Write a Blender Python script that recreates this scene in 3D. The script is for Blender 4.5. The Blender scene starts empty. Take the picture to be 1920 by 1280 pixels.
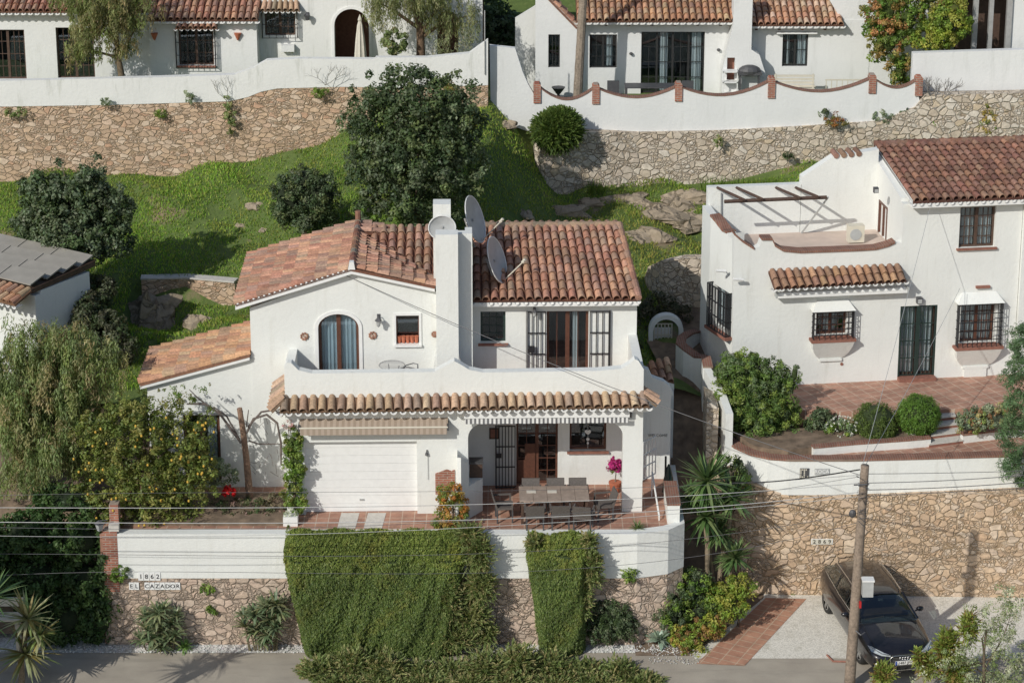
import bpy, math, random
import numpy as np
from mathutils import Vector, Matrix
from mathutils.geometry import tessellate_polygon
random.seed(7); rng = np.random.default_rng(7)
R = math.radians
scene = bpy.context.scene
COL = scene.collection
# ------------------------------------------------------------------ camera, sky, sun, exposure
T = 3.3                                     # height of the villa's front terrace above the road
F = 4200.0; P0 = R(15); CYP = 640 - F * math.tan(R(5.5))
CAM = (0.0, -57.8, 26.7 + T)
cd = bpy.data.cameras.new('camera'); cam = bpy.data.objects.new('camera', cd); COL.objects.link(cam)
cam.location = CAM; cam.rotation_euler = (R(90) - P0, 0, 0)
cd.sensor_width = 36; cd.lens = F / 1920 * 36; cd.shift_y = -(640 - CYP) / 1920
cd.clip_start = 1; cd.clip_end = 3000
scene.camera = cam
SAZ, SEL = R(38), R(33)                     # sun: from the front left
w = bpy.data.worlds.new('World'); scene.world = w; w.use_nodes = True
nt = w.node_tree; bg = nt.nodes['Background']; sky = nt.nodes.new('ShaderNodeTexSky')
sky.sky_type = 'NISHITA'; sky.sun_disc = False; sky.sun_elevation = SEL; sky.sun_rotation = R(180) + SAZ
nt.links.new(sky.outputs[0], bg.inputs[0]); bg.inputs[1].default_value = 0.115
sd = bpy.data.lights.new('sun', 'SUN'); sun = bpy.data.objects.new('sun', sd); COL.objects.link(sun)
sd.energy = 3.8; sd.angle = R(0.5); sd.color = (1.0, 0.97, 0.90)
ld = Vector((math.sin(SAZ) * math.cos(SEL), math.cos(SAZ) * math.cos(SEL), -math.sin(SEL)))
sun.rotation_euler = ld.to_track_quat('-Z', 'Y').to_euler(); sun.location = (-30, -60, 50)
scene.view_settings.view_transform = 'Standard'; scene.view_settings.look = 'None'
scene.view_settings.exposure = -0.30; scene.view_settings.gamma = 1.0

# ------------------------------------------------------------------ measuring the photograph: a ray met with a real plane
CPt, SPt = math.cos(P0), math.sin(P0)
def ray(px, py):
    u = (px - 960) / F; v = -(py - CYP) / F
    return (u, CPt + v * SPt, -SPt + v * CPt)
def wz(px, py, z):                          # point on the level plane z
    r = ray(px, py); t = (z - CAM[2]) / r[2]
    return Vector((CAM[0] + r[0] * t, CAM[1] + r[1] * t, z))
def wy(px, py, y):                          # point on the upright plane y
    r = ray(px, py); t = (y - CAM[1]) / r[1]
    return Vector((CAM[0] + r[0] * t, y, CAM[2] + r[2] * t))

# ------------------------------------------------------------------ things and parts
def tag(o, label=None, cat=None, group=None, kind=None):
    if label: o['label'] = label
    if cat: o['category'] = cat
    if group: o['group'] = group
    if kind: o['kind'] = kind
    return o
class Thing:
    """an Empty at the thing's base that parents its parts; its parts are written in its own frame"""
    def __init__(s, name, label, cat, loc=(0, 0, 0), yaw=0, group=None, kind=None):
        s.o = bpy.data.objects.new(name, None); COL.objects.link(s.o); s.o.empty_display_size = .2
        s.loc = Vector(loc); s.yaw = yaw; s.o.location = s.loc; s.o.rotation_euler = (0, 0, R(yaw))
        s.c, s.s = math.cos(R(yaw)), math.sin(R(yaw)); tag(s.o, label, cat, group, kind)
    def inv(s, p):
        d = Vector(p) - s.loc
        return Vector((d.x * s.c + d.y * s.s, -d.x * s.s + d.y * s.c, d.z))
    def out(s, p):
        return s.loc + Vector((p[0] * s.c - p[1] * s.s, p[0] * s.s + p[1] * s.c, p[2]))
    def _r(s, px, py):
        r = ray(px, py); o = s.inv(CAM)
        return o, Vector((r[0] * s.c + r[1] * s.s, -r[0] * s.s + r[1] * s.c, r[2]))
    def L(s, px, py, d=0):                  # -> (x, z) on the frame's plane y = d
        o, r = s._r(px, py); t = (d - o.y) / r.y
        return (o.x + r.x * t, o.z + r.z * t)
    def LX(s, px, py, x):                   # -> (y, z) on plane x
        o, r = s._r(px, py); t = (x - o.x) / r.x
        return (o.y + r.y * t, o.z + r.z * t)
    def G(s, px, py, z=0):                  # -> (x, y) on plane z
        o, r = s._r(px, py); t = (z - o.z) / r.z
        return (o.x + r.x * t, o.y + r.y * t)
    def part(s, name, mb, m, parent=None, label=None, smooth=False):
        return mb.build(name, m, parent or s.o, label=label, smooth=smooth)
class MB:
    def __init__(s): s.v = []; s.f = []; s.t = []; s.X = None; s.tint = (1, 1, 1)
    def add(s, vs, fs, tint=None):
        b = len(s.v); X = s.X
        s.v += [tuple(X @ Vector(p)) for p in vs] if X is not None else [tuple(p) for p in vs]
        s.f += [tuple(b + i for i in q) for q in fs]; s.t += [tint or s.tint] * len(fs); return s
    def quad(s, a, b, c, d, tint=None): return s.add([a, b, c, d], [(0, 1, 2, 3)], tint)
    def box(s, x0, x1, y0, y1, z0, z1, tint=None):
        v = [(x, y, z) for z in (z0, z1) for y in (y0, y1) for x in (x0, x1)]
        return s.add(v, [(0, 2, 3, 1), (4, 5, 7, 6), (0, 1, 5, 4), (2, 6, 7, 3), (0, 4, 6, 2), (1, 3, 7, 5)], tint)
    def wall(s, outer, y0, y1, holes=()):   # upright slab from an outline in x,z with openings
        def area(p): return sum(p[i][0] * p[(i + 1) % len(p)][1] - p[(i + 1) % len(p)][0] * p[i][1] for i in range(len(p)))
        outer = list(outer) if area(outer) > 0 else list(outer)[::-1]
        loops = [outer] + [list(h) if area(h) < 0 else list(h)[::-1] for h in holes]
        flat = [p for l in loops for p in l]; n = len(flat)
        tri = tessellate_polygon([[Vector((p[0], p[1], 0)) for p in l] for l in loops])
        vs = [(p[0], y0, p[1]) for p in flat] + [(p[0], y1, p[1]) for p in flat]
        fs = []
        for t in tri:
            a, b, c = [flat[i] for i in t]
            if (b[0] - a[0]) * (c[1] - a[1]) - (c[0] - a[0]) * (b[1] - a[1]) < 0: t = t[::-1]
            fs.append(tuple(t)); fs.append(tuple(i + n for i in t[::-1]))
        k = 0
        for l in loops:
            m = len(l)
            for i in range(m):
                j = (i + 1) % m; fs.append((k + i, k + i + n, k + j + n, k + j))
            k += m
        return s.add(vs, fs)
    def plan(s, pts, z0, z1):               # upright prism from a plan outline; z1 number or per-point list
        n = len(pts); zt = z1 if isinstance(z1, (list, tuple)) else [z1] * n; zb = z0 if isinstance(z0, (list, tuple)) else [z0] * n
        a = sum(pts[i][0] * pts[(i + 1) % n][1] - pts[(i + 1) % n][0] * pts[i][1] for i in range(n))
        idx = list(range(n)) if a > 0 else list(range(n))[::-1]
        pts = [pts[i] for i in idx]; zt = [zt[i] for i in idx]; zb = [zb[i] for i in idx]
        vs = [(p[0], p[1], z) for p, z in zip(pts, zb)] + [(p[0], p[1], z) for p, z in zip(pts, zt)]
        tri = tessellate_polygon([[Vector((p[0], p[1], 0)) for p in pts]]); fs = []
        for t in tri:
            A, B, C = [pts[i] for i in t]
            if (B[0] - A[0]) * (C[1] - A[1]) - (C[0] - A[0]) * (B[1] - A[1]) < 0: t = t[::-1]
            fs.append(tuple(i + n for i in t)); fs.append(tuple(t[::-1]))
        fs += [(i, (i + 1) % n, (i + 1) % n + n, i + n) for i in range(n)]
        return s.add(vs, fs)
    def ribbon(s, pts, th, z0, z1):         # wall that follows a plan polyline; z0, z1 number or list
        n = len(pts); zt = z1 if isinstance(z1, (list, tuple)) else [z1] * n; zb = z0 if isinstance(z0, (list, tuple)) else [z0] * n
        nn = []
        for i in range(n):
            a = pts[max(i - 1, 0)]; b = pts[min(i + 1, n - 1)]; d = Vector((b[0] - a[0], b[1] - a[1])).normalized(); nn.append((-d.y * th, d.x * th))
        vs = []
        for i, p in enumerate(pts):
            q = (p[0] + nn[i][0], p[1] + nn[i][1]); vs += [(p[0], p[1], zb[i]), (p[0], p[1], zt[i]), (q[0], q[1], zt[i]), (q[0], q[1], zb[i])]
        fs = [(0, 3, 2, 1), (4 * n - 4, 4 * n - 3, 4 * n - 2, 4 * n - 1)]
        for i in range(n - 1):
            for k in range(4): fs.append((4 * i + k, 4 * i + (k + 1) % 4, 4 * i + 4 + (k + 1) % 4, 4 * i + 4 + k))
        return s.add(vs, [f[::-1] for f in fs])
    def tube(s, pts, rad, n=8, tint=None):
        pts = [Vector(p) for p in pts]; m = len(pts); rr = rad if isinstance(rad, (list, tuple)) else [rad] * m
        vs = []; up = Vector((0, 0, 1))
        for i, p in enumerate(pts):
            d = (pts[min(i + 1, m - 1)] - pts[max(i - 1, 0)]).normalized()
            a = d.cross(up if abs(d.z) < .95 else Vector((0, 1, 0))).normalized(); b = a.cross(d)
            for k in range(n):
                t = 2 * math.pi * k / n; vs.append(p + (a * math.cos(t) + b * math.sin(t)) * rr[i])
        fs = [(i * n + k, i * n + (k + 1) % n, (i + 1) * n + (k + 1) % n, (i + 1) * n + k) for i in range(m - 1) for k in range(n)]
        fs += [tuple(range(n))[::-1], tuple((m - 1) * n + k for k in range(n))]
        return s.add(vs, fs, tint)
    def lathe(s, c, prof, n=16, tint=None):
        vs = [(c[0] + r * math.cos(2 * math.pi * k / n), c[1] + r * math.sin(2 * math.pi * k / n), c[2] + z) for r, z in prof for k in range(n)]
        m = len(prof); fs = [(i * n + k, i * n + (k + 1) % n, (i + 1) * n + (k + 1) % n, (i + 1) * n + k) for i in range(m - 1) for k in range(n)]
        fs += [tuple(range(n))[::-1], tuple((m - 1) * n + k for k in range(n))]
        return s.add(vs, fs, tint)
    def ball(s, c, r, n=8, tint=None):
        r = r if isinstance(r, (tuple, list)) else (r, r, r); vs = []; m = n // 2 + 1
        for i in range(m + 1):
            ph = math.pi * i / m
            for k in range(n):
                t = 2 * math.pi * k / n; vs.append((c[0] + r[0] * math.sin(ph) * math.cos(t), c[1] + r[1] * math.sin(ph) * math.sin(t), c[2] - r[2] * math.cos(ph)))
        return s.add(vs, [(i * n + k, i * n + (k + 1) % n, (i + 1) * n + (k + 1) % n, (i + 1) * n + k) for i in range(m) for k in range(n)], tint)
    def build(s, name, m, parent=None, label=None, smooth=False, loc=None):
        me = bpy.data.meshes.new(name)
        vs = s.v if loc is None else [(a - loc[0], b - loc[1], c - loc[2]) for a, b, c in s.v]
        me.from_pydata(vs, [], s.f); me.materials.append(m)
        if any(t != (1, 1, 1) for t in s.t):
            ca = me.color_attributes.new('tint', 'FLOAT_COLOR', 'CORNER'); cols = []
            for f, t in zip(s.f, s.t): cols += [t[0], t[1], t[2], 1.0] * len(f)
            ca.data.foreach_set('color', cols)
        if smooth: me.polygons.foreach_set('use_smooth', [True] * len(s.f))
        me.update()
        o = bpy.data.objects.new(name, me); COL.objects.link(o)
        if parent is not None: o.parent = parent
        if loc is not None: o.location = loc
        if label: o['label'] = label
        return o
def copy_tree(o, parent=None):
    c = o.copy(); COL.objects.link(c); c.parent = parent
    for ch in list(o.children): copy_tree(ch, c)
    return c
def single(name, mb, m, label, cat, loc, group=None, smooth=False):
    return tag(mb.build(name, m, None, loc=loc, smooth=smooth), label, cat, group)
def struct(name, mb, m, smooth=False): return tag(mb.build(name, m, None, smooth=smooth), kind='structure')
def arch(x0, x1, z0, z1, zs=None, n=14):    # opening with a rounded head; zs = height where the curve starts
    cx, rx = (x0 + x1) / 2, (x1 - x0) / 2
    if zs is None: zs = z1 - rx
    return [(x0, z0), (x1, z0)] + [(cx + rx * math.cos(math.pi * k / n), zs + (z1 - zs) * math.sin(math.pi * k / n)) for k in range(n + 1)]
def rect(x0, x1, z0, z1): return [(x0, z0), (x1, z0), (x1, z1), (x0, z1)]

# ------------------------------------------------------------------ materials
def newmat(name):
    m = bpy.data.materials.new(name); m.use_nodes = True; n = m.node_tree; b = n.nodes['Principled BSDF']; return m, n, b
def nd(n, t, **kw):
    x = n.nodes.new(t)
    for k, v in kw.items():
        if k.startswith('i_'): x.inputs[k[2:].replace('_', ' ')].default_value = v
        else: setattr(x, k, v)
    return x
def mixc(n, fac, a, b, mode='MIX'):
    x = n.nodes.new('ShaderNodeMix'); x.data_type = 'RGBA'; x.blend_type = mode
    for s, v in ((x.inputs[0], fac), (x.inputs[6], a), (x.inputs[7], b)):
        if hasattr(v, 'is_output'): n.links.new(v, s)
        elif isinstance(v, (int, float)): s.default_value = v
        else: s.default_value = (v[0], v[1], v[2], 1)
    return x.outputs[2]
def ramp(n, src, stops, interp='LINEAR'):
    r = n.nodes.new('ShaderNodeValToRGB'); r.color_ramp.interpolation = interp; e = r.color_ramp.elements
    while len(e) < len(stops): e.new(0.5)
    for k, (p, c) in enumerate(stops):
        e[k].position = p; e[k].color = (c[0], c[1], c[2], 1) if not isinstance(c, (int, float)) else (c, c, c, 1)
    n.links.new(src, r.inputs[0]); return r.outputs[0]
def coords(n, sc=(1, 1, 1), warp=0, wscale=2.0):
    tc = n.nodes.new('ShaderNodeTexCoord'); mp = n.nodes.new('ShaderNodeMapping'); mp.inputs['Scale'].default_value = sc
    src = tc.outputs['Object']
    if warp:
        no = nd(n, 'ShaderNodeTexNoise', i_Scale=wscale, i_Detail=3.0); n.links.new(src, no.inputs['Vector'])
        vm = n.nodes.new('ShaderNodeVectorMath'); vm.operation = 'MULTIPLY_ADD'; vm.inputs[1].default_value = (warp, warp, warp)
        n.links.new(no.outputs['Color'], vm.inputs[0]); n.links.new(src, vm.inputs[2]); src = vm.outputs[0]
    n.links.new(src, mp.inputs['Vector']); return mp.outputs[0]
def noise(n, vec, scale, detail=4.0, rough=.55):
    x = nd(n, 'ShaderNodeTexNoise', i_Scale=scale, i_Detail=detail, i_Roughness=rough); n.links.new(vec, x.inputs['Vector']); return x.outputs['Fac']
def bump(n, b, h, st, dist=.02):
    x = nd(n, 'ShaderNodeBump', i_Strength=st, i_Distance=dist); n.links.new(h, x.inputs['Height']); n.links.new(x.outputs[0], b.inputs['Normal'])
def plain(name, c, rough=.6, metal=0, var=.12, vs=6.0, bmp=0):
    m, n, b = newmat(name); v = coords(n); f = noise(n, v, vs)
    lo = tuple(x * (1 - var) for x in c); hi = tuple(min(1, x * (1 + var)) for x in c)
    n.links.new(ramp(n, f, [(.3, lo), (.7, hi)]), b.inputs['Base Color']); b.inputs['Roughness'].default_value = rough; b.inputs['Metallic'].default_value = metal
    if bmp: bump(n, b, noise(n, v, 60), bmp, .01)
    return m
def plaster(name, c=(.79, .80, .765), dirt=.5, dirtc=(.55, .54, .48)):
    m, n, b = newmat(name); v = coords(n); big = noise(n, v, .6, 5, .6); st = noise(n, coords(n, (1.3, 1.3, .22)), 2.2, 6, .65)
    base = ramp(n, big, [(.3, tuple(x * .93 for x in c)), (.65, c)])
    f = ramp(n, st, [(.56, 0.0), (.78, dirt)])
    col = mixc(n, f, base, dirtc); fine = noise(n, v, 35, 3)
    col = mixc(n, ramp(n, noise(n, coords(n, (2.6, 2.6, .10)), 2.0, 5, .7), [(.60, 0.0), (.80, dirt * .8)]), col, dirtc)
    n.links.new(mixc(n, ramp(n, fine, [(.35, .12), (.6, 0.0)]), col, (.5, .5, .47)), b.inputs['Base Color'])
    b.inputs['Roughness'].default_value = .88
    mx = n.nodes.new('ShaderNodeMath'); mx.operation = 'ADD'; n.links.new(noise(n, v, 9, 4), mx.inputs[0]); n.links.new(noise(n, v, 1.2, 3), mx.inputs[1])
    bump(n, b, mx.outputs[0], .35, .03); return m
def stone(name, sc, cols, mortar=(.10, .075, .05), gap=.028, warp=.25, flat=(1, 1, 1.35), rand=1.0):
    m, n, b = newmat(name); v = coords(n, tuple(sc * k for k in flat), warp, 2.3)
    vo = n.nodes.new('ShaderNodeTexVoronoi'); vo.feature = 'F1'; vo.inputs['Scale'].default_value = 1; vo.inputs['Randomness'].default_value = rand
    ve = n.nodes.new('ShaderNodeTexVoronoi'); ve.feature = 'DISTANCE_TO_EDGE'; ve.inputs['Scale'].default_value = 1; ve.inputs['Randomness'].default_value = rand
    n.links.new(v, vo.inputs['Vector']); n.links.new(v, ve.inputs['Vector'])
    # some big stones are broken into two or three small ones, so sizes vary
    vo2 = n.nodes.new('ShaderNodeTexVoronoi'); vo2.feature = 'F1'; ve2 = n.nodes.new('ShaderNodeTexVoronoi'); ve2.feature = 'DISTANCE_TO_EDGE'
    for q in (vo2, ve2): q.inputs['Scale'].default_value = 2.1; n.links.new(v, q.inputs['Vector'])
    sp0 = n.nodes.new('ShaderNodeSeparateColor'); n.links.new(vo.outputs['Color'], sp0.inputs[0])
    gt = n.nodes.new('ShaderNodeMath'); gt.operation = 'GREATER_THAN'; gt.inputs[1].default_value = .58; n.links.new(sp0.outputs[1], gt.inputs[0])
    cc_ = mixc(n, gt.outputs[0], vo.outputs['Color'], vo2.outputs['Color'])
    d2 = n.nodes.new('ShaderNodeMath'); d2.operation = 'MULTIPLY_ADD'; d2.inputs[1].default_value = .75; n.links.new(ve2.outputs['Distance'], d2.inputs[0]); iv = n.nodes.new('ShaderNodeMath'); iv.operation = 'SUBTRACT'; iv.inputs[0].default_value = 1.0; n.links.new(gt.outputs[0], iv.inputs[1]); n.links.new(iv.outputs[0], d2.inputs[2])
    mn = n.nodes.new('ShaderNodeMath'); mn.operation = 'MINIMUM'; n.links.new(ve.outputs['Distance'], mn.inputs[0]); n.links.new(d2.outputs[0], mn.inputs[1]); edge_ = mn.outputs[0]
    sp = n.nodes.new('ShaderNodeSeparateColor'); n.links.new(cc_, sp.inputs[0])
    cols = [tuple(min(.9, x * 1.42) for x in cc) for cc in cols]; k = len(cols); c = ramp(n, sp.outputs[0], [(i / max(1, k - 1) * .95, cc) for i, cc in enumerate(cols)])
    v2 = coords(n); g = noise(n, v2, 7, 6, .7)
    c = mixc(n, 1.0, c, ramp(n, g, [(.25, .62), (.75, 1.18)]), 'MULTIPLY')
    big = noise(n, v2, .45, 3); c = mixc(n, ramp(n, big, [(.4, 0.0), (.7, .35)]), c, tuple(x * .72 for x in cols[0]))
    em = noise(n, v2, 5, 3)
    ed = n.nodes.new('ShaderNodeMath'); ed.operation = 'MULTIPLY_ADD'; n.links.new(em, ed.inputs[0]); ed.inputs[1].default_value = -.035; n.links.new(edge_, ed.inputs[2])
    e = ramp(n, ed.outputs[0], [(0.0 , 0.0), (gap, 1.0)])
    jf = n.nodes.new('ShaderNodeMath'); jf.operation = 'MAXIMUM'; n.links.new(e, jf.inputs[0]); n.links.new(ramp(n, noise(n, v2, 3.1, 3), [(.42, 0.0), (.62, .8)]), jf.inputs[1])
    c = mixc(n, jf.outputs[0], mortar, c); n.links.new(c, b.inputs['Base Color']); b.inputs['Roughness'].default_value = .92
    h = n.nodes.new('ShaderNodeMath'); h.operation = 'MULTIPLY_ADD'; n.links.new(g, h.inputs[0]); h.inputs[1].default_value = .55
    n.links.new(ramp(n, ed.outputs[0], [(0.0, 0.0), (gap * 3.2, 1.0)]), h.inputs[2]); bump(n, b, h.outputs[0], .8, .05); return m
def bricks(name, c1, c2, mortar, bw, bh, msz=.02, rot=(0, 0, 0), off=.5, scale=1.0, stain=.35):
    m, n, b = newmat(name); tc = n.nodes.new('ShaderNodeTexCoord'); mp = n.nodes.new('ShaderNodeMapping'); mp.inputs['Rotation'].default_value = rot
    n.links.new(tc.outputs['Object'], mp.inputs['Vector'])
    br = nd(n, 'ShaderNodeTexBrick', offset=off); br.inputs['Scale'].default_value = scale; br.inputs['Brick Width'].default_value = bw
    br.inputs['Row Height'].default_value = bh; br.inputs['Mortar Size'].default_value = msz; br.inputs['Mortar Smooth'].default_value = .2
    for k, cc in ((1, c1), (2, c2)): br.inputs['Color%d' % k].default_value = (*cc, 1)
    br.inputs['Mortar'].default_value = (*mortar, 1); n.links.new(mp.outputs[0], br.inputs['Vector'])
    v = coords(n); g = noise(n, v, 2.4, 6, .7); col = mixc(n, 1.0, br.outputs['Color'], ramp(n, g, [(.3, 1 - stain), (.7, 1.15)]), 'MULTIPLY')
    col = mixc(n, ramp(n, noise(n, v, 12, 3), [(.45, 0.0), (.75, .3)]), col, tuple(x * .75 for x in c1))
    n.links.new(col, b.inputs['Base Color']); b.inputs['Roughness'].default_value = .85
    bump(n, b, br.outputs['Fac'], -.4, .01); return m
def tinted(name, rough=.85, speck=.35, sscale=16.0, speckc=(.16, .12, .09), bmp=.3):
    m, n, b = newmat(name); at = n.nodes.new('ShaderNodeAttribute'); at.attribute_name = 'tint'; v = coords(n)
    c = mixc(n, 1.0, at.outputs['Color'], ramp(n, noise(n, v, sscale, 5, .7), [(.3, .6), (.65, 1.15)]), 'MULTIPLY')
    c = mixc(n, ramp(n, noise(n, v, sscale * .45, 6, .75), [(.5, 0.0), (.72, speck)]), c, speckc)
    c = mixc(n, 1.0, c, ramp(n, noise(n, v, .9, 5, .65), [(.35, .74), (.62, 1.08)]), 'MULTIPLY')
    n.links.new(c, b.inputs['Base Color']); b.inputs['Roughness'].default_value = rough
    if bmp: bump(n, b, noise(n, v, 30), bmp, .01)
    return m
def leafmat(name, rough=.5, trans=.3, spec=.35):
    m, n, b = newmat(name); at = n.nodes.new('ShaderNodeAttribute'); at.attribute_name = 'tint'
    n.links.new(at.outputs['Color'], b.inputs['Base Color']); b.inputs['Roughness'].default_value = rough; b.inputs['Specular IOR Level'].default_value = spec
    tr = n.nodes.new('ShaderNodeBsdfTranslucent'); mx = n.nodes.new('ShaderNodeMixShader'); mx.inputs[0].default_value = trans
    c = mixc(n, 1.0, at.outputs['Color'], (1.25, 1.3, .6), 'MULTIPLY'); n.links.new(c, tr.inputs['Color'])
    n.links.new(b.outputs[0], mx.inputs[1]); n.links.new(tr.outputs[0], mx.inputs[2]); n.links.new(mx.outputs[0], n.nodes['Material Output'].inputs[0]); return m
def glassmat(name, tint=(.85, .9, .92), refl=.18):
    m, n, b = newmat(name); n.nodes.remove(b); t = n.nodes.new('ShaderNodeBsdfTransparent'); t.inputs[0].default_value = (*tint, 1)
    g = n.nodes.new('ShaderNodeBsdfGlossy'); g.inputs['Roughness'].default_value = .03; g.inputs['Color'].default_value = (.9, .95, 1, 1)
    fr = n.nodes.new('ShaderNodeLayerWeight'); fr.inputs[0].default_value = .35; ad = n.nodes.new('ShaderNodeMath'); ad.operation = 'MULTIPLY_ADD'; ad.inputs[1].default_value = .5; ad.inputs[2].default_value = refl * .4
    n.links.new(fr.outputs[1], ad.inputs[0]); mx = n.nodes.new('ShaderNodeMixShader'); n.links.new(ad.outputs[0], mx.inputs[0])
    n.links.new(t.outputs[0], mx.inputs[1]); n.links.new(g.outputs[0], mx.inputs[2]); n.links.new(mx.outputs[0], n.nodes['Material Output'].inputs[0]); return m
def stripes(name, c1, c2, period, duty=.5, rough=.8):
    m, n, b = newmat(name); tc = n.nodes.new('ShaderNodeTexCoord'); sx = n.nodes.new('ShaderNodeSeparateXYZ'); n.links.new(tc.outputs['Object'], sx.inputs[0])
    a = n.nodes.new('ShaderNodeMath'); a.operation = 'DIVIDE'; a.inputs[1].default_value = period; n.links.new(sx.outputs[0], a.inputs[0])
    fr = n.nodes.new('ShaderNodeMath'); fr.operation = 'FRACT'; n.links.new(a.outputs[0], fr.inputs[0])
    c = ramp(n, fr.outputs[0], [(0, c1), (duty, c2)], 'CONSTANT'); n.links.new(c, b.inputs['Base Color']); b.inputs['Roughness'].default_value = rough; return m
M = dict(floorpale=plain('pale_terrace_floor', (.58, .47, .40), .85, var=.1, vs=2),
    white=plaster('white_plaster'), white_old=plaster('weathered_white_plaster', (.78, .78, .75), .8, (.40, .41, .35)),
    white_top=plaster('hillside_white_plaster', (.76, .765, .75), .45, (.50, .51, .47)),
    paint=plain('white_paint', (.80, .80, .78), .45, var=.04), cream=plain('cream_paint', (.62, .58, .48), .6, var=.06),
    stone_front=stone('rosy_wall_stone', 3.9, [(.40, .31, .235), (.47, .36, .28), (.36, .29, .23), (.50, .40, .32), (.43, .32, .25)], mortar=(.22, .17, .125), warp=.3),
    stone_right=stone('golden_wall_stone', 4.0, [(.46, .33, .215), (.53, .395, .27), (.42, .30, .20), (.50, .40, .31), (.54, .43, .315), (.45, .31, .20)], mortar=(.30, .21, .12), warp=.28),
    stone_left=stone('brown_wall_stone', 3.7, [(.42, .295, .195), (.49, .355, .245), (.38, .27, .185), (.45, .34, .25), (.54, .43, .33), (.42, .265, .175)], mortar=(.29, .21, .13), warp=.25, flat=(1, 1, 1.8)),
    stone_pale=stone('pale_rubble_stone', 3.5, [(.46, .385, .31), (.50, .44, .36), (.40, .33, .25), (.54, .49, .42), (.46, .37, .26)], mortar=(.27, .21, .15), warp=.2, flat=(1, 1, 1.3)),
    rock=stone('bare_rock', .8, [(.25, .20, .145), (.31, .25, .18), (.20, .165, .12)], mortar=(.15, .12, .08), gap=.02, warp=.8),
    tile=tinted('roof_tile', speck=.40), wood=plain('brown_wood', (.11, .045, .028), .5, var=.2, vs=12), darkwood=plain('dark_timber', (.085, .05, .035), .6, var=.25, vs=10),
    iron=plain('black_iron', (.025, .025, .028), .5, .2), greyiron=plain('grey_iron', (.10, .10, .105), .5, .3), green=plain('dark_green_paint', (.022, .04, .035), .4, var=.15),
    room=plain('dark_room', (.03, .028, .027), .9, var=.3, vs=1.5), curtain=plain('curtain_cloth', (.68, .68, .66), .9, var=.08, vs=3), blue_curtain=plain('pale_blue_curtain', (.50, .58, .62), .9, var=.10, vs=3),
    glass=glassmat('window_glass'), sill=plain('terracotta_sill', (.27, .12, .085), .8, var=.2, vs=9), pot=plain('terracotta_pot', (.48, .15, .08), .7, var=.15, vs=9),
    coping=bricks('brick_coping', (.29, .13, .09), (.22, .10, .07), (.28, .20, .15), .07, .6, .012, off=0),
    brick=bricks('red_brick', (.42, .15, .09), (.30, .10, .065), (.40, .33, .27), .24, .07, .012, rot=(R(90), 0, 0)),
    patio=bricks('terracotta_floor', (.48, .26, .18), (.38, .20, .14), (.55, .42, .32), .34, .34, .014, off=0, stain=.4),
    patio2=bricks('terracotta_paving', (.50, .28, .20), (.40, .22, .155), (.56, .43, .33), .40, .30, .016, off=0, stain=.45, rot=(0, 0, R(-24))),
    path=bricks('brick_path', (.54, .29, .19), (.45, .23, .15), (.58, .45, .32), .44, .32, .014, off=0, stain=.35, rot=(0, 0, R(28))),
    slab=plain('concrete_slab', (.56, .53, .48), .9, var=.12, vs=8, bmp=.3), metal=plain('pale_metal', (.42, .42, .41), .5, .3), grey=plain('grey_plastic', (.42, .43, .42), .6, var=.08),
    dish=plain('grey_dish_enamel', (.46, .47, .47), .5, var=.1, vs=4), dishback=plain('white_dish_back', (.74, .74, .72), .5), awn=stripes('beige_striped_canvas', (.42, .34, .27), (.33, .26, .20), .16),
    val=stripes('grey_striped_valance', (.15, .15, .155), (.74, .74, .72), .118, .48), leaf=leafmat('foliage'), drygrass=leafmat('grass_blades', .7, .3, .1), bark=tinted('bark', .95, .4, 14, (.05, .04, .03), .6),
    plantskin=leafmat('succulent_skin', .4, .12, .5), black=plain('black_rubber', (.02, .02, .02), .7), red=plain('red_paint', (.45, .02, .02), .5), pinkf=leafmat('petals', .7, .3, .1),
    earth=plain('bare_earth', (.20, .145, .10), .95, var=.4, vs=3, bmp=.5), solar=plain('grey_roof_panel', (.30, .28, .245), .6, var=.12, vs=2), rattan=plain('grey_rattan', (.115, .10, .09), .8, var=.2, vs=20),
    tabletop=plain('weathered_table_top', (.34, .27, .22), .7, var=.15, vs=6), fabric=plain('cream_canvas', (.62, .58, .5), .9, var=.08))
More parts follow.
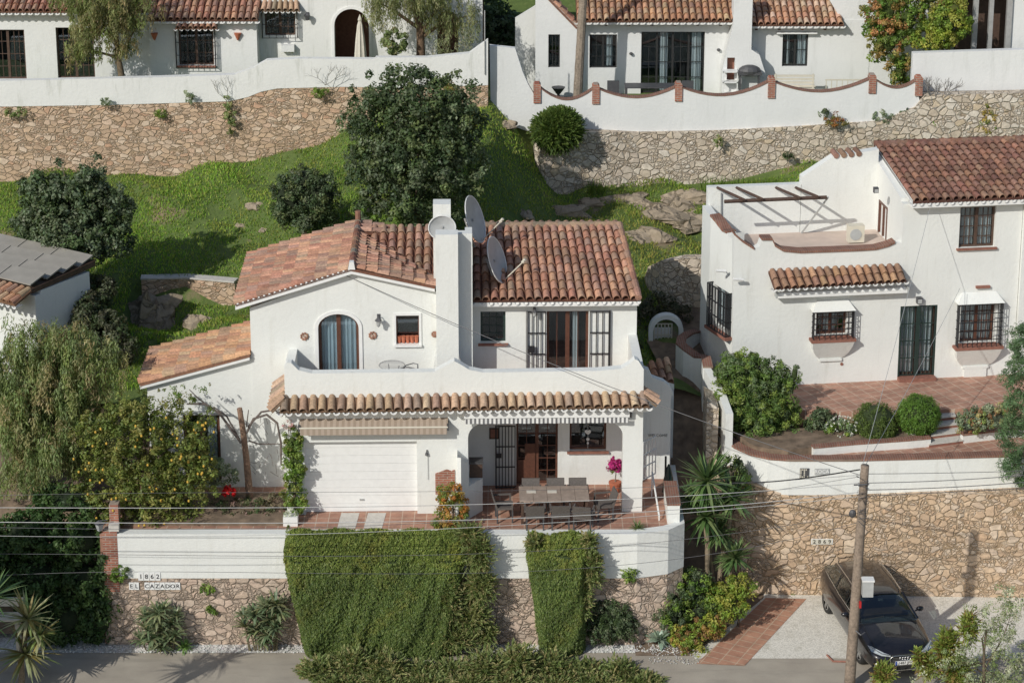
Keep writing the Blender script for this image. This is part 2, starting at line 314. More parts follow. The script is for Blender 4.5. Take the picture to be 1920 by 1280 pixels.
# ------------------------------------------------------------------ builders shared by the houses
PAL_RED = [(.40, .20, .13), (.45, .24, .16), (.37, .185, .125), (.43, .26, .18), (.34, .205, .15), (.39, .23, .155), (.49, .275, .175), (.33, .22, .16)]
PAL_TAN = [(.44, .30, .195), (.39, .26, .17), (.47, .34, .235), (.36, .245, .17), (.31, .235, .17)]
PAL_DARK = [(.23, .115, .082), (.27, .13, .092), (.21, .11, .08), (.31, .18, .125), (.25, .14, .10), (.33, .17, .11)]
PAL_ORANGE = [(.47, .25, .14), (.53, .30, .17), (.42, .23, .14), (.50, .34, .21), (.38, .24, .16)]
TB = 1.28
def jit(c, a=.12): k = 1 + random.uniform(-a, a); return tuple(max(.01, x * k * (1 + random.uniform(-.05, .05))) for x in c)
def tiles(mb, eA, eB, rA, rB, pal, sp=.245, ex=.34, keep=None, r=None, n=6, slab=True, seed=0, ups=.055, dark=None):
    """clay barrel tiles: a column of covers from each point of the eave to the matching point of the ridge"""
    rd = random.Random(seed); eA, eB, rA, rB = map(Vector, (eA, eB, rA, rB)); W = (eB - eA).length; nc = max(1, round(W / sp))
    N = (eB - eA).cross(rA - eA).normalized(); N = N if N.z > 0 else -N
    if slab: mb.add([eA, eB, rB, rA] + [p - N * .07 for p in (eA, eB, rB, rA)], [(0, 1, 2, 3), (7, 6, 5, 4), (0, 4, 5, 1), (1, 5, 6, 2), (2, 6, 7, 3), (3, 7, 4, 0)], dark or tuple(x * .55 for x in pal[0]))
    for i in range(nc):
        t = (i + .5) / nc; a = eA.lerp(eB, t); b = rA.lerp(rB, t); Lc = (b - a).length; V = (b - a) / max(Lc, .01); U = V.cross(N).normalized()
        rr = r or W / nc * .40; nr = max(1, round(Lc / ex)); step = Lc / nr
        for j in range(nr):
            p = a + V * step * j; q = p + V * (step * 1.1)
            if keep and not keep((p + q) / 2): continue
            off = U * rd.uniform(-.012, .012) ; tw = U * rd.uniform(-.012, .012); h0 = ups + rd.uniform(-.008, .012); c = rd.choice(pal); k = 1 + rd.uniform(-.15, .14)
            c = (c[0] * k * TB, c[1] * k * TB * (1 + rd.uniform(-.06, .06)), c[2] * k * TB); vs = []
            for P, R0, h in ((p - V * .03 + off, rr * 1.08, h0), (q + tw, rr * .86, .012)):
                for kx in range(n + 1):
                    th = math.pi * kx / n; vs.append(P - U * R0 * math.cos(th) + N * (R0 * .95 * math.sin(th) + h * (0.35 + .65 * math.sin(th))))
            fs = [(kx, kx + 1, n + 2 + kx, n + 1 + kx) for kx in range(n)]
            mb.add(vs, [f[::-1] for f in fs], c)
            th0 = [P2 for P2 in vs[:n + 1]]
            inner = [Vector(P2) - (Vector(P2) - (p + off)) * .17 for P2 in vs[:n + 1]]
            mb.add(th0 + inner, [(kx, kx + 1, n + 2 + kx, n + 1 + kx) for kx in range(n)], tuple(x * .8 for x in c))
def eave(mb, eA, eB, sp=.245, out=.10, drop=.05, r=None):
    """white mortared undersides of the channel tiles along an eave"""
    eA, eB = Vector(eA), Vector(eB); D = eB - eA; W = D.length; nc = max(1, round(W / sp)); U = D / W; O = Vector((U.y, -U.x, 0)); r = r or W / nc * .34; n = 6
    for i in range(nc + 1):
        c = eA + D * (i / nc) + Vector((0, 0, .03)); vs = []
        for k in (-.25, out):
            for rad in (r, r * .62):
                for j in range(n + 1):
                    th = math.pi * j / n; vs.append(c + O * k + U * rad * math.cos(th) - Vector((0, 0, 1)) * (rad * math.sin(th) + drop))
        m = n + 1; fs = [(j, j + 1, 2 * m + j + 1, 2 * m + j) for j in range(n)] + [(m + j + 1, m + j, 3 * m + j, 3 * m + j + 1) for j in range(n)] + [(2 * m + j, 2 * m + j + 1, 3 * m + j + 1, 3 * m + j) for j in range(n)]
        mb.add(vs, fs)
def ridge(mb, pts, pal, r=.13, seed=3):
    rd = random.Random(seed)
    for a, b in zip(pts[:-1], pts[1:]):
        a, b = Vector(a), Vector(b); Ln = (b - a).length; k = max(1, round(Ln / .36))
        for i in range(k):
            mb.tube([a + (b - a) * (i / k), a + (b - a) * ((i + 1.08) / k)], [r * 1.08, r * .9], 10, jit(rd.choice(pal), .2))
def grille(mb, x0, x1, z0, z1, y, nv=6, nh=4, r=.012, depth=0):
    """iron bars in front of an opening; with depth > 0 a cage that stands out from the wall"""
    for i in range(nv):
        x = x0 + (x1 - x0) * i / (nv - 1); mb.box(x - r, x + r, y - r, y + r, z0, z1)
    for i in range(nh):
        z = z0 + (z1 - z0) * i / (nh - 1); mb.box(x0 - r, x1 + r, y - r * 1.3, y + r * 1.3, z - r, z + r)
        if depth:
            for x in (x0, x1): mb.box(x - r, x + r, y, y + depth, z - r, z + r)
    if depth:
        for x in (x0, x1):
            for k in (1, 2, 3): mb.box(x - r, x + r, y + depth * k / 4 - r, y + depth * k / 4 + r, z0, z1)
def window(Tn, x0, x1, z0, z1, y, frame='wood', name='window', rec=.14, leaves=2, bars=(2, 3), curt=None, curtm='curtain', grill=None, sill='sill', arched=0, label=None, fw=.06, room=.5, frames=None, part=.9, shelf=None):
    """joinery for an opening whose wall face is at y: frame > pane, curtain, grille, sill"""
    yb = y + rec; mb = MB(); outl = rect(x0, x1, z0, z1); cx = (x0 + x1) / 2
    if arched:
        outl = arch(x0, x1, z0, z1, z1 - arched)
        mb.wall(outl, yb, yb + .06, [arch(x0 + fw, x1 - fw, z0 + fw, z1 - fw, z1 - arched)])
    else:
        mb.box(x0 + .001, x0 + fw, yb, yb + .06, z0, z1); mb.box(x1 - fw, x1 - .001, yb, yb + .06, z0, z1); mb.box(x0 + fw, x1 - fw, yb, yb + .06, z1 - fw, z1); mb.box(x0 + fw, x1 - fw, yb, yb + .06, z0, z0 + fw)
    e = z1 - (0.05 if arched else fw)
    for k in range(1, leaves):
        x = x0 + (x1 - x0) * k / leaves; mb.box(x - fw * .8, x + fw * .8, yb - .004, yb + .055, z0 + .002, e)
    nvb, nhb = bars; b = .011
    for k in range(leaves):
        a = x0 + (x1 - x0) * k / leaves + fw * .8; c = x0 + (x1 - x0) * (k + 1) / leaves - fw * .8
        for i in range(1, nvb): x = a + (c - a) * i / nvb; mb.box(x - b, x + b, yb + .012, yb + .045, z0 + fw, e - (arched * .25))
        for i in range(1, nhb): z = z0 + (z1 - z0) * i / nhb; mb.box(a, c, yb + .014, yb + .043, z - b, z + b)
    fr = Tn.part(name, mb, M[frame], label=label)
    g = MB()
    if arched: g.wall(arch(x0 + .02, x1 - .02, z0 + .02, z1 - .02, z1 - arched), yb + .03, yb + .036)
    else: g.box(x0 + .02, x1 - .02, yb + .03, yb + .036, z0 + .02, z1 - .02)
    Tn.part('pane', g, M['glass'], fr)
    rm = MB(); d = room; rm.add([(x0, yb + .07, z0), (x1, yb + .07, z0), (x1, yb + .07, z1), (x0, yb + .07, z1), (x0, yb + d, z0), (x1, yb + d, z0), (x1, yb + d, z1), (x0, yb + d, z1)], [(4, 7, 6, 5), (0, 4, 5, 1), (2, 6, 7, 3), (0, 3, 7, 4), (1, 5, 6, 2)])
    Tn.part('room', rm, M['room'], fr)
    if curt:
        cm = MB()
        for (a, c) in curt:
            xa, xc = x0 + (x1 - x0) * a, x0 + (x1 - x0) * c; n = max(4, int((xc - xa) / .035)); tz = z1 - .02
            pts = [(xa + (xc - xa) * i / n, yb + .12 + .028 * math.sin(i * 1.9 + 3 * a) + .01 * math.sin(i * .7)) for i in range(n + 1)]
            cm.add([(p[0], p[1], z) for p in pts for z in (z0 + .05, tz)], [(2 * i, 2 * i + 2, 2 * i + 3, 2 * i + 1) for i in range(n)])
        Tn.part('curtain', cm, M[curtm], fr)
    if grill:
        gm = MB(); dp, nv, nh, ext = grill; grille(gm, x0 - ext, x1 + ext, z0 - ext * .6, z1 + ext * .3, y - dp, nv, nh, .009, dp if dp > .08 else 0); Tn.part('grille', gm, M['iron'], fr)
    if sill:
        sm = MB(); sm.box(x0 - .07, x1 + .07, y - .09, y + rec, z0 - .06, z0 - .001); Tn.part('sill', sm, M[sill], fr)
    return fr
def text_mb(s, size, ext=.004):             # lettering as a mesh in x,z facing -y, centred
    cu = bpy.data.curves.new('t', 'FONT'); cu.body = s; cu.size = size; cu.extrude = ext; cu.align_x = 'CENTER'; cu.align_y = 'CENTER'; cu.resolution_u = 2
    o = bpy.data.objects.new('t', cu); COL.objects.link(o); dg = bpy.context.evaluated_depsgraph_get(); me = bpy.data.meshes.new_from_object(o.evaluated_get(dg))
    mb = MB(); mb.add([(v.co.x, -v.co.z, v.co.y) for v in me.vertices], [tuple(p.vertices) for p in me.polygons])
    bpy.data.objects.remove(o); bpy.data.meshes.remove(me); bpy.data.curves.remove(cu); return mb
def put(mb, src, off, tint=None):
    b = len(mb.v); mb.v += [(a + off[0], c + off[1], d + off[2]) for a, c, d in src.v]; mb.f += [tuple(b + i for i in f) for f in src.f]; mb.t += [tint or (1, 1, 1)] * len(src.f)
# ---- foliage
def leaf_mesh(name, m, cen, U, V, tint, parent=None, loc=(0, 0, 0), fold=None):
    """one mesh of leaf-sized faces: centre, half-length vector U, half-width vector V, colour"""
    n = len(cen); cen = cen - np.array(loc); vs = np.empty((n, 4, 3), np.float32); vs[:, 0] = cen - U; vs[:, 1] = cen + V; vs[:, 2] = cen + U; vs[:, 3] = cen - V
    me = bpy.data.meshes.new(name); me.vertices.add(n * 4); me.vertices.foreach_set('co', vs.ravel()); me.loops.add(n * 4); me.loops.foreach_set('vertex_index', np.arange(n * 4, dtype=np.int32))
    me.polygons.add(n); me.polygons.foreach_set('loop_start', np.arange(0, n * 4, 4, dtype=np.int32)); me.update(calc_edges=True); me.materials.append(m)
    ca = me.color_attributes.new('tint', 'FLOAT_COLOR', 'CORNER'); c = np.ones((n, 4, 4), np.float32); c[:, :, :3] = np.minimum(tint * 1.42, .85)[:, None, :]; ca.data.foreach_set('color', c.ravel())
    o = bpy.data.objects.new(name, me); COL.objects.link(o); o.location = loc
    if parent is not None: o.parent = parent
    return o
def unit(a): return a / np.maximum(np.linalg.norm(a, axis=1, keepdims=True), 1e-6)
def crown_pts(blobs, nsub, subr, per, pal, shell=.55, droop=0, jit_=.18, flat=1.0, clumpvar=.25, minz=None):
    """leaves on the outside of many small clumps that fill the given ellipsoids"""
    B = np.array(blobs, float); vol = B[:, 3] * B[:, 4] * B[:, 5]; k = rng.choice(len(B), nsub, p=vol / vol.sum()); b = B[k]
    d = unit(rng.normal(size=(nsub, 3))); rad = rng.uniform(shell, 1.0, (nsub, 1)) ** .7; c = b[:, :3] + d * rad * b[:, 3:6]
    if minz is not None: c[:, 2] = np.maximum(c[:, 2], minz + .05)
    pal = np.array(pal); cc = pal[rng.integers(0, len(pal), nsub)] * (1 + rng.uniform(-clumpvar, clumpvar, (nsub, 1)))
    sr = subr * rng.uniform(.6, 1.35, nsub); idx = np.repeat(np.arange(nsub), per); n = len(idx); d2 = unit(rng.normal(size=(n, 3)) + d[idx] * .45)
    p = c[idx] + d2 * (sr[idx] * rng.uniform(.45, 1, n))[:, None] * np.array([1, 1, flat])
    if droop: p[:, 2] -= droop * rng.uniform(0, 1, n) ** 1.5
    nr = unit(d2 + rng.normal(size=(n, 3)) * .55 + np.array([0, 0, .35])); col = cc[idx] * (1 + rng.uniform(-jit_, jit_, (n, 1))) * (1 + rng.uniform(-.08, .08, (n, 3)))
    return p, nr, np.clip(col, .004, 1)
def leaf_axes(nr, size, asp=.5, updir=None, upw=0.0, var=.3):
    n = len(nr); a = rng.normal(size=(n, 3))
    if updir is not None: a = a * (1 - upw) + np.array(updir) * upw * 2
    u = unit(a - nr * (a * nr).sum(1, keepdims=True)); v = np.cross(nr, u); s = size * (1 + rng.uniform(-var, var, (n, 1)))
    return u * s, v * s * asp
def trunk(mb, base, top, r, limbs, seed=0, lean=.15, col=(.16, .12, .085)):
    rd = random.Random(seed); base, top = Vector(base), Vector(top); h = (top - base).length
    pts = [base.lerp(top, t) + Vector((rd.uniform(-1, 1), rd.uniform(-1, 1), 0)) * lean * h * .15 * (1 if 0 < t < 1 else 0) for t in (0, .25, .5, .75, 1)]
    mb.tube(pts, [r * 1.35, r, r * .85, r * .7, r * .5], 8, col)
    for e, t0 in limbs:
        a = pts[min(3, int(t0 * 4))].lerp(pts[min(4, int(t0 * 4) + 1)], (t0 * 4) % 1); e = Vector(e); m1 = a.lerp(e, .5) + Vector((rd.uniform(-.1, .1), rd.uniform(-.1, .1), .08)) * h * .5
        mb.tube([a, m1, e], [r * .5, r * .33, r * .1], 6, col)
def plant(name, label, cat, base, blobs, nsub, subr, per, size, pal, asp=.5, group=None, trunk_r=.0, trunk_top=None, limbs=None, core=None, crown='crown', m='leaf', tcol=(.16, .12, .085), **kw):
    """a tree or shrub: trunk > limbs in one mesh, crown of leaf faces, optional extra pieces"""
    Tn = Thing(name, label, cat, base, 0, group); b = Vector(base); up = kw.pop('updir', None); upw = kw.pop('upw', 0)
    p, nr, col = crown_pts(blobs, nsub, subr, per, pal, **kw); U, V = leaf_axes(nr, size, asp, up, upw)
    leaf_mesh(crown, M[m], p - np.array(b), U, V, col, Tn.o)
    if core:
        cm = MB()
        for q in blobs: cm.ball((q[0] - b.x, q[1] - b.y, q[2] - b.z), tuple(x * core for x in q[3:6]), 10, tuple(x * .4 for x in pal[0]))
        Tn.part('inner_branches', cm, M['bark'])
    if trunk_r:
        tm = MB(); top = Vector(trunk_top or (b.x, b.y, blobs[0][2])) - b
        lb = limbs if limbs is not None else [(Vector(q[:3]) - b, random.uniform(.35, .8)) for q in blobs[:7]]
        trunk(tm, (0, 0, -.1), top, trunk_r, lb, seed=len(label), col=tcol); Tn.part('trunk', tm, M['bark'], smooth=True)
    return Tn
def rosette(mb, c, n, L, wd, pal, up=(.0, 1.2), droop=.5, seg=4, rd=random, fold=0):
    """sword leaves that leave one point and arch over"""
    c = Vector(c)
    for i in range(n):
        az = rd.uniform(0, 2 * math.pi); el = rd.uniform(*up); l = L * rd.uniform(.75, 1.1); d = Vector((math.cos(az) * math.cos(el), math.sin(az) * math.cos(el), math.sin(el))); s = Vector((-math.sin(az), math.cos(az), 0))
        vs = []; p = c.copy(); dd = d.copy()
        for k in range(seg + 1):
            t = k / seg; wk = wd * (1 - t) ** .7 * (.6 + .8 * min(1, t * 3)) if k < seg else 0
            vs += [p - s * wk, p + s * wk]; p = p + dd * (l / seg); dd = (dd - Vector((0, 0, droop / seg * (1 + t)))).normalized()
        mb.add(vs, [(2 * k, 2 * k + 1, 2 * k + 3, 2 * k + 2) for k in range(seg)], jit(rd.choice(pal), .25))
# ------------------------------------------------------------------ the ground, road, terraces, hillside
mb = MB(); mb.box(-400, 400, -60, 900, -.6, -.05); struct('ground', mb, M['earth'])
def road_mat():
    m, n, b = newmat('road_asphalt'); v = coords(n); g = noise(n, v, 1.1, 5); f = noise(n, v, 55, 3, .7)
    c = ramp(n, g, [(.3, (.37, .325, .265)), (.7, (.45, .40, .325))]); c = mixc(n, 1, c, ramp(n, f, [(.3, .82), (.7, 1.12)]), 'MULTIPLY'); c = mixc(n, ramp(n, noise(n, coords(n, (.35, 2.2, 1)), 1.3, 6, .7), [(.52, 0.0), (.70, .45)]), c, (.25, .225, .19)); c = mixc(n, ramp(n, noise(n, coords(n), 3.3, 8, .8), [(.66, 0.0), (.70, .5)]), c, (.16, .145, .125))
    n.links.new(c, b.inputs['Base Color']); b.inputs['Roughness'].default_value = .95; bump(n, b, f, .4, .008); return m
def gravel_mat(name, c1, c2, sc=22, gap=.12, moss=(.10, .13, .03), mossw=.45):
    m, n, b = newmat(name); v = coords(n, (sc, sc, sc)); vo = n.nodes.new('ShaderNodeTexVoronoi'); vo.inputs['Scale'].default_value = 1; n.links.new(v, vo.inputs['Vector'])
    sp = n.nodes.new('ShaderNodeSeparateColor'); n.links.new(vo.outputs['Color'], sp.inputs[0]); c = ramp(n, sp.outputs[0], [(.1, c1), (.8, c2)])
    c = mixc(n, 1, c, ramp(n, vo.outputs['Distance'], [(.2, 1.08), (.8, .78)]), 'MULTIPLY')
    v2 = coords(n); c = mixc(n, ramp(n, noise(n, v2, 1.6, 7, .7), [(.52, 0.0), (.70, mossw)]), c, moss)
    n.links.new(c, b.inputs['Base Color']); b.inputs['Roughness'].default_value = .95; bump(n, b, vo.outputs['Distance'], -.8, .02); return m
def sheet(name, x0, x1, y0, y1, z, m, step=.5, amp=.0):
    mb = MB(); mb.add([(x0, y0, z), (x1, y0, z), (x1, y1, z), (x0, y1, z)], [(0, 1, 2, 3)]); return struct(name, mb, m)
YW = -1.46                                   # face of the villa's front wall
sheet('road', -60, 60, -12, -1.93, 0.0, road_mat())
g1 = gravel_mat('white_pebbles', (.55, .54, .50), (.82, .80, .77), 17, mossw=.2, moss=(.12, .10, .06)); g2 = gravel_mat('pale_gravel', (.70, .66, .57), (.84, .80, .71), 30, mossw=.55, moss=(.36, .33, .24))
sheet('gravel_strip', -60, 4.9, -1.926, 1.0, .004, g1)
sheet('parking_gravel', 5.0, 30, -2.25, 2.3, .006, g2)
a_, b_2 = wz(1300, 1240, .01), wz(1432, 1120, .01); mb = MB(); mb.add([(3.4, -2.1, .01), (a_.x, -2.1, .01), (b_2.x, b_2.y, .01), (b_2.x + .2, 3.0, .01), (3.4, 3.0, .01)], [(0, 1, 2, 3, 4)]); struct('garden_soil', mb, M['earth'])
mb = MB(); a = [wz(1306, 1243, .016), wz(1396, 1247, .016), wz(1512, 1122, .016), wz(1436, 1120, .016)]; mb.add(a, [(0, 1, 2, 3)]); struct('brick_path', mb, M['path'])
mb = MB()                                    # loose pebbles on the strip
for i in range(1500):
    x = random.uniform(-12.5, 4.6); y = random.uniform(-1.95, -1.5); r = random.uniform(.014, .035); mb.ball((x, y, .01 + r * .4), (r, r * .8, r * .6), 5, jit((.74, .73, .69), .2))
for i in range(250):
    p = wz(random.uniform(1215, 1310), random.uniform(1195, 1245), .01); r = random.uniform(.012, .03); mb.ball((p.x, p.y, .015 + r * .4), (r, r * .8, r * .6), 5, jit((.6, .58, .54), .3))
tag(mb.build('pebbles', tinted('pebble_stone', .9, .2), None), 'loose white pebbles strewn along the foot of the stone garden wall', 'pebbles', kind='stuff')
mb = MB(); mb.plan([(-11.3, YW + .06), (3.42, YW + .06), (4.2, -1.22), (4.66, -.8), (4.66, 6.2), (-11.3, 6.2)], -.1, T); struct('terrace', mb, M['patio'])
# the hillside behind
HX = [-400, -30, -20, -16, -12, -10.5, -7, -5, -3.2, -2, -.8, .3, 1.5, 3, 5, 8, 10.5, 14, 20, 30, 400]
HZ = [7.2, 7.2, 7.3, 7.5, 7.65, 8.0, 8.7, 9.4, 10.0, 10.3, 10.2, 8.9, 7.45, 7.05, 6.95, 7.2, 7.9, 8.2, 8.4, 8.4, 8.4]
LZ = [4.3, 4.3, 4.3, 4.3, 4.4, 4.5, 4.5, 4.8, 5.0, 5.0, 5.0, 5.0, 5.0, 5.0, 4.9, 3.7, 3.7, 3.7, 3.7, 3.7, 3.7]
YB = 20.0
def hill(x, y):
    zb = np.interp(x, HX, HZ); za = np.interp(x, HX, LZ)
    if y <= 6: z = za - max(0, 6 - y) * .02
    elif y <= YB: z = za + (zb - za) * (y - 6) / (YB - 6)
    else:
        zt = 10.1 if x < -1.0 else (9.35 if x < 15.2 else 10.1); z = zt + max(0, y - 26) * .42
    if 6.5 < y < YB - .3: z += .22 * math.sin(x * .9 + y * .5) * math.sin(y * .8 - x * .3) + .10 * math.sin(x * 2.3 + 1.7 * y)
    if -12.5 < x < -6.5 and 9.4 < y < 12.3: z -= .75 * min(1, (12.3 - y) / .3) * (1 - max(0, 11 - y) / 1.6)
    return z
ys = list(np.arange(5.4, 19.6, .4)) + [19.75, 20.0, 20.05, 20.5, 22, 24, 26, 30, 40, 60, 100, 200, 500]; xs = [-400, -120, -60] + list(np.arange(-30, 30.1, .4)) + [60, 120, 400]
mb = MB(); nx = len(xs); mb.v = [(float(x), float(y), float(hill(x, y))) for y in ys for x in xs]; mb.f = [(j * nx + i, j * nx + i + 1, (j + 1) * nx + i + 1, (j + 1) * nx + i) for j in range(len(ys) - 1) for i in range(nx - 1)]; mb.t = [(1, 1, 1)] * len(mb.f)
def hill_mat():
    m, n, b = newmat('hillside_soil'); v = coords(n); a = noise(n, v, .35, 6, .6); g = noise(n, v, 3.5, 6, .7)
    c = ramp(n, g, [(.3, (.08, .12, .03)), (.6, (.12, .17, .04)), (.8, (.24, .21, .11))]); c = mixc(n, ramp(n, a, [(.60, 0.0), (.68, 1.0)]), c, (.27, .20, .13))
    n.links.new(c, b.inputs['Base Color']); b.inputs['Roughness'].default_value = .95; bump(n, b, g, .8, .08); return m
struct('hillside', mb, hill_mat(), smooth=True)
# grass: short blades, thin where rock shows
def fbm(x, y): return (np.sin(x * .9 + 1.3 * np.sin(y * .7)) + .6 * np.sin(x * 2.1 - y * 1.7 + 2) + .4 * np.sin(x * 4.3 + y * 3.1) + .3 * np.sin(y * 6.1 - x * 5.3)) / 2.3
n = 150000; x = rng.uniform(-20, 15, n); y = rng.uniform(6.2, 19.7, n); f = fbm(x * 1.3, y * 1.3); keep = (f < .55) | (rng.random(n) < .15)
dry = np.exp(-((x - 2.5) ** 2 / 18 + (y - 15.5) ** 2 / 5)); keep &= rng.random(n) > dry * .45; keep &= ~((x > 6.8) & (y < 11.5)); keep &= ~((x > 4.4) & (y < 10.5)) ; x, y = x[keep], y[keep]; n = len(x); z = np.array([hill(a, b) for a, b in zip(x, y)])
h = rng.uniform(.02, .075, n) * (1 + .6 * np.maximum(0, fbm(x * .8 + 5, y * .8))); a = rng.uniform(0, 6.28, n); up = np.stack([rng.normal(0, .35, n), rng.normal(0, .35, n), np.ones(n)], 1); up = unit(up) * h[:, None]
sd_ = np.stack([np.cos(a), np.sin(a), np.zeros(n)], 1) * .018; c1 = np.array([(.12, .22, .04), (.095, .185, .035), (.16, .24, .05), (.20, .23, .075)])[rng.integers(0, 4, n)]
dr = np.clip(np.exp(-((x - 4) ** 2 / 25 + (y - 15) ** 2 / 8)) + .75 * np.maximum(0, fbm(x * 1.1 - 3, y * 1.3) - .1), 0, 1)[:, None] * rng.uniform(.1, .95, (n, 1)); c1 = c1 * (1 - dr) + np.array([.24, .21, .08]) * dr; c1 *= (1 + .3 * fbm(x * .7 + 3, y * .9))[:, None] * rng.uniform(.75, 1.25, (n, 1))
tag(leaf_mesh('grass', M['drygrass'], np.stack([x, y, z + h * .8], 1), up, sd_, np.clip(c1 * np.array([1.22, 1.15, .95]), .005, 1)), 'rough green grass covering the slope between the villa and the upper stone walls', 'grass', kind='stuff')
# boulders and outcrops on the slope
def rock(px, py, z, r, label, seed, sq=.5, group=None):
    c = wz(px, py, z); rd = random.Random(seed); mb = MB(); n1, n2 = 14, 9; ph = [rd.uniform(0, 6.28) for _ in range(6)]
    for i in range(n2):
        for k in range(n1):
            th = 2 * math.pi * k / n1; p = math.pi * (i + .5) / n2; q = 1 + .22 * math.sin(3 * th + ph[0] + 2 * p) + .15 * math.sin(5 * th + ph[1]) + .12 * math.sin(4 * p + ph[2] + th) + rd.uniform(-.07, .07)
            mb.v.append((r[0] * q * math.sin(p) * math.cos(th), r[1] * q * math.sin(p) * math.sin(th), -r[2] * sq * 1.4 * q * math.cos(p)))
    for i in range(n2 - 1):
        for k in range(n1): mb.f.append((i * n1 + k, i * n1 + (k + 1) % n1, (i + 1) * n1 + (k + 1) % n1, (i + 1) * n1 + k))
    mb.f += [tuple(range(n1))[::-1], tuple((n2 - 1) * n1 + k for k in range(n1))]; mb.t = [(1, 1, 1)] * len(mb.f)
    o = mb.build('rock', M['rock'], None); o.location = (c.x, c.y, hill(c.x, c.y) - r[2] * .15); tag(o, label, 'rock', group); return o
def zhill(px, py):                          # march the ray down to the hillside
    y = 6.0
    while y < 19.6:
        p = wy(px, py, y)
        if p.z < hill(p.x, y): return p.z
        y += .1
    return 8.0
def hp(px, py): z = zhill(px, py); p = wz(px, py, z); return p
for px, py, r, lb, sd0 in ((1060, 398, (.9, .5, .35), 'rounded brownish boulder in the dry grass above the villa roof', 1), (1110, 382, (.5, .4, .3), 'smaller pale rock just right of the rounded boulder above the roof', 2), (985, 405, (.3, .3, .25), 'small rock in the grass left of the rounded boulder', 3),
        (285, 596, (1.15, .9, 1.15), 'big dark brown boulder in the shade above the low side roof', 13), (1180, 375, (.8, .5, .35), 'pale rock at the upper left of the big bare outcrop', 14), (1290, 372, (.9, .5, .4), 'pale rock shelf under the rubble wall near the right house', 15), (1245, 400, (1.6, 1.0, .55), 'big bare sandstone outcrop below the curved rubble wall', 4), (1300, 415, (1.1, .7, .4), 'flat bare rock slab against the back of the right hand house', 5), (1215, 445, (.9, .6, .4), 'grey sunlit rock face below the big outcrop', 6), (478, 388, (.3, .25, .2), 'sandy rock left of the dark round shrub', 7),
        (452, 424, (.2, .15, .12), 'small sandy stone low in the green grass left of the shrub', 8), (494, 432, (.17, .14, .12), 'tiny sandy stone under the left side of the shrub', 9), (370, 606, (.5, .4, .4), 'brown boulder behind the low side roof of the villa', 10), (648, 212, (.5, .3, .25), 'reddish bare rock by the foot of the upper wall left of the big tree', 11), (950, 235, (.4, .3, .2), 'rusty bare rock patch under the white side wall', 12)):
    rock(px, py, zhill(px, py), r, lb, sd0)
def stone_wall(name, label, pts, th, z0, z1, m, cap=None, cat='wall'):
    Tn = Thing(name, label, cat, (pts[0][0], pts[0][1], 0)); o = pts[0]; q = [(p[0] - o[0], p[1] - o[1]) for p in pts]
    mb = MB(); mb.ribbon(q, th, z0, z1); Tn.part('stonework', mb, M[m]); return Tn, q
# front garden wall: stone below, white above, bent round the corner
FW = [(-11.2, YW), (-8, YW), (-4, YW), (0, YW)]; c0 = wz(1195, 1003, T); c1_ = wz(1253, 998, T); c2 = wz(1283, 985, T); FW += [(c0.x, YW), (c1_.x, -1.2), (c2.x, -.75), (c2.x + .02, 3.2)]
Tn, q = stone_wall('garden_wall', 'long low garden wall in front of the villa, rosy stone below a white band', FW, .28, -.1, 2.02, 'stone_front')
mb = MB(); q2 = [(p[0], p[1] - .012) if i < 5 else (p[0] + .012, p[1] - .008) for i, p in enumerate(q)]; mb.ribbon(q2, .30, 2.02, T + .045); Tn.part('white_band', mb, M['white'])
# small retaining wall behind the villa
p = [wz(265, 527, 6.0), wz(350, 525, 6.0), wz(440, 533, 6.0)]; Tn, q = stone_wall('retaining_wall', 'low stone retaining wall at the edge of the grass behind the side roof', [(a.x, a.y) for a in p], .35, 4.3, 6.05, 'stone_left')
mb = MB(); mb.ribbon([(a[0] - .02, a[1] - .03) for a in q], .4, 6.05, 6.10); Tn.part('coping', mb, M['slab'])
# upper left stone and white wall
TL = 19.5
def top(pxs, y): return [wy(a, b, y) for a, b in pxs]
a = top([(-60, 200), (0, 200), (200, 197), (300, 194), (430, 190), (465, 182), (490, 172), (520, 166), (640, 163), (760, 165), (915, 160)], TL); Tn = Thing('terrace_wall', 'upper left hillside wall of brown flat stones under a white parapet', 'wall', (a[0].x, TL, 0))
mb = MB(); o = a[0].x; mb.wall([(p.x - o, p.z) for p in a] + [(a[-1].x - o, 6.5), (0, 6.5)], 0, .5); Tn.part('stonework', mb, M['stone_left'])
b_ = top([(915, 75), (905, 82), (880, 100), (800, 108), (704, 108), (703, 111), (560, 110), (500, 113), (475, 127), (440, 140), (300, 145), (0, 152), (-60, 153)], TL)
mb = MB(); mb.wall([(p.x - o, p.z - .0) for p in a] + [(p.x - o, p.z) for p in b_], -.015, .28); Tn.part('white_parapet', mb, M['white_old'])
# right scalloped wall
SY = 19.9; ft = top([(918, 86), (966, 91), (972, 110), (980, 135), (990, 158), (1003, 180)], SY)
pil = [1007, 1117, 1272, 1446, 1635, 1722]; ptop = [(158, 193), (160, 195), (157, 190), (147, 184), (142, 175), (145, 180)]; sag = [188, 184, 180, 173, 166]
pts = list(ft); cop = []
for i in range(5):
    x0, x1 = pil[i] + 6, pil[i + 1] - 6; za, zb = ptop[i][0] + 8, ptop[i + 1][0] + 8; run = []
    for k in range(11):
        t = k / 10; yy = za * (1 - t) + zb * t + (sag[i] - (za + zb) / 2) * math.sin(math.pi * t) ** .9; run.append(wy(x0 + (x1 - x0) * t, yy, SY))
    pts += run; cop.append(run)
bot = top([(1728, 205), (1728, 222), (1650, 228), (1560, 232), (1440, 240), (1300, 246), (1180, 248), (1040, 246), (1000, 250), (960, 236), (935, 220), (920, 200)], SY)
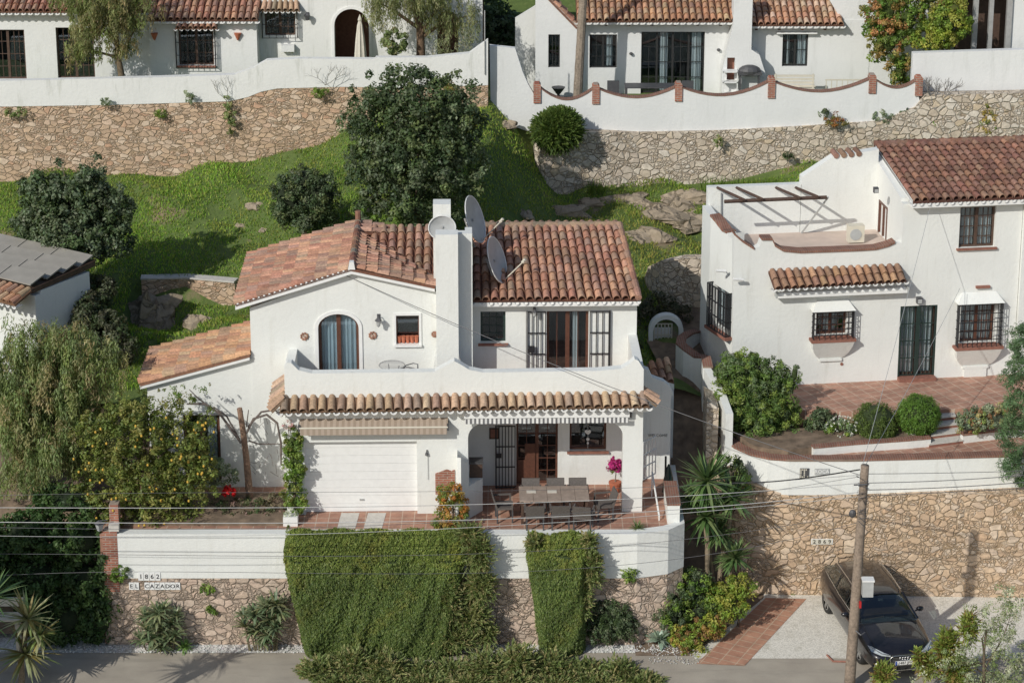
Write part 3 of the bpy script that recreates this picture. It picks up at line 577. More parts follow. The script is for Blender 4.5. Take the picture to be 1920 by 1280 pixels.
o = ft[0].x; Tn = Thing('scalloped_wall', 'white garden wall with swooping brick-edged top and brick piers before the upper middle house', 'wall', (o, SY, 0)); g = lambda L: [(p.x - o, p.z) for p in L]
mb = MB(); mb.wall(g(pts) + g(bot), 0, .25); Tn.part('parapet', mb, M['white_top'])
mb = MB()
for run in cop:
    r = g(run)
    for u, v in zip(r[:-1], r[1:]): mb.add([(u[0], -.03, u[1]), (v[0], -.03, v[1]), (v[0], .28, v[1]), (u[0], .28, u[1]), (u[0], -.03, u[1] + .035), (v[0], -.03, v[1] + .035), (v[0], .28, v[1] + .035), (u[0], .28, u[1] + .035)], [(0, 1, 5, 4), (4, 5, 6, 7), (3, 7, 6, 2), (0, 3, 2, 1)])
Tn.part('coping', mb, M['coping'])
for i in range(6):
    cx = wy(pil[i], ptop[i][1], SY); zt = wy(pil[i], ptop[i][0], SY).z; mb = MB(); x = cx.x - o; hw = .13; mb.box(x - hw, x + hw, -.06, .31, cx.z, zt - .03); mb.wall([(x - hw, zt - .03), (x + hw, zt - .03), (x + hw * .6, zt + .04), (x - hw * .6, zt + .04)], -.06, .31); Tn.part('brick_pier', mb, M['brick'])
# pale rubble wall under it: its foot follows the slope, left end curves forward
cu = [(1000, 255), (1003, 285), (1022, 322), (1060, 340), (1100, 347)]; RW = []
for (px, py), y in zip(cu, (20.0, 19.2, 18.7, 18.9, 19.4)):
    RW.append((wy(px, 300, y).x, y))
RW += [(wy(px, 300, SY - .12).x, SY - .12) for px in (1200, 1350, 1500, 1650, 1712, 1728, 1960)]
zt = [9.2, 8.9, 8.9, 9.05, 9.1] + [wy(px, py, SY - .12).z for px, py in ((1200, 247), (1350, 244), (1500, 236), (1650, 226), (1712, 200), (1728, 178), (1960, 172))]
Tn, q = stone_wall('rubble_wall', 'pale rubble retaining wall curving below the scalloped white wall', RW, .5, 5.8, [z - .03 for z in zt], 'stone_pale')
# top right white wall over stone
p = [wy(1712, 100, 20.6), wy(1960, 92, 20.6)]; q0 = [wy(1712, 172, 20.6), wy(1960, 168, 20.6)]; Tn = Thing('boundary_wall', 'plain white boundary wall at the top right on a stone base', 'wall', (p[0].x, 20.6, 0)); o = p[0].x
mb = MB(); mb.wall([(0, q0[0].z), (q0[1].x - o, q0[1].z), (p[1].x - o, p[1].z), (0, p[0].z)], 0, .3); Tn.part('parapet', mb, M['white_top'])
mb = MB(); mb.wall([(0, 8), (q0[1].x - o, 8), (q0[1].x - o, q0[1].z - .003), (0, q0[0].z - .003)], .02, .5); Tn.part('stonework', mb, M['stone_pale'])
mb = MB(); mb.box(p[0].x - .3, 40, 20.2, 20.62, 7, wy(1800, 178, 20.2).z); struct('planted_ledge', mb, M['earth'])

mb = MB(); mb.add([(-60, -1.2, .2), (-11.25, -1.2, .2), (-11.25, 2.0, 2.6), (-60, 2.0, 2.6), (-11.25, 6.2, 4.3), (-60, 6.2, 4.3)], [(0, 1, 2, 3), (3, 2, 4, 5)]); struct('side_slope', mb, M['earth'])
mb = MB(); a = [wz(232, 985, T + .012), wz(545, 985, T + .012), wz(560, 925, T + .012), wz(235, 925, T + .012)]; mb.plan([(p.x, p.y) for p in a], T, T + .06); struct('flower_bed', mb, M['earth'])
mb = MB(); [mb.add([wz(a, 990, T + .008), wz(a + 34, 990, T + .008), wz(b + 34, 961, T + .008), wz(b, 961, T + .008)], [(0, 1, 2, 3)]) for a, b in ((632, 640), (682, 690))]; struct('drive_tracks', mb, M['slab'])
# ------------------------------------------------------------------ the villa in the middle
H = Thing('villa', 'white two-storey villa in the middle with red tiled roofs, balcony and garage', 'house', (0, 0, T), 1.3)
L = H.L
def P2(px, py, y=0): a = L(px, py, y); return (a[0], a[1])
YU, YR = 1.9, 2.75                           # gable wall, recessed right wall
xL = L(533, 760)[0]; xR = L(1207, 760)[0]
gx0, gx1 = L(572, 900)[0], L(782, 900)[0]; gz = L(690, 828)[1]
ax0, ax1 = L(878, 900)[0], L(1167, 900)[0]; az = L(1000, 793)[1]
par = [P2(1207, 692), P2(1197, 676), P2(1190, 673), P2(1182, 681), P2(1165, 691), P2(1120, 695), P2(905, 698), P2(880, 693), P2(862, 682), P2(852, 677), P2(838, 684), P2(815, 697), P2(585, 700), P2(560, 694), P2(546, 680), P2(538, 680), P2(533, 688)]
rr = .42; aop = [(ax0, .0), (ax1, .0)] + [(ax1 - rr + rr * math.cos(t), az - rr + rr * math.sin(t)) for t in np.linspace(0, math.pi / 2, 7)] + [(ax0 + rr - rr * math.cos(t), az - rr + rr * math.sin(t)) for t in np.linspace(math.pi / 2, 0, 7)]
# front wall: garage and porch openings cut as notches through the ground line
out = [(xL, 0), (gx0, 0), (gx0, gz), (gx1, gz), (gx1, 0)] + [(ax0, 0)] + aop[::-1][0:7] + aop[2:9][::-1] + [(ax1, 0), (xR, 0)] + par
out = [(xL, 0), (gx0, 0), (gx0, gz), (gx1, gz), (gx1, 0), (ax0, 0)] + [(ax0 + rr - rr * math.cos(t), az - rr + rr * math.sin(t)) for t in np.linspace(0, math.pi / 2, 7)] + [(ax1 - rr + rr * math.cos(t), az - rr + rr * math.sin(t)) for t in np.linspace(math.pi / 2, 0, 7)] + [(ax1, 0), (xR, 0)] + par
mb = MB(); mb.wall(out, 0, .28)
mb.box(xL, xL + .25, .28, YU, 0, L(533, 700)[1]); mb.box(xR - .25, xR, .28, YR, 2.75, L(1207, 692)[1]); mb.box(xR - .25, xR, 2.2, YR + .2, 0, 2.75)
H.part('front_wall', mb, M['white'])
mb = MB(); mb.box(xL + .25, xR - .25, .28, YU + .2, 2.75, 3.02); mb.box(-1.2, xR - .25, YU + .2, YR + .1, 2.75, 3.02); H.part('balcony_floor', mb, M['patio'])
# garage door
mb = MB(); ng = 9
for i in range(ng): z0 = .01 + gz * i / ng; mb.box(gx0, gx1, .17, .20, z0, z0 + gz / ng - .005)
mb.box(gx0, gx1, .19, .23, 0, gz); gd = H.part('garage_door', mb, M['paint'])
mb = MB(); mb.box((gx0 + gx1) / 2 - .06, (gx0 + gx1) / 2 + .06, .14, .17, .35, .39); H.part('handle', mb, M['metal'], gd)
# porch: back wall, floor slab above, side
bx0, bx1 = ax0 - .3, xR - .02; YP = 1.85
d0, d1 = L(968, 850, YP)[0], L(1046, 850, YP)[0]; dz = L(1000, 792, YP)[1]; w0, w1 = L(1068, 820, YP)[0], L(1137, 820, YP)[0]; wz0, wz1 = L(1100, 845, YP)[1], L(1100, 790, YP)[1]
mb = MB(); mb.wall([(bx0, 0), (d0, 0), (d0, dz), (d1, dz), (d1, 0), (bx1, 0), (bx1, 2.75), (bx0, 2.75)], YP, YP + .25, [rect(w0, w1, wz0, wz1)]); mb.box(bx0, bx0 + .3, .28, YP, 0, 2.75); H.part('porch_wall', mb, M['white'])
d = window(H, d0, d1, .02, dz, YP, name='porch_door', leaves=2, bars=(2, 5), sill=None, rec=.12, room=1.2)
mb = MB(); mb.box(d0 + .06, (d0 + d1) / 2 - .05, YP + .08, YP + .115, .08, .75); mb.box(d0 + .25, (d0 + d1) / 2 - .05, YP + .075, YP + .11, .75, 1.25); H.part('panel', mb, M['wood'], d)
window(H, w0, w1, wz0, wz1, YP, name='window', leaves=1, bars=(1, 1), sill='sill', room=.8)
mb = MB(); hx, hz = (w0 + w1) / 2, (wz0 + wz1) / 2 + .1
hp_ = [(hx + .09 * 1.0 * math.sin(t) ** 3, hz + .09 * (13 * math.cos(t) - 5 * math.cos(2 * t) - 2 * math.cos(3 * t) - math.cos(4 * t)) / 16) for t in np.linspace(0, 2 * math.pi, 20)[:-1]]
mb.wall(hp_, YP + .06, YP + .08); mb.box(hx - .004, hx + .004, YP + .06, YP + .068, wz0 + .05, wz1 - .01)
for zz, r0 in ((.05, .03), (-.12, .05), (-.24, .035)): mb.ball((hx, YP + .07, hz + zz - .1), (r0, .01, r0), 6)
og = Thing('window_ornament', 'white heart on a string hanging inside the porch window', 'ornament', H.out((hx, YP + .07, wz0 + .2)), 1.3); mb.v = [(a - hx, b - YP - .07, c - wz0 - .2) for a, b, c in mb.v]; og.part('heart', mb, M['paint'])
# open security gate leaf beside the porch door
gmx = L(930, 850, YP - .25)[0]; mb = MB(); grille(mb, gmx, d0 - .04, .03, dz - .02, YP - .2, 7, 4, .013); mb.box(gmx - .02, gmx + .02, YP - .22, YP - .18, 0, dz); mb.box(gmx, gmx + .16, YP - .24, YP - .2, .95, 1.08); H.part('porch_gate', mb, M['iron'])
mb = MB(); a = L(918, 805, YP - .02); mb.box(a[0], a[0] + .26, YP - .03, YP - .002, a[1] - .3, a[1] + .05); 
og = Thing('wall_picture', 'brown picture on the porch wall left of the iron gate', 'picture', H.out((a[0] + .13, YP - .03, a[1] - .12)), 1.3); mb = MB(); mb.box(-.14, .14, 0, .02, -.17, .17); og.part('frame', mb, M['darkwood']); mb = MB(); mb.box(-.10, .10, -.006, -.001, -.13, .13); og.part('image', mb, M['sill'])
# corner barbecue wing: faces away from the sun
q0 = H.G(857, 972, 0); q1 = H.G(900, 951, 0); mb = MB(); zA = 1.9; zB = 1.55
mb.plan([(ax0 - .30, -.62), (ax0 - .20, -.66), (ax0 + .40, .15), (ax0 + .40, .6), (ax0 - .0, .6), (ax0 - .30, 0)], 0, .98); mb.plan([(ax0 - .30, -.62), (ax0 - .20, -.66), (ax0 + .02, -.36), (ax0 + .02, .2), (ax0 - .30, .2)], .98, [1.95, 1.95, 1.6, 1.6, 1.9]); H.part('barbecue_corner', mb, M['white'])
mb = MB(); mb.box(ax0 + .05, ax0 + .36, .10, .5, .98, 1.4); og = Thing('barbecue', 'dark brick barbecue box in the left corner of the porch', 'barbecue', H.out((ax0 + .2, .3, .98)), 1.3)
mb = MB(); mb.box(-.16, .2, -.12, .25, .002, .42); og.part('firebox', mb, M['darkwood']); mb = MB(); mb.box(-.18, .22, -.14, .27, .42, .46); og.part('lid', mb, M['greyiron'])
# tiled canopy along the front
e0 = L(524, 772, -.42); e1 = L(1218, 762, -.42); zt0, zt1 = L(533, 746, 0)[1], L(1207, 738, 0)[1]
mb = MB(); tiles(mb, (e0[0], -.42, e0[1]), (e1[0], -.42, e1[1]), (xL - .1, -.002, zt0), (xR + .1, -.002, zt1), PAL_TAN, sp=.262, ex=.5, seed=5, r=.105, n=8, dark=(.25, .15, .09))
tiles(mb, (xL - .34, 1.7, e0[1] - .02), (xL - .34, -.35, e0[1] - .02), (xL - .002, 1.7, zt0 + .06), (xL - .002, -.25, zt0 + .06), PAL_TAN, sp=.26, ex=.42, seed=6, r=.10)
tiles(mb, (xR + .34, -.35, e1[1]), (xR + .34, .3, e1[1]), (xR + .002, -.25, zt1 + .06), (xR + .002, .3, zt1 + .06), PAL_TAN, sp=.26, ex=.42, seed=7, r=.10)
ca = H.part('canopy_tiles', mb, M['tile'])
mb = MB(); eave(mb, (e0[0], -.40, e0[1] - .01), (e1[0], -.40, e1[1] - .01), .262, .03, .06, .095); mb.box(xL - .12, xR + .12, -.16, -.002, min(e0[1], e1[1]) - .20, min(e0[1], e1[1]) - .06); H.part('eave_mortar', mb, M['paint'], ca)
# awnings
def awning(x0, x1, z0, z1, y0, name, m, label, striped=False):
    og = Thing(name, label, 'awning', H.out(((x0 + x1) / 2, y0, (z0 + z1) / 2)), 1.3); w_ = (x1 - x0) / 2; h = (z1 - z0) / 2
    if not striped:
        mb = MB(); mb.add([(-w_, 0, h), (w_, 0, h), (w_, -.30, h * .25), (-w_, -.30, h * .25), (w_, -.02, -.1), (-w_, -.02, -.1)], [(0, 3, 2, 1), (3, 5, 4, 2)]); og.part('canvas', mb, M[m])
        mb = MB(); mb.add([(-w_ + .03, -.33, h * .08), (w_ - .03, -.33, h * .08), (w_ - .03, -.34, -h), (-w_ + .03, -.34, -h), (-w_ + .03, -.32, h * .08), (w_ - .03, -.32, h * .08), (w_ - .03, -.325, -h), (-w_ + .03, -.325, -h)], [(3, 2, 1, 0), (4, 5, 6, 7)]); og.part('valance', mb, M[m])
        mb = MB(); mb.tube([(-w_, -.32, h * .15), (w_, -.32, h * .15)], .028, 8); og.part('front_bar', mb, M['cream'])
        for s in (-1, 1): mb = MB(); mb.box(s * w_ - .03, s * w_ + .03, -.33, 0, -h * .4, h * .5); og.part('arm', mb, M['greyiron'])
    else:
        mb = MB(); mb.box(-w_, w_ , -.20, -.002, .0, h); og.part('housing', mb, M['paint'])
        mb = MB(); n = 80; pts = [(-w_ + .03 + (2 * w_ - .06) * i / n, -.22 - .012 * math.sin(i * .9)) for i in range(n + 1)]
        mb.add([(p[0], p[1], z) for p in pts for z in (-h, .0)] , [(2 * i, 2 * i + 2, 2 * i + 3, 2 * i + 1) for i in range(n)]); og.part('valance', mb, M[m])
        mb = MB(); mb.box(w_ - .0, w_ + .07, -.14, -.002, -.04, h + .06); og.part('crank_box', mb, M['greyiron'])
    return og
a0, a1 = L(562, 800, -.05)[0], L(840, 800, -.05)[0]; awning(a0, a1, L(700, 815, -.34)[1], L(700, 785, -.05)[1], -.002, 'awning', 'awn', 'folded beige striped awning above the garage door')
a0, a1 = L(870, 780, -.1)[0], L(1180, 780, -.1)[0]; awning(a0, a1, L(1000, 793, -.2)[1], L(1000, 771, -.1)[1], -.002, 'awning', 'val', 'rolled-up awning with a grey and white striped valance over the porch', True)
# upper gable wall
g0, g1 = L(469, 600, YU)[0], L(886, 600, YU)[0]
rk = lambda px, py: L(px, py, YU)
zE = rk(469, 578)[1]; zAp = rk(659, 508)[1]; zRt = rk(818, 547)[1]; zTp = rk(870, 438)[1]
dA0, dA1 = rk(597, 640)[0], rk(673, 640)[0]; dAz = rk(635, 588)[1]; sw = (rk(743, 640)[0], rk(786, 640)[0], rk(760, 645)[1], rk(760, 591)[1])
fl = 3.02; outl = [(g0, -.05), (xL, -.05), (xL, 2.7), (g1, 2.7), (g1, zTp), (rk(858, 438)[0], zTp), (rk(818, 500)[0], zRt + .5), (rk(818, 540)[0], zRt), (rk(659, 500)[0], zAp), (g0, zE)]
mb = MB(); mb.wall(outl, YU, YU + .3, [arch(dA0, dA1, fl, dAz, dAz - .42), rect(*sw)]); mb.box(g0, g0 + .3, YU + .3, 6.2, -.05, zE - .02); mb.box(g1 - .2, g1, YU + .3, 5.9, 2.7, zRt + .2)
mb.add([(g1 - .2, YU + .3, zRt), (g1, YU + .3, zRt), (g1, 5.9, zRt), (g1 - .2, 5.9, zRt), (g1 - .2, YU + .3, zTp), (g1, YU + .3, zTp), (g1, YU + .6, zTp), (g1 - .2, YU + .6, zTp), ], [(0, 1, 5, 4), (4, 5, 6, 7), (1, 2, 6, 5), (0, 4, 7, 3)]); H.part('gable_wall', mb, M['white'])
mb = MB(); f2 = .10  # raised plaster surrounds
o1 = arch(dA0 - f2, dA1 + f2, fl, dAz + f2, dAz - .42); i1 = arch(dA0, dA1, fl - .01, dAz, dAz - .42)
mb.wall([(dA0 - f2, fl)] + [(dA0, fl)] + i1[2:][::-1] + [(dA1, fl), (dA1 + f2, fl)] + o1[2:], YU - .035, YU - .001)
x0, x1, z0, z1 = sw; mb.box(x0 - .07, x1 + .07, YU - .03, YU - .001, z1, z1 + .07); mb.box(x0 - .07, x0, YU - .03, YU - .001, z0, z1); mb.box(x1, x1 + .07, YU - .03, YU - .001, z0, z1); H.part('window_surround', mb, M['paint'])
window(H, dA0, dA1, fl + .02, dAz, YU, name='balcony_door', leaves=2, bars=(1, 1), curt=[(.08, .48), (.55, .92)], curtm='blue_curtain', arched=.42, sill=None, fw=.075, room=.7, label='arched balcony door with pale blue curtains')
wf = window(H, *sw, YU, name='window', leaves=1, bars=(1, 1), sill='paint', fw=.035, frame='wood', rec=.2)
mb = MB()
for k in range(5): x = x0 + .08 + (x1 - x0 - .16) * k / 4; mb.lathe((x, YU + .1, z0 + .01), [(.045, 0), (.062, .17), (.07, .2)], 8)
og = Thing('flowerpots', 'row of small terracotta pots on the sill of the upper square window', 'flowerpots', H.out(((x0 + x1) / 2, YU + .1, z0 + .01)), 1.3, kind=None); mb.v = [(a - (x0 + x1) / 2, b - YU - .1, c - z0 - .01) for a, b, c in mb.v]; og.part('pots', mb, M['pot'])
# recessed right wall
rx0, rx1 = g1 - .1, L(1194, 600, YR)[0]; rz = lambda px, py: L(px, py, YR)
zE2 = rz(1040, 566)[1]; s1 = (rz(901, 600)[0], rz(948, 600)[0], rz(920, 643)[1], rz(920, 584)[1]); s2 = (rz(1025, 600)[0], rz(1104, 600)[0], 3.04, rz(1060, 583)[1])
mb = MB(); mb.wall([(rx0, 2.7), (rx1, 2.7), (rx1, zE2), (rx0, zE2)], YR, YR + .3, [rect(*s1), rect(*s2)]); mb.box(rx1 - .3, rx1, YR + .3, 9.0, 0, zE2 - .03); H.part('upper_wall', mb, M['white'])
window(H, *s1, YR, leaves=1, bars=(3, 4), frame='green', sill='sill', rec=.18); window(H, *s2, YR, name='balcony_door', leaves=2, bars=(2, 1), sill=None, fw=.075, rec=.16, room=.9, curt=[(.62, .74)])
for (a, b_, nm) in ((988, 1024, 0), (1105, 1143, 1)):
    x0, x1 = rz(a, 600)[0], rz(b_, 600)[0]; mb = MB(); grille(mb, x0 + .02, x1 - .02, 3.05, s2[3], YR - .06, 4 if nm else 5, 4, .013); mb.box((x0 if not nm else x1) - .025, (x0 if not nm else x1) + .025, YR - .085, YR - .035, 3.05, s2[3] + .02)
    gm = H.part('balcony_gate', mb, M['iron'])
    if not nm: mb = MB(); mb.box(x0 + .05, x0 + .22, YR - .10, YR - .07, 3.75, 3.95); H.part('lock', mb, M['iron'], gm)
mb = MB(); x = rz(988, 600)[0]; mb.tube([(x, YR - .06, 3.04), (x, YR - .06, s2[3] + .02)], .03, 8); H.part('downpipe', mb, M['metal'])
# roofs
zR = 6.62; yR = 5.6; eN = L(1195, 562, YR - .35); eN0 = L(888, 566, YR - .35); ze = (eN[1] + eN0[1]) / 2 + .03
rA = H.G(888, 440, zR); rB = H.G(1163, 434, zR)
mb = MB(); tiles(mb, (g1 + .02, YR - .35, ze), (eN[0] + .02, YR - .35, ze), (g1 + .02, yR, zR), (rB[0], yR, zR), PAL_RED, sp=.25, ex=.36, seed=11, r=.104, n=7, dark=(.16, .065, .04))
tiles(mb, (rB[0] + .25, yR + 3.2, ze + .2), (g1 + .0, yR + 3.2, ze + .2), (rB[0], yR + .02, zR), (g1, yR + .02, zR), PAL_RED, sp=.25, ex=.6, seed=12)
r1 = H.part('roof', mb, M['tile'], label='red tiled roof over the right part of the villa')
mb = MB(); ridge(mb, [(g1, yR, zR + .03), (rB[0], yR, zR + .03)], PAL_TAN, .11); ridge(mb, [(rB[0], yR, zR + .04), (eN[0] + .03, YR - .35, ze + .06)], PAL_RED, .11, 8); H.part('ridge_tiles', mb, M['tile'], r1)
mb = MB(); eave(mb, (g1 + .02, YR - .33, ze - .02), (eN[0] + .02, YR - .33, ze - .02), .25, .05, .07, .085); mb.box(g1 + .02, eN[0] + .05, YR - .33, YR - .002, ze - .2, ze - .08); H.part('eave_mortar', mb, M['paint'], r1)
# gable roof: ridge runs back
apx = rk(660, 499); zG = apx[1]; yF = YU - .22; eL = L(441, 571, yF); yBk = 6.1; sl = (zG - eL[1]) / (apx[0] - eL[0]); zRr = L(815, 537, yF)[1]; xRr = L(815, 537, yF)[0]
mb = MB(); tiles(mb, (eL[0], yBk, eL[1]), (eL[0], yF, eL[1]), (apx[0], yBk, zG), (apx[0], yF, zG), PAL_RED, sp=.25, ex=.36, seed=13, r=.10, dark=(.26, .12, .075))
slr = (zG - zRr) / (xRr - apx[0]); fz = lambda x, y: zR - (yR - y) * (zR - ze) / (yR - YR + .35)
k = (zR - ze) / (yR - YR + .35); 
def onmain(px, py):                          # a pixel met with the plane of the main roof
    y_ = 2.4
    while y_ < yR and L(px, py, y_)[1] > zR - k * (yR - y_): y_ += .02
    return (L(px, py, y_)[0], y_, zR - k * (yR - y_))
V1 = onmain(813, 528); R2 = (apx[0], 5.05, zG); yv = lambda x: R2[1] + (V1[1] - R2[1]) * (x - R2[0]) / (V1[0] - R2[0])
tiles(mb, (xRr + .02, yF, zRr), (V1[0], V1[1], V1[2] + .03), (apx[0], yF, zG), R2, PAL_RED, sp=(Vector(V1) - Vector((xRr, yF, zRr))).length / 12.5, ex=.36, seed=14, r=.10, dark=(.2, .085, .05))
tiles(mb, (apx[0] + 1.1, R2[1] + .25, zR - .12), (apx[0] + 1.1, yBk, zR - .2), R2, (apx[0], yBk, zG), PAL_RED, sp=.25, ex=.36, seed=16, r=.10, dark=(.2, .085, .05))
xs0, xs1 = apx[0] + .12, xRr + .42
tiles(mb, (xs0, YU, zR - k * (yR - YU)), (xs1, YU, zR - k * (yR - YU)), (xs0, yR, zR), (xs1, yR, zR), PAL_RED, sp=.25, ex=.36, seed=15, r=.104, n=7, slab=False, keep=lambda p: p.y > yv(p.x) - .05)
mb.add([(xs0, yv(xs0), zR - k * (yR - yv(xs0)) + .01), (V1[0], V1[1], V1[2] + .01), (xs1, V1[1] - .1, V1[2] - .03), (xs1, yR, zR + .01), (xs0, yR, zR + .01)], [(0, 1, 2, 3, 4)], (.16, .065, .04))
r2 = H.part('roof', mb, M['tile'], label='red tiled gable roof over the left part of the villa')
mb = MB(); ridge(mb, [(apx[0], yF, zG + .05), (apx[0], yBk, zG + .05)], [(.30, .26, .2), (.36, .2, .13), (.33, .15, .1)], .10); mb.tube([(apx[0], yBk - .25, zG), (apx[0], yBk - .25, zG + .4)], .085, 8, (.30, .15, .1)); H.part('ridge_tiles', mb, M['tile'], r2)
mb = MB()
for (xa, za, xb, zb) in ((eL[0], eL[1], apx[0], zG), (apx[0], zG, xRr, zRr)): mb.add([(xa, yF, za - .16), (xb, yF, zb - .16), (xb, yF, zb - .01), (xa, yF, za - .01), (xa, YU, za - .16), (xb, YU, zb - .16), (xb, YU, zb - .01), (xa, YU, za - .01)], [(0, 1, 2, 3), (7, 6, 5, 4), (0, 4, 5, 1), (3, 2, 6, 7), (0, 3, 7, 4), (1, 5, 6, 2)])
mb.wall([(apx[0] - .1, zG - .02), (apx[0] + .1, zG - .02), (apx[0] + .06, zG + .2), (apx[0] - .06, zG + .2)], yF - .03, yF + .15)
n = 22
for i in range(n): t = (i + .5) / n; mb.ball((eL[0] + (apx[0] - eL[0]) * t, yF - .0, eL[1] + (zG - eL[1]) * t + .0), (.035, .03, .022), 6)
H.part('barge_board', mb, M['paint'], r2)
# low side wing
wA = L(262, 719, YU - .1); wB = L(468, 664, YU - .1); yb = 4.5
mb = MB(); x0 = L(275, 720, YU)[0]; mb.wall([(x0, -.1), (g0 + .01, -.1), (g0 + .01, wB[1] - .06), (x0, wA[1] - .04)], YU + .02, YU + .3, [rect(L(345, 850, YU)[0], L(414, 850, YU)[0], .02, L(400, 778, YU)[1])]); mb.box(x0, x0 + .3, YU + .3, 4.6, -.1, wA[1] - .1); H.part('side_wing', mb, M['white'])
mb = MB(); tiles(mb, (wA[0], yb, wA[1]), (wA[0], YU - .15, wA[1]), (wB[0], yb, wB[1]), (wB[0], YU - .15, wB[1]), PAL_ORANGE, sp=.26, ex=.36, seed=17, r=.105, dark=(.26, .13, .08)); r3 = H.part('roof', mb, M['tile'], label='low orange tiled roof over the side wing at the left')
mb = MB(); mb.add([(wA[0], YU - .14, wA[1] - .16), (wB[0], YU - .14, wB[1] - .16), (wB[0], YU - .14, wB[1] - .02), (wA[0], YU - .14, wA[1] - .02), (wA[0], YU + .02, wA[1] - .16), (wB[0], YU + .02, wB[1] - .16)], [(0, 1, 2, 3), (0, 4, 5, 1)]); H.part('barge_board', mb, M['paint'], r3)
window(H, L(345, 850, YU)[0], L(414, 850, YU)[0], .03, L(400, 778, YU)[1], YU + .02, name='garden_door', leaves=2, bars=(1, 1), curt=[(.62, .88)], sill=None, fw=.08)
mb = MB(); x = L(340, 780, YU)[0]; mb.box(x, L(416, 780, YU)[0], YU - .1, YU + .02, L(400, 775, YU)[1], L(400, 770, YU)[1] ); H.part('door_canopy', mb, M['grey'])
# chimney
cx0, cx1 = L(817, 500, YU - .45)[0], L(859, 500, YU - .45)[0]; zc = L(840, 440, YU - .45)[1]
mb = MB(); mb.box(cx0, cx1, YU - .45, YU, 3.02, zc); mb.wall([(cx0 - .28, 3.02), (cx1 + .28, 3.02), (cx1 + .12, 3.5), (cx1 + .02, 4.1), (cx0 - .02, 4.1), (cx0 - .12, 3.5)], YU - .42, YU - .002)
yc = YU + .5; k0, k1 = L(812, 400, yc)[0], L(845, 400, yc)[0]; mb.box(k0, k1, yc, yc + .5, zRt - .2, L(830, 383, yc)[1]); ch = H.part('chimney', mb, M['white'])
# rear block so that the house is closed from behind
mb = MB(); mb.box(g0 + .3, rx1 - .3, 8.2, 8.5, 0, zE2 - .2); mb.box(x0 + .3, g0, 4.3, 4.55, 0, wA[1] - .1); H.part('rear_wall', mb, M['white'])
# satellite dishes
def dish(px, py, y, dx, dz, turn, label, arm=True):
    c = L(px, py, y); og = Thing('satellite_dish', label, 'dish', H.out((c[0], y, c[1])), 1.3 + turn, 'satellite dishes on the villa roof'); n = 28; mb = MB(); rings = [0, .35, .7, 1]
    for r in rings[1:]:
        for k in range(n): t = 2 * math.pi * k / n; mb.v.append((dx * r * math.cos(t), -.10 * r * r + .10, dz * r * math.sin(t)))
    mb.v.append((0, .10, 0)); ce = len(mb.v) - 1
    mb.f += [(ce, k, (k + 1) % n) for k in range(n)] + [(i * n + k, (i + 1) * n + k, (i + 1) * n + (k + 1) % n, i * n + (k + 1) % n) for i in range(2) for k in range(n)]; mb.t = [(1, 1, 1)] * len(mb.f)
    og.part('reflector', mb, M['dish'], smooth=True)
    b2 = MB(); b2.v = [(a * 1.0, b + .025, c) for a, b, c in mb.v]; b2.f = [f[::-1] for f in mb.f]; m0 = len(b2.v)
    b2.t = [(1, 1, 1)] * len(b2.f); t0 = [(dx * 1.0 * math.cos(2 * math.pi * k / n), -.004, dz * math.sin(2 * math.pi * k / n)) for k in range(n)]; b2.tube(t0 + [t0[0]], .018, 5); og.part('rim', b2, M['dishback'])
    if arm:
        mb = MB(); mb.tube([(0, .02, -dz * .95), (0, -.75, -dz * .35)], .02, 6); mb.tube([(0, -.70, -dz * .38), (0, -.82, -dz * .28)], .045, 8); mb.box(-.12, .12, -.80, -.76, -dz * .36, -dz * .30); og.part('receiver_arm', mb, M['cream'])
    mb = MB(); mb.tube([(0, .06, 0), (0, .30, -.05)], .04, 6); mb.tube([(0, .3, .1), (0, .3, -dz * 1.15)], .03, 6); og.part('mount', mb, M['metal'])
    if arm: og.o.rotation_euler = (R(-19), 0, R(1.3 + turn))
    return og
dish(829, 427, YU + .35, .38, .36, 0, 'pale round satellite dish facing front beside the chimney', False)
dish(891, 411, 4.3, .70, .70, 74, 'large grey satellite dish edge on, the higher one behind the white fin wall'); dish(932, 487, 3.25, .68, .68, 74, 'large grey satellite dish edge on, the lower one over the red tiles')
mb = MB(); c = L(893, 512, 3.9); mb.tube([(g1 - .05, 3.9, c[1]), (c[0] + .55, 3.95, c[1])], .022, 6); mb.tube([(g1 - .05, 4.1, c[1] - .35), (c[0] + .55, 4.1, c[1] - .1)], .018, 6); H.part('dish_bracket', mb, M['metal'])
# wall plates, lamp
for px, py, lb in ((571, 630, 'round flowered ceramic plate left of the arched balcony door'), (699, 628, 'round flowered ceramic plate right of the arched balcony door'), (815, 626, 'small ceramic plate on the wall next to the chimney')):
    c = L(px, py, YU); og = Thing('wall_plate', lb, 'plate', H.out((c[0], YU, c[1])), 1.3, 'ceramic plates on the gable wall'); mb = MB(); rd = random.Random(px); r0 = .13 if px < 800 else .09
    mb.wall([(r0 * .75 * math.cos(t), r0 * .75 * math.sin(t)) for t in np.linspace(0, 6.283, 13)[:-1]], -.03, -.002); mb.t = [(.6, .5, .42)] * len(mb.f)
    for k in range(9): t = k * .7; mb.ball((r0 * .72 * math.cos(t), -.03, r0 * .72 * math.sin(t)), (.035, .015, .035), 6, jit((.35, .18, .12), .3))
    for k in range(5): mb.ball((rd.uniform(-.05, .05), -.035, rd.uniform(-.05, .05)), .022, 6, jit((.4, .22, .16), .4))
    og.part('dish', mb, M['tile'])
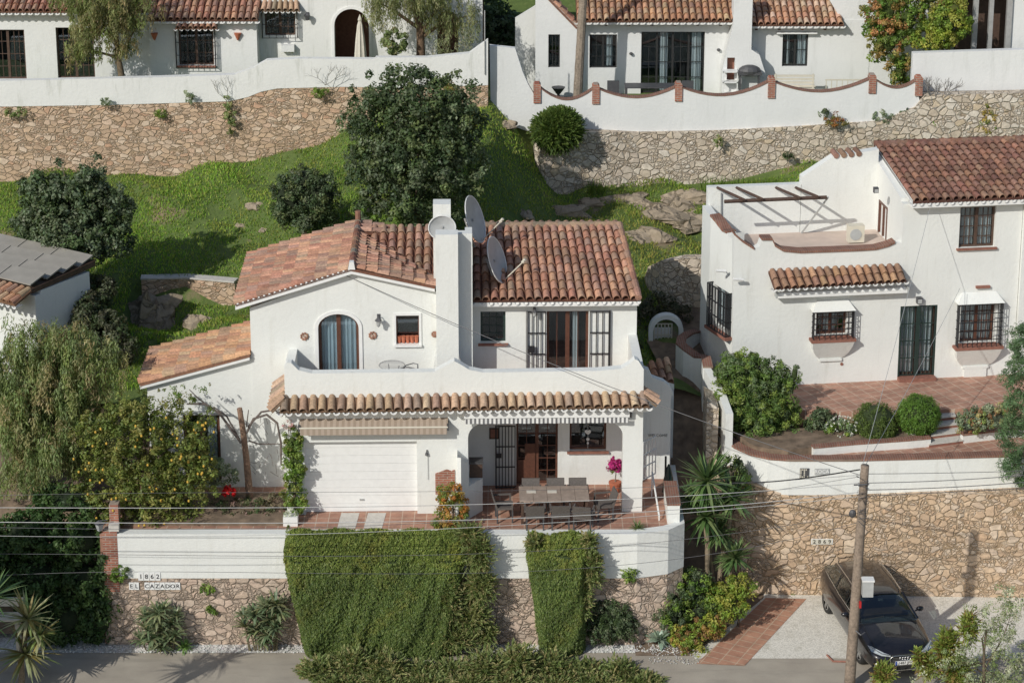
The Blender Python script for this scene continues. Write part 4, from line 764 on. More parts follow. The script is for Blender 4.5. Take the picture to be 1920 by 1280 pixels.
def lantern(px, py, y, Tn, label, s=1.0, name='wall_lamp', group=None):
    c = Tn.L(px, py, y); og = Thing(name, label, 'lamp', Tn.out((c[0], y, c[1])), Tn.yaw, group)
    mb = MB(); mb.box(-.04 * s, .04 * s, -.02, 0, -.12 * s, .12 * s); mb.tube([(0, -.02, .02), (0, -.12 * s, .12 * s), (0, -.2 * s, .06 * s)], .012 * s, 5); og.part('bracket', mb, M['greyiron'])
    mb = MB(); mb.lathe((0, -.2 * s, -.12 * s), [(.04 * s, 0), (.07 * s, .14 * s)], 6); og.part('glass', mb, M['grey']); mb = MB(); mb.lathe((0, -.2 * s, .02 * s), [(.095 * s, 0), (.02 * s, .08 * s)], 6); og.part('cap', mb, M['greyiron']); mb = MB(); mb.lathe((0, -.2 * s, -.14 * s), [(.02 * s, 0), (.045 * s, .025 * s)], 6); og.part('base', mb, M['greyiron'])
lantern(710, 597, YU, H, 'old grey lantern between the arched door and the square window upstairs', 1.15)
lantern(1002, 582, YR - .02, H, 'weathered lantern under the eave above the left balcony gate', .9)
lantern(1066, 760 + 25, -.0, H, 'small lamp under the tiled canopy near the porch awning', .35); lantern(930, 768, -.0, H, 'tiny lamp under the tiled canopy at the left end of the porch awning', .4)
# plaque and red brick patch on the garage wall, bird house like bracket
mb = MB(); a, b_ = L(816, 878), L(853, 925); mb.wall([(a[0], b_[1]), (b_[0], b_[1]), (b_[0], L(853, 880)[1]), (L(846, 878)[0], L(846, 882)[1]), (L(838, 880)[0], L(838, 879)[1]), (a[0], L(816, 887)[1])], -.03, -.002); H.part('exposed_brick', mb, M['brick'])
c = L(800, 851); og = Thing('wall_bell', 'small grey ornament with a long hanging cord right of the garage door', 'ornament', H.out((c[0], 0, c[1])), 1.3); mb = MB(); mb.lathe((0, -.05, -.03), [(.02, 0), (.05, .03), (.03, .1)], 8); mb.box(-.01, .03, -.03, 0, .05, .13); og.part('bell', mb, M['greyiron']); mb = MB(); mb.tube([(.03, -.03, .1), (.03, -.03, -.75)], .008, 4); og.part('cord', mb, M['grey'])
# shaded wing wall right of the porch with scalloped top, gate and arch
SW = Thing('side_wall', 'shaded white wall with stepped curved top right of the porch', 'wall', (xR + .02, 2.3, T), 0); sl_ = lambda px, py: SW.L(px, py, 0)
ed = [sl_(1200, 915), sl_(1256, 915), sl_(1258, 742), sl_(1263, 740), sl_(1255, 724), sl_(1244, 715), sl_(1235, 712), sl_(1222, 707), sl_(1216, 694), sl_(1205, 690), sl_(1200, 692)]; ed[0] = (ed[0][0], -.3); ed[1] = (ed[1][0], -.3)
mb = MB(); mb.wall(ed, 0, .25); SW.part('panel', mb, M['white']); mb = MB(); c = sl_(1233, 816); put(mb, text_mb('WELCOME', .115), (c[0], -.006, c[1])); SW.part('lettering', mb, M['greyiron'])
g = [SW.inv(wz(1207, 915, T)), SW.inv(wz(1225, 920, T))]; mb = MB(); mb.X = Matrix.Translation((g[0].x + .1, -.9, 0)) @ Matrix.Rotation(R(50), 4, 'Z'); grille(mb, -.25, .35, .45, 1.6, 0, 5, 4, .012); SW.part('gate', mb, M['paint'])
mb = MB(); mb.plan([(xR + .3, 2.0), (xR + 1.35, 2.0), (xR + 1.15, 3.6), (xR + .45, 3.6)], 0, 0.01); tl = Thing('lean_to_roof', 'little orange tiled roof patch beyond the shaded side wall', 'roof', wz(1240, 700, 6.0)); o = tl.loc
A = [wz(1222, 706, 5.95) - o, wz(1264, 718, 5.75) - o, wz(1214, 682, 6.15) - o, wz(1256, 672, 6.15) - o]; mb = MB(); tiles(mb, A[0], A[1], A[2], A[3], PAL_ORANGE, sp=.25, seed=31); tl.part('tiles', mb, M['tile'])
mb = MB(); mb.add([A[0] + Vector((0, -.02, -.2)), A[1] + Vector((0, -.02, -.2)), A[1] + Vector((0, -.02, -.02)), A[0] + Vector((0, -.02, -.02))], [(0, 1, 2, 3)]); mb.plan([(A[0].x + .1, A[0].y + .05), (A[1].x, A[1].y + .05), (A[3].x, A[3].y), (A[2].x, A[2].y)], -6.0, -.25); tl.part('wall', mb, M['white'])
# ------------------------------------------------------------------ the house on the right
ZP = 4.7; ZL = 4.2                           # its patio and the lower brick path
b0 = wz(1515, 720, ZP); K = Thing('neighbour_house', 'tall white house on the right with roof terrace and dark red tiled roof', 'house', b0, 7.36); L = K.L
def P2(px, py, y=0): a = L(px, py, y); return (a[0], a[1])
xA = L(1376, 600)[0]; xE = L(1905, 600)[0]; xB = L(1692, 430)[0]
par = [P2(1376, 440), P2(1392, 454), P2(1414, 468), P2(1424, 462), P2(1428, 450), P2(1448, 450), P2(1453, 462), P2(1468, 471), P2(1500, 474), P2(1560, 472), P2(1610, 470), P2(1642, 468), P2(1665, 462), P2(1678, 456)]
zEv = L(1760, 380)[1]
w1 = (L(1531, 600)[0], L(1588, 600)[0], L(1560, 628)[1], L(1560, 582)[1]); dd = (L(1685, 650)[0], L(1754, 650)[0], L(1720, 702)[1], L(1720, 573)[1]); w2 = (L(1801, 600)[0], L(1865, 600)[0], L(1830, 642)[1], L(1830, 568)[1]); w3 = (L(1799, 430)[0], L(1866, 430)[0], L(1830, 464)[1], L(1830, 388)[1])
out = [(xA, -.3), (dd[0], -.3), (dd[0], dd[3]), (dd[1], dd[3]), (dd[1], -.3), (xE, -.3), (xE, zEv), (xB, zEv), (xB, par[-1][1])] + par[::-1]
mb = MB(); mb.wall(out, 0, .3, [rect(*w1), rect(*w2), rect(*w3)]); K.part('front_wall', mb, M['white'])
mb = MB(); mb.box(dd[0], dd[1], -.25, .3, -.05, .10); K.part('doorstep', mb, M['sill'])
window(K, *w1, 0, leaves=2, bars=(2, 3), curt=[(.3, .7)], rec=.16, label='small window behind an iron cage', grill=(.28, 8, 6, .14)); window(K, *w2, 0, leaves=2, bars=(3, 4), frame='wood', curt=[(.05, .95)], rec=.16, grill=(.30, 10, 6, .14), label='wide window with white curtains behind an iron cage')
window(K, *w3, 0, leaves=2, bars=(3, 4), frame='darkwood', curt=[(.06, .44), (.56, .94)], rec=.12, label='upper dark framed window'); window(K, dd[0], dd[1], .11, dd[3], 0, name='patio_door', leaves=2, bars=(1, 1), frame='darkwood', curt=[(.05, .47), (.53, .95)], rec=.14, sill=None, fw=.07)
for s in (0, 1):
    a = dd[0] + (dd[1] - dd[0]) * s / 2; b = a + (dd[1] - dd[0]) / 2; mb = MB(); grille(mb, a + .03, b - .03, .14, dd[3] - .03, .03, 5, 5, .012); [mb.box(q - .03, q + .03, 0.0, .05, .11, dd[3] - .01) for q in (a + .03, b - .03)]; K.part('door_gate', mb, M['green'])
# plaster hoods and curved consoles round the caged windows
for (x0, x1, z0, z1), dw, foot in ((w1, .0, .62), (w2, .0, .98)):
    xa, xb = x0 - .17, x1 + .17; mb = MB(); v = [(xa - .03, -.30, z1 + .07), (xb + .03, -.30, z1 + .07), (xb - .18, -.002, z1 + .36), (xa + .18, -.002, z1 + .36), (xa - .03, -.002, z1 + .07), (xb + .03, -.002, z1 + .07)]
    mb.add(v, [(0, 1, 2, 3), (0, 4, 5, 1), (0, 3, 4), (1, 5, 2)]); K.part('window_hood', mb, M['white']); mb = MB(); n = 6; prev = None
    for k in range(n + 1):
        t = k / n * math.pi / 2; dz = .62 * math.sin(t); dy = -.30 * (1 - math.sin(t)) ** 1.0 * 1 - .03; ix = .34 * (1 - math.cos(t)) ** .8
        cur = [(xa + ix, -.002, z0 - .12 - dz), (xa + ix, dy, z0 - .12 - dz), (xb - ix, dy, z0 - .12 - dz), (xb - ix, -.002, z0 - .12 - dz)]
        if prev: mb.add(prev + cur, [(0, 4, 5, 1), (1, 5, 6, 2), (2, 6, 7, 3)])
        prev = cur
    K.part('window_console', mb, M['white'])
    mb = MB(); mb.box(xa + .30, xb - .30, -.07, -.002, z0 - .82, z0 - .74)
    if foot > .8: mb.box(xa + .36, xb - .36, -.06, -.002, 0, z0 - .82)
    K.part('console_foot', mb, M['white']); mb = MB(); mb.box(xa - .05, xb + .05, -.34, -.002, z0 - .12, z0 - .04); K.part('brick_ledge', mb, M['sill'])
mb = MB(); c = L(1842, 537); mb.box(c[0] - .22, c[0] + .22, -.1, -.002, c[1] - .03, c[1] + .04); K.part('brick_ledge', mb, M['sill'])
# angled side face with the tall barred window
xC, yC = K.inv(wy(1328, 600, b0.y + 1.0))[0], 0; wC = L(1328, 600, 1.55)[0]
ln = math.hypot(xA - wC, 1.55); an = math.degrees(math.atan2(-1.55, xA - wC)); CF = Matrix.Translation((wC, 1.55, 0)) @ Matrix.Rotation(R(an), 4, 'Z')
zl = L(1332, 418, 1.5)[1]; zm = L(1376, 440)[1]; u0, u1 = ln * .22, ln * .86; zb1 = L(1358, 612, .8)[1]; zt1 = L(1358, 540, .8)[1]
mb = MB(); mb.X = CF; mb.wall([(0, -.3), (ln, -.3), (ln, zm + .05), (ln * .85, zl - .12), (ln * .75, zl - .18), (ln * .68, zl - .02), (ln * .5, zl - .05), (ln * .2, zl + .12), (0, zl + .2)], 0, .28, [rect(u0, u1, zb1, zt1)]); K.part('corner_wall', mb, M['white'])
frm = MB(); fr = frm; fr.X = CF; fr.box(u0, u1, .1, .14, zb1, zb1 + .06); fr.box(u0, u1, .1, .14, zt1 - .06, zt1); [fr.box(a, a + .06, .1, .14, zb1, zt1) for a in (u0, (u0 + u1) / 2 - .03, u1 - .06)]; wf = K.part('window', fr, M['greyiron'])
g = MB(); g.X = CF; g.box(u0, u1, .15, .155, zb1, zt1); K.part('pane', g, M['glass'], wf); g = MB(); g.X = CF; g.box(u0, u1, .25, .26, zb1 - .1, zt1 + .1); K.part('room', g, M['curtain'], wf)
g = MB(); g.X = CF; grille(g, u0 - .08, u1 + .08, zb1 - .08, zt1 + .05, -.2, 8, 4, .014, .2); K.part('grille', g, M['iron'], wf); g = MB(); g.X = CF; g.box(u0 - .15, u1 + .15, -.25, 0, zb1 - .18, zb1 - .09); K.part('sill', g, M['sill'], wf)
# left flank, back parapet and roof terrace
yT = 2.75; zT = L(1640, 470, .6)[1] - .02; zK = L(1400, 349, yT)[1]; xK0 = L(1328, 349, yT)[0]; xs = L(1502, 349, yT)[0]
mb = MB(); mb.box(wC, wC + .25, 1.55, yT, -.3, zl + .18); mb.wall([(xK0, -.3), (xs, -.3), (xs, zK), (xK0, zK)], yT, yT + .25); K.part('terrace_wall', mb, M['white'])
mb = MB(); mb.plan([(xA, .3), (xB, .3), (xB, yT), (wC + .25, yT), (wC + .25, 1.6)], zT - .25, zT); K.part('roof_terrace', mb, M['floorpale'])
# copings of red brick
def cop(pts, y0, y1, X=None):
    mb = MB(); mb.X = X
    for a, b in zip(pts[:-1], pts[1:]): mb.add([(a[0], y0, a[1]), (b[0], y0, b[1]), (b[0], y1, b[1]), (a[0], y1, a[1]), (a[0], y0, a[1] + .07), (b[0], y0, b[1] + .07), (b[0], y1, b[1] + .07), (a[0], y1, a[1] + .07)], [(0, 1, 5, 4), (4, 5, 6, 7), (3, 7, 6, 2), (0, 3, 2, 1), (0, 4, 7, 3), (1, 2, 6, 5)])
    K.part('brick_coping', mb, M['coping'])
cop(par[0:3], -.04, .34); cop(par[4:], -.04, .34); cop([(0.02, zl + .2), (ln * .2, zl + .12), (ln * .5, zl - .05), (ln * .66, zl - .03)], -.04, .3, CF)
# two-storey block: gable side wall facing left
zF = zEv; ap = K.LX(1630, 278, xB); bk = K.LX(1556, 296, xB)
ya = ap[0]; zA = ap[1]; yb2 = yT + .2; mb = MB(); mb.X = Matrix.Translation((xB, 0, 0)) @ Matrix.Rotation(R(90), 4, 'Z')
dr = K.LX(1657, 462, xB); dr0 = K.LX(1640, 462, xB); dzt = K.LX(1650, 375, xB)[1]
mb.wall([(.3, -.1), (ya, -.1), (ya, zA), (.0 + .3, zF + .1)], -.25, -.002, [rect(1.55, 2.45, zT + .02, dzt)]); K.part('gable_wall', mb, M['white'])
mb = MB(); mb.X = Matrix.Translation((xB, 0, 0)) @ Matrix.Rotation(R(90), 4, 'Z'); mb.box(1.55, 1.62, -.12, .02, zT + .02, dzt); mb.box(2.38, 2.45, -.12, .02, zT + .02, dzt); mb.box(1.62, 2.38, -.12, .02, dzt - .07, dzt); mb.box(1.97, 2.03, -.10, .01, zT + .02, dzt - .07); fr = K.part('terrace_door', mb, M['wood'])
mb = MB(); mb.X = Matrix.Translation((xB, 0, 0)) @ Matrix.Rotation(R(90), 4, 'Z'); mb.box(1.62, 2.38, -.06, -.05, zT + .02, dzt - .07); K.part('curtain', mb, M['curtain'], fr)
# stair tower behind the terrace (curved white block)
p0 = L(1502, 330, yT + .1); p1 = L(1560, 292, yT + .1); p2 = L(1600, 286, yT + .1); mb = MB(); mb.wall([(p0[0], -.1), (xB, -.1), (xB, p2[1] + .1), p2, p1, p0], yT - .02, yT + .3); K.part('stair_tower', mb, M['white'])
mb = MB(); [mb.tube([(p1[0] + .10 + k * .24, yT - .06, p1[1] + .03 + k * .012), (p1[0] + .10 + k * .24, yT + .4, p1[1] + .06 + k * .012)], .09, 8, jit(PAL_DARK[3], .2)) for k in range(4)]; K.part('coping_tiles', mb, M['tile'])
# roof
eL = L(1712, 378, -.38); x2 = L(1990, 378, 0)[0] + .5; mb = MB(); zr = zA + .1
tiles(mb, (eL[0], -.38, eL[1]), (x2, -.38, eL[1] + .0), (eL[0], ya, zr), (x2, ya, zr), PAL_DARK, sp=.235, ex=.38, seed=41, r=.095, dark=(.12, .05, .035)); tiles(mb, (x2, ya + .8, zr - 1.0), (eL[0], ya + .8, zr - 1.0), (x2, ya, zr), (eL[0], ya, zr), PAL_DARK, sp=.3, ex=.9, seed=42)
ridge(mb, [(eL[0], ya, zr + .03), (x2, ya, zr + .03)], PAL_DARK, .11); rf = K.part('roof', mb, M['tile'])
mb = MB(); eave(mb, (eL[0], -.36, eL[1] - .02), (x2, -.36, eL[1] - .02), .235, .05, .07, .08); mb.box(eL[0], x2, -.36, -.002, eL[1] - .22, eL[1] - .09)
mb.X = Matrix.Translation((eL[0], 0, 0)) @ Matrix.Rotation(R(90), 4, 'Z'); mb.add([(-.36, 0, eL[1] - .12), (ya, 0, zr - .12), (ya, 0, zr + .03), (-.36, 0, eL[1] + .03), (-.36, -.4, eL[1] - .12), (ya, -.4, zr - .12)], [(0, 3, 2, 1), (0, 1, 5, 4)]); K.part('eave_mortar', mb, M['paint'], rf)
# small tiled canopy
c0 = L(1452, 541, -.55); c1 = L(1700, 527, -.55); zt = L(1440, 508)[1]; xl, xr = L(1440, 520)[0], L(1688, 520)[0]; mb = MB()
tiles(mb, (c0[0], -.55, c0[1]), (c1[0], -.55, c1[1]), (xl, -.002, zt), (xr, -.002, zt + .0), [(.34, .19, .11), (.40, .24, .14), (.30, .17, .11), (.26, .15, .10)], sp=.236, ex=.4, seed=43, r=.095, dark=(.14, .07, .05)); cn = K.part('canopy_tiles', mb, M['tile'])
mb = MB(); eave(mb, (c0[0], -.52, c0[1] - .01), (c1[0], -.52, c1[1] - .01), .236, .04, .05, .08); K.part('eave_mortar', mb, M['paint'], cn)
a0 = L(1456, 555, -.15); a1 = L(1698, 547, -.15); og = Thing('awning', 'closed white awning box under the small tiled canopy of the right house', 'awning', K.out((a0[0], -.2, a0[1])), 7.36); W_ = a1[0] - a0[0]
mb = MB(); mb.tube([(0, 0, .07), (W_, 0, .07)], .07, 10); mb.box(.0, W_, -.12, -.08, -.02, .05); og.part('housing', mb, M['paint']); 
for a_ in (W_, -.05): mb = MB(); mb.box(a_, a_ + .05, -.12, .12, -.02, .16); og.part('end_plate', mb, M['grey'])
# pergola, air conditioner, lamps
og = Thing('pergola', 'bare dark wooden pergola beams over the roof terrace of the right house', 'pergola', K.out((xK0, yT, zK)), 7.36)
yb_ = 1.45; bm = [L(1358, 378, yb_), L(1550, 370, yb_)]; mb = MB(); q = lambda p, y: Vector((p[0] - xK0, y - yT, p[1] - zK)); A, B = q(bm[0], yb_), q(bm[1], yb_); mb.tube([A, B], .06, 4); og.part('beam', mb, M['darkwood'])
for px in (1345, 1381, 1455, 1492): a = L(px, 352, yT - .02); e = A.lerp(B, (px - 1345 + 38) / 205); mb = MB(); mb.tube([q(a, yT - .02), e + Vector((0, -.15, .07))], .05, 4); og.part('rafter', mb, M['darkwood'])
mb = MB(); mb.tube([B + Vector((.05, 0, .0)), q(L(1500, 441, yT - .05), yT - .05)], .035, 4); mb.tube([q(L(1352, 362, yT - .05), yT - .05), q(L(1352, 430, yT - .05), yT - .05)], .03, 4); og.part('brace', mb, M['grey'])
c = L(1604, 458, 1.5); og = Thing('air_conditioner', 'beige air conditioning unit on the roof terrace of the right house', 'air conditioner', K.out((c[0], 1.5, zT)), 7.36); mb = MB(); mb.box(-.26, .24, -.12, .16, .04, .58); og.part('case', mb, M['cream']); mb = MB(); mb.lathe((0, 0, 0), [(.18, 0), (.18, .02)], 16); mb.v = [(a - .04, -.121 - c2, b + .3) for a, b, c2 in mb.v]; og.part('fan_grille', mb, M['grey'])
def box_lamp(px, py, y, label, s=.12, m='greyiron'):
    c = L(px, py, y); og = Thing('wall_lamp', label, 'lamp', K.out((c[0], y, c[1])), 7.36); mb = MB(); mb.box(-s / 2, s / 2, -s, -.002, -s * .6, s * .6); og.part('housing', mb, M[m]); mb = MB(); mb.box(-s * .4, s * .4, -s - .008, -s - .001, -s * .5, s * .3); og.part('glass', mb, M['grey'])
box_lamp(1722, 561, 0, 'square dark lamp above the green patio door of the right house', .16)
box_lamp(1641, 355, 1.0, 'grey floodlight beside the terrace door of the upper storey', .14)
for px, py, lb in ((1356, 506, 'white security camera nearer the left corner of the right house'), (1388, 522, 'white security camera with dark shadow right of the other one')):
    c = L(px, py, .4 if px < 1376 else 0); yy = .4 if px < 1376 else 0; og = Thing('security_camera', lb, 'camera', K.out((c[0], yy, c[1])), 7.36); mb = MB(); mb.tube([(0, 0, 0), (-.02, -.22, .0)], .02, 6); og.part('arm', mb, M['paint']); mb = MB(); mb.tube([(.03, -.22, .03), (-.28, -.26, .08)], .045, 8); og.part('body', mb, M['paint'])
c = L(1578, 682); og = Thing('wall_vent', 'tiny round vent low on the white front wall under the caged window', 'vent', K.out((c[0], -.01, c[1])), 7.36); mb = MB(); mb.wall([(.05 * math.cos(t), .05 * math.sin(t)) for t in np.linspace(0, 6.28, 11)[:-1]], -.01, .005); og.part('cap', mb, M['sill'])
mb = MB(); mb.box(xB + .3, 14, ya + .3, ya + .6, -.2, zF); K.part('rear_wall', mb, M['white'])
# neighbouring wing at the right edge with a little arch
mb = MB(); mb.wall([(L(1906, 600)[0], -.3), (L(1990, 600)[0], -.3), (L(1990, 600)[0], zEv + .3), (L(1906, 600)[0], zEv + .3)], -.12, .2); K.part('side_wing', mb, M['white'])
# patio, steps, beds, walls of the right property
kz = lambda px, py, z: K.inv(wz(px, py, z))
mb = MB(); pt = [kz(1380, 780, ZP), kz(1480, 768, ZP), kz(1600, 772, ZP), kz(1760, 768, ZP), kz(1990, 755, ZP)]; mb.X = Matrix.Translation(K.loc - Vector((0, 0, K.loc.z))) @ Matrix.Rotation(R(7.36), 4, 'Z')
mb.plan([(p.x, p.y) for p in pt] + [(pt[-1].x, 3.0), (pt[0].x - .4, 3.0)], -.1, ZP); struct('patio', mb, M['patio2'])
cv = [(wz(a, b, ZL).x, wz(a, b, ZL).y) for a, b in ((1326, 760), (1328, 778), (1336, 800), (1352, 822), (1376, 840), (1405, 853), (1440, 861), (1480, 864), (1600, 864), (1750, 860), (1990, 853))]
mb = MB(); mb.plan([(a + .14, b + .12) for a, b in cv[1:]] + [(17, 6.5), (cv[0][0] + .6, 6.5)], 3.9, ZL - .05); struct('lower_path', mb, M['patio2'])
Tn = Thing('patio_wall', 'white curved garden wall with brick edge above the golden stone wall on the right', 'wall', (cv[0][0], cv[0][1], 0)); o = cv[0]; q = [(a - o[0], b - o[1]) for a, b in cv]
mb = MB(); mb.ribbon(q, .25, 3.15, ZL); Tn.part('panel', mb, M['white']); mb = MB(); mb.ribbon([(a, b - .03) for a, b in q], .34, ZL + .001, ZL + .06); Tn.part('coping', mb, M['coping'])
c = Tn.inv(wy(1508, 886, o[1])); 
def on_wall(px, py, sgn=None): p = wy(px, py, cv[7][1]); return p
p = on_wall(1508, 886); og = Thing('tile_picture', 'small square tile picture on the white curved garden wall', 'plaque', p - Vector((0, .02, 0))); mb = MB(); mb.box(-.13, .13, -.012, 0, -.15, .15); og.part('tiles', mb, M['greyiron']); mb = MB(); rd = random.Random(4)
for i in range(5):
    for k in range(5):
        if rd.random() < .55: mb.box(-.12 + i * .05, -.12 + i * .05 + .036, -.018, -.013, -.13 + k * .055, -.13 + k * .055 + .04)
og.part('pattern', mb, M['cream'])
p = on_wall(1541, 883); og = Thing('house_sign', 'long name tiles on the white garden wall right of the tile picture', 'sign', p - Vector((0, .02, 0))); mb = MB(); mb.box(-.21, .21, -.012, 0, -.09, .09); og.part('plate', mb, M['grey']); mb = MB(); put(mb, text_mb('ROCA', .15), (0, -.016, 0)); og.part('lettering', mb, M['paint'])
# golden stone wall under it
gw = [(a, b + .02) for a, b in cv[4:]]; y_f = cv[7][1] + .02
GW = [(wz(1300, 1000, 1).x, y_f + 3.6), (wy(1322, 900, y_f + 1).x, y_f + 1.6), (wy(1345, 930, y_f).x, y_f + .45), (wy(1390, 930, y_f).x, y_f + .12), (cv[7][0], y_f), (cv[-1][0], y_f - .2)]
zt = [3.1, 3.1, wy(1350, 890, y_f).z, wy(1390, 905, y_f).z, wy(1480, 927, y_f).z, wy(1900, 920, y_f).z]; Tn, q = stone_wall('stone_wall', 'tall golden stone retaining wall behind the parked car', GW, .5, -.1, [z - .01 for z in zt], 'stone_right')
mb = MB(); mb.wall([(wy(1326, 760, y_f + 1.4).x - GW[0][0], 2.0), (wy(1346, 760, y_f + 1.4).x - GW[0][0], 2.0), (wy(1348, 760, y_f + 1.4).x - GW[0][0], wy(1340, 765, y_f + 1.4).z), (wy(1326, 740, y_f + 1.4).x - GW[0][0], wy(1326, 752, y_f + 1.4).z)], y_f + 1.4 - GW[0][1], y_f + 2.6 - GW[0][1]); Tn.part('wall_end', mb, M['stone_pale'])
p = wy(1541, 1014, y_f - .02); og = Thing('house_number', 'number tiles 2869 on the golden stone wall left of the pole', 'sign', p - Vector((0, .02, 0))); mb = MB(); mb.box(-.31, .31, -.012, 0, -.085, .085); og.part('plate', mb, M['paint'])
for i, ch in enumerate('2869'): mb = MB(); mb.box(-.29 + i * .147, -.29 + i * .147 + .137, -.018, -.013, -.075, .075); og.part('border', mb, M['cream']); mb = MB(); put(mb, text_mb(ch, .17), (-.222 + i * .147, -.024, 0)); og.part('digit', mb, M['iron'])
# low kerb wall and soil of the bed, steps
bd = [wz(a, b, ZL) for a, b in ((1525, 852), (1600, 845), (1700, 838), (1745, 834))]; bd2 = [wz(a, b, ZL) for a, b in ((1805, 828), (1890, 818), (1990, 810))]
for nm, pts in (('bed_edging', bd), ('bed_edging', bd2)):
    og = Thing(nm, 'low white bed edging with brick top %s of the garden steps' % ('left' if pts is bd else 'right'), 'edging', (pts[0].x, pts[0].y, ZL - .05)); q = [(p.x - pts[0].x, p.y - pts[0].y) for p in pts]; mb = MB(); mb.ribbon(q, .18, 0, .24); og.part('kerb', mb, M['white']); mb = MB(); mb.ribbon([(a, b - .02) for a, b in q], .22, .24, .29); og.part('coping', mb, M['coping'])
mb = MB(); mb.plan([(bd[0].x, bd[0].y + .15), (bd[-1].x, bd[-1].y + .15), (pt and K.out(pt[3]).x - .35, K.out(pt[3]).y - .05), (wz(1390, 790, ZP).x, wz(1390, 790, ZP).y), (cv[1][0] + .3, cv[1][1] + .2), (cv[3][0] + .3, cv[3][1] + .2), (cv[5][0] + .1, cv[5][1] + .35), (cv[6][0], cv[6][1] + .36), (cv[7][0], cv[7][1] + .36)], ZL - .1, ZL + .18); mb.plan([(bd2[0].x + .05, bd2[0].y + .15), (bd2[-1].x, bd2[-1].y + .15), (bd2[-1].x, bd2[-1].y + 1.3), (bd2[0].x + .05, bd2[0].y + 1.2)], ZL - .1, ZL + .2); struct('flower_bed', mb, M['earth'])
s0 = (wz(1742, 836, ZL), wz(1806, 828, ZL)); s1 = (wz(1755, 768, ZP), wz(1788, 764, ZP)); ns = 4
mb = MB(); mt = MB()
for i in range(ns):
    t0, t1 = i / ns, (i + 1) / ns; a = s0[0].lerp(s1[0], t0); b = s0[1].lerp(s1[1], t0); c = s0[1].lerp(s1[1], t1); d = s0[0].lerp(s1[0], t1); z = ZL - .05 + (ZP - ZL + .05) * (i + 1) / (ns + 1)
    mb.plan([(a.x, a.y), (b.x, b.y), (c.x, c.y), (d.x, d.y)], ZL - .1, z - .03); mt.plan([(a.x, a.y - .02), (b.x, b.y - .02), (c.x, c.y), (d.x, d.y)], z - .029, z)
struct('garden_steps', mb, M['sill']); struct('step_treads', mt, M['slab'])
# curved wall and arch gate between the houses
yq = 6.2; pts = [(wy(a, 700, yq + d).x, yq + d) for a, d in ((1318, -1.1), (1314, -.4), (1300, -.15), (1280, .1), (1266, .6), (1268, 1.3), (1282, 1.9), (1298, 2.4))]; zts = [wy(1316, 690, yq - 1.1).z, wy(1314, 672, yq - .4).z, wy(1300, 668, yq).z, wy(1280, 660, yq).z, wy(1266, 646, yq + .6).z, wy(1268, 634, yq + 1.3).z, wy(1282, 624, yq + 1.9).z, wy(1298, 620, yq + 2.4).z]
Tn = Thing('curved_wall', 'S-shaped white wall with brick coping between the two houses', 'wall', (pts[0][0], pts[0][1], 0)); o = pts[0]; q = [(a - o[0], b - o[1]) for a, b in pts][::-1]; zq = zts[::-1]
mb = MB(); mb.ribbon(q, .22, 4.0, zq); Tn.part('panel', mb, M['white']); mb = MB(); mb.ribbon([(a * 1.0, b) for a, b in q], .30, [z + .001 for z in zq], [z + .06 for z in zq]); Tn.part('coping', mb, M['coping'])
mb = MB(); mb.ribbon([(pts[0][0] - o[0] + .02, 0), (.35, -1.6), (.45, -2.6)], .22, 3.0, [zts[0], zts[0] - .25, zts[0] - .4]); Tn.part('end_panel', mb, M['white'])
ya_ = 8.6; A = lambda px, py: wy(px, py, ya_); x0, x1 = A(1216, 650).x, A(1281, 650).x; Tn = Thing('arch_gate', 'white arched gateway with a barred gate between the two houses', 'gate', ((x0 + x1) / 2, ya_, 0)); o = (x0 + x1) / 2; zt = A(1248, 591).z; zb = A(1248, 665).z - .4
mb = MB(); f = .14; oo = arch(x0 - o, x1 - o, zb, zt, None); ii = arch(x0 + f - o, x1 - f - o, zb, zt - f, None); mb.wall([oo[0], ii[0]] + ii[2:][::-1] + [ii[1], oo[1]] + oo[2:], 0, .3); Tn.part('archway', mb, M['white'])
mb = MB(); grille(mb, x0 + f + .04 - o, x1 - f - .22 - o, zb + .3, zt - .32, .1, 6, 4, .016); Tn.part('gate_leaf', mb, M['cream']); mb = MB(); mb.box(x0 + f - o + .02, x1 - f - .26 - o, .13, .14, zb + .4, zt - .45); Tn.part('panel', mb, M['curtain'])
mb = MB(); mb.add([(4.7, .6, .3), (6.3, .6, .3), (6.3, 3.0, 3.0), (4.7, 3.0, 3.0), (7.0, 6.2, 4.9), (4.7, 6.2, 4.9), (7.2, 12, 5.6), (3.6, 12, 5.6)], [(0, 1, 2, 3), (3, 2, 4, 5), (5, 4, 6, 7)]); struct('passage_path', mb, M['earth'])
# curved rubble wall behind the right house
pp = [(wy(a, 500, d).x, d) for a, d in ((1196, 13.5), (1215, 12.2), (1240, 11.4), (1280, 11.0), (1340, 10.9))]; Tn, q = stone_wall('rubble_wall', 'short curved grey rubble wall between the villa and the right house', pp, .45, 4.4, [wy(1218, 545, 13.5).z - .3, wy(1218, 500, 12.2).z, wy(1240, 488, 11.4).z, wy(1280, 485, 11).z, wy(1340, 484, 10.9).z], 'stone_pale')
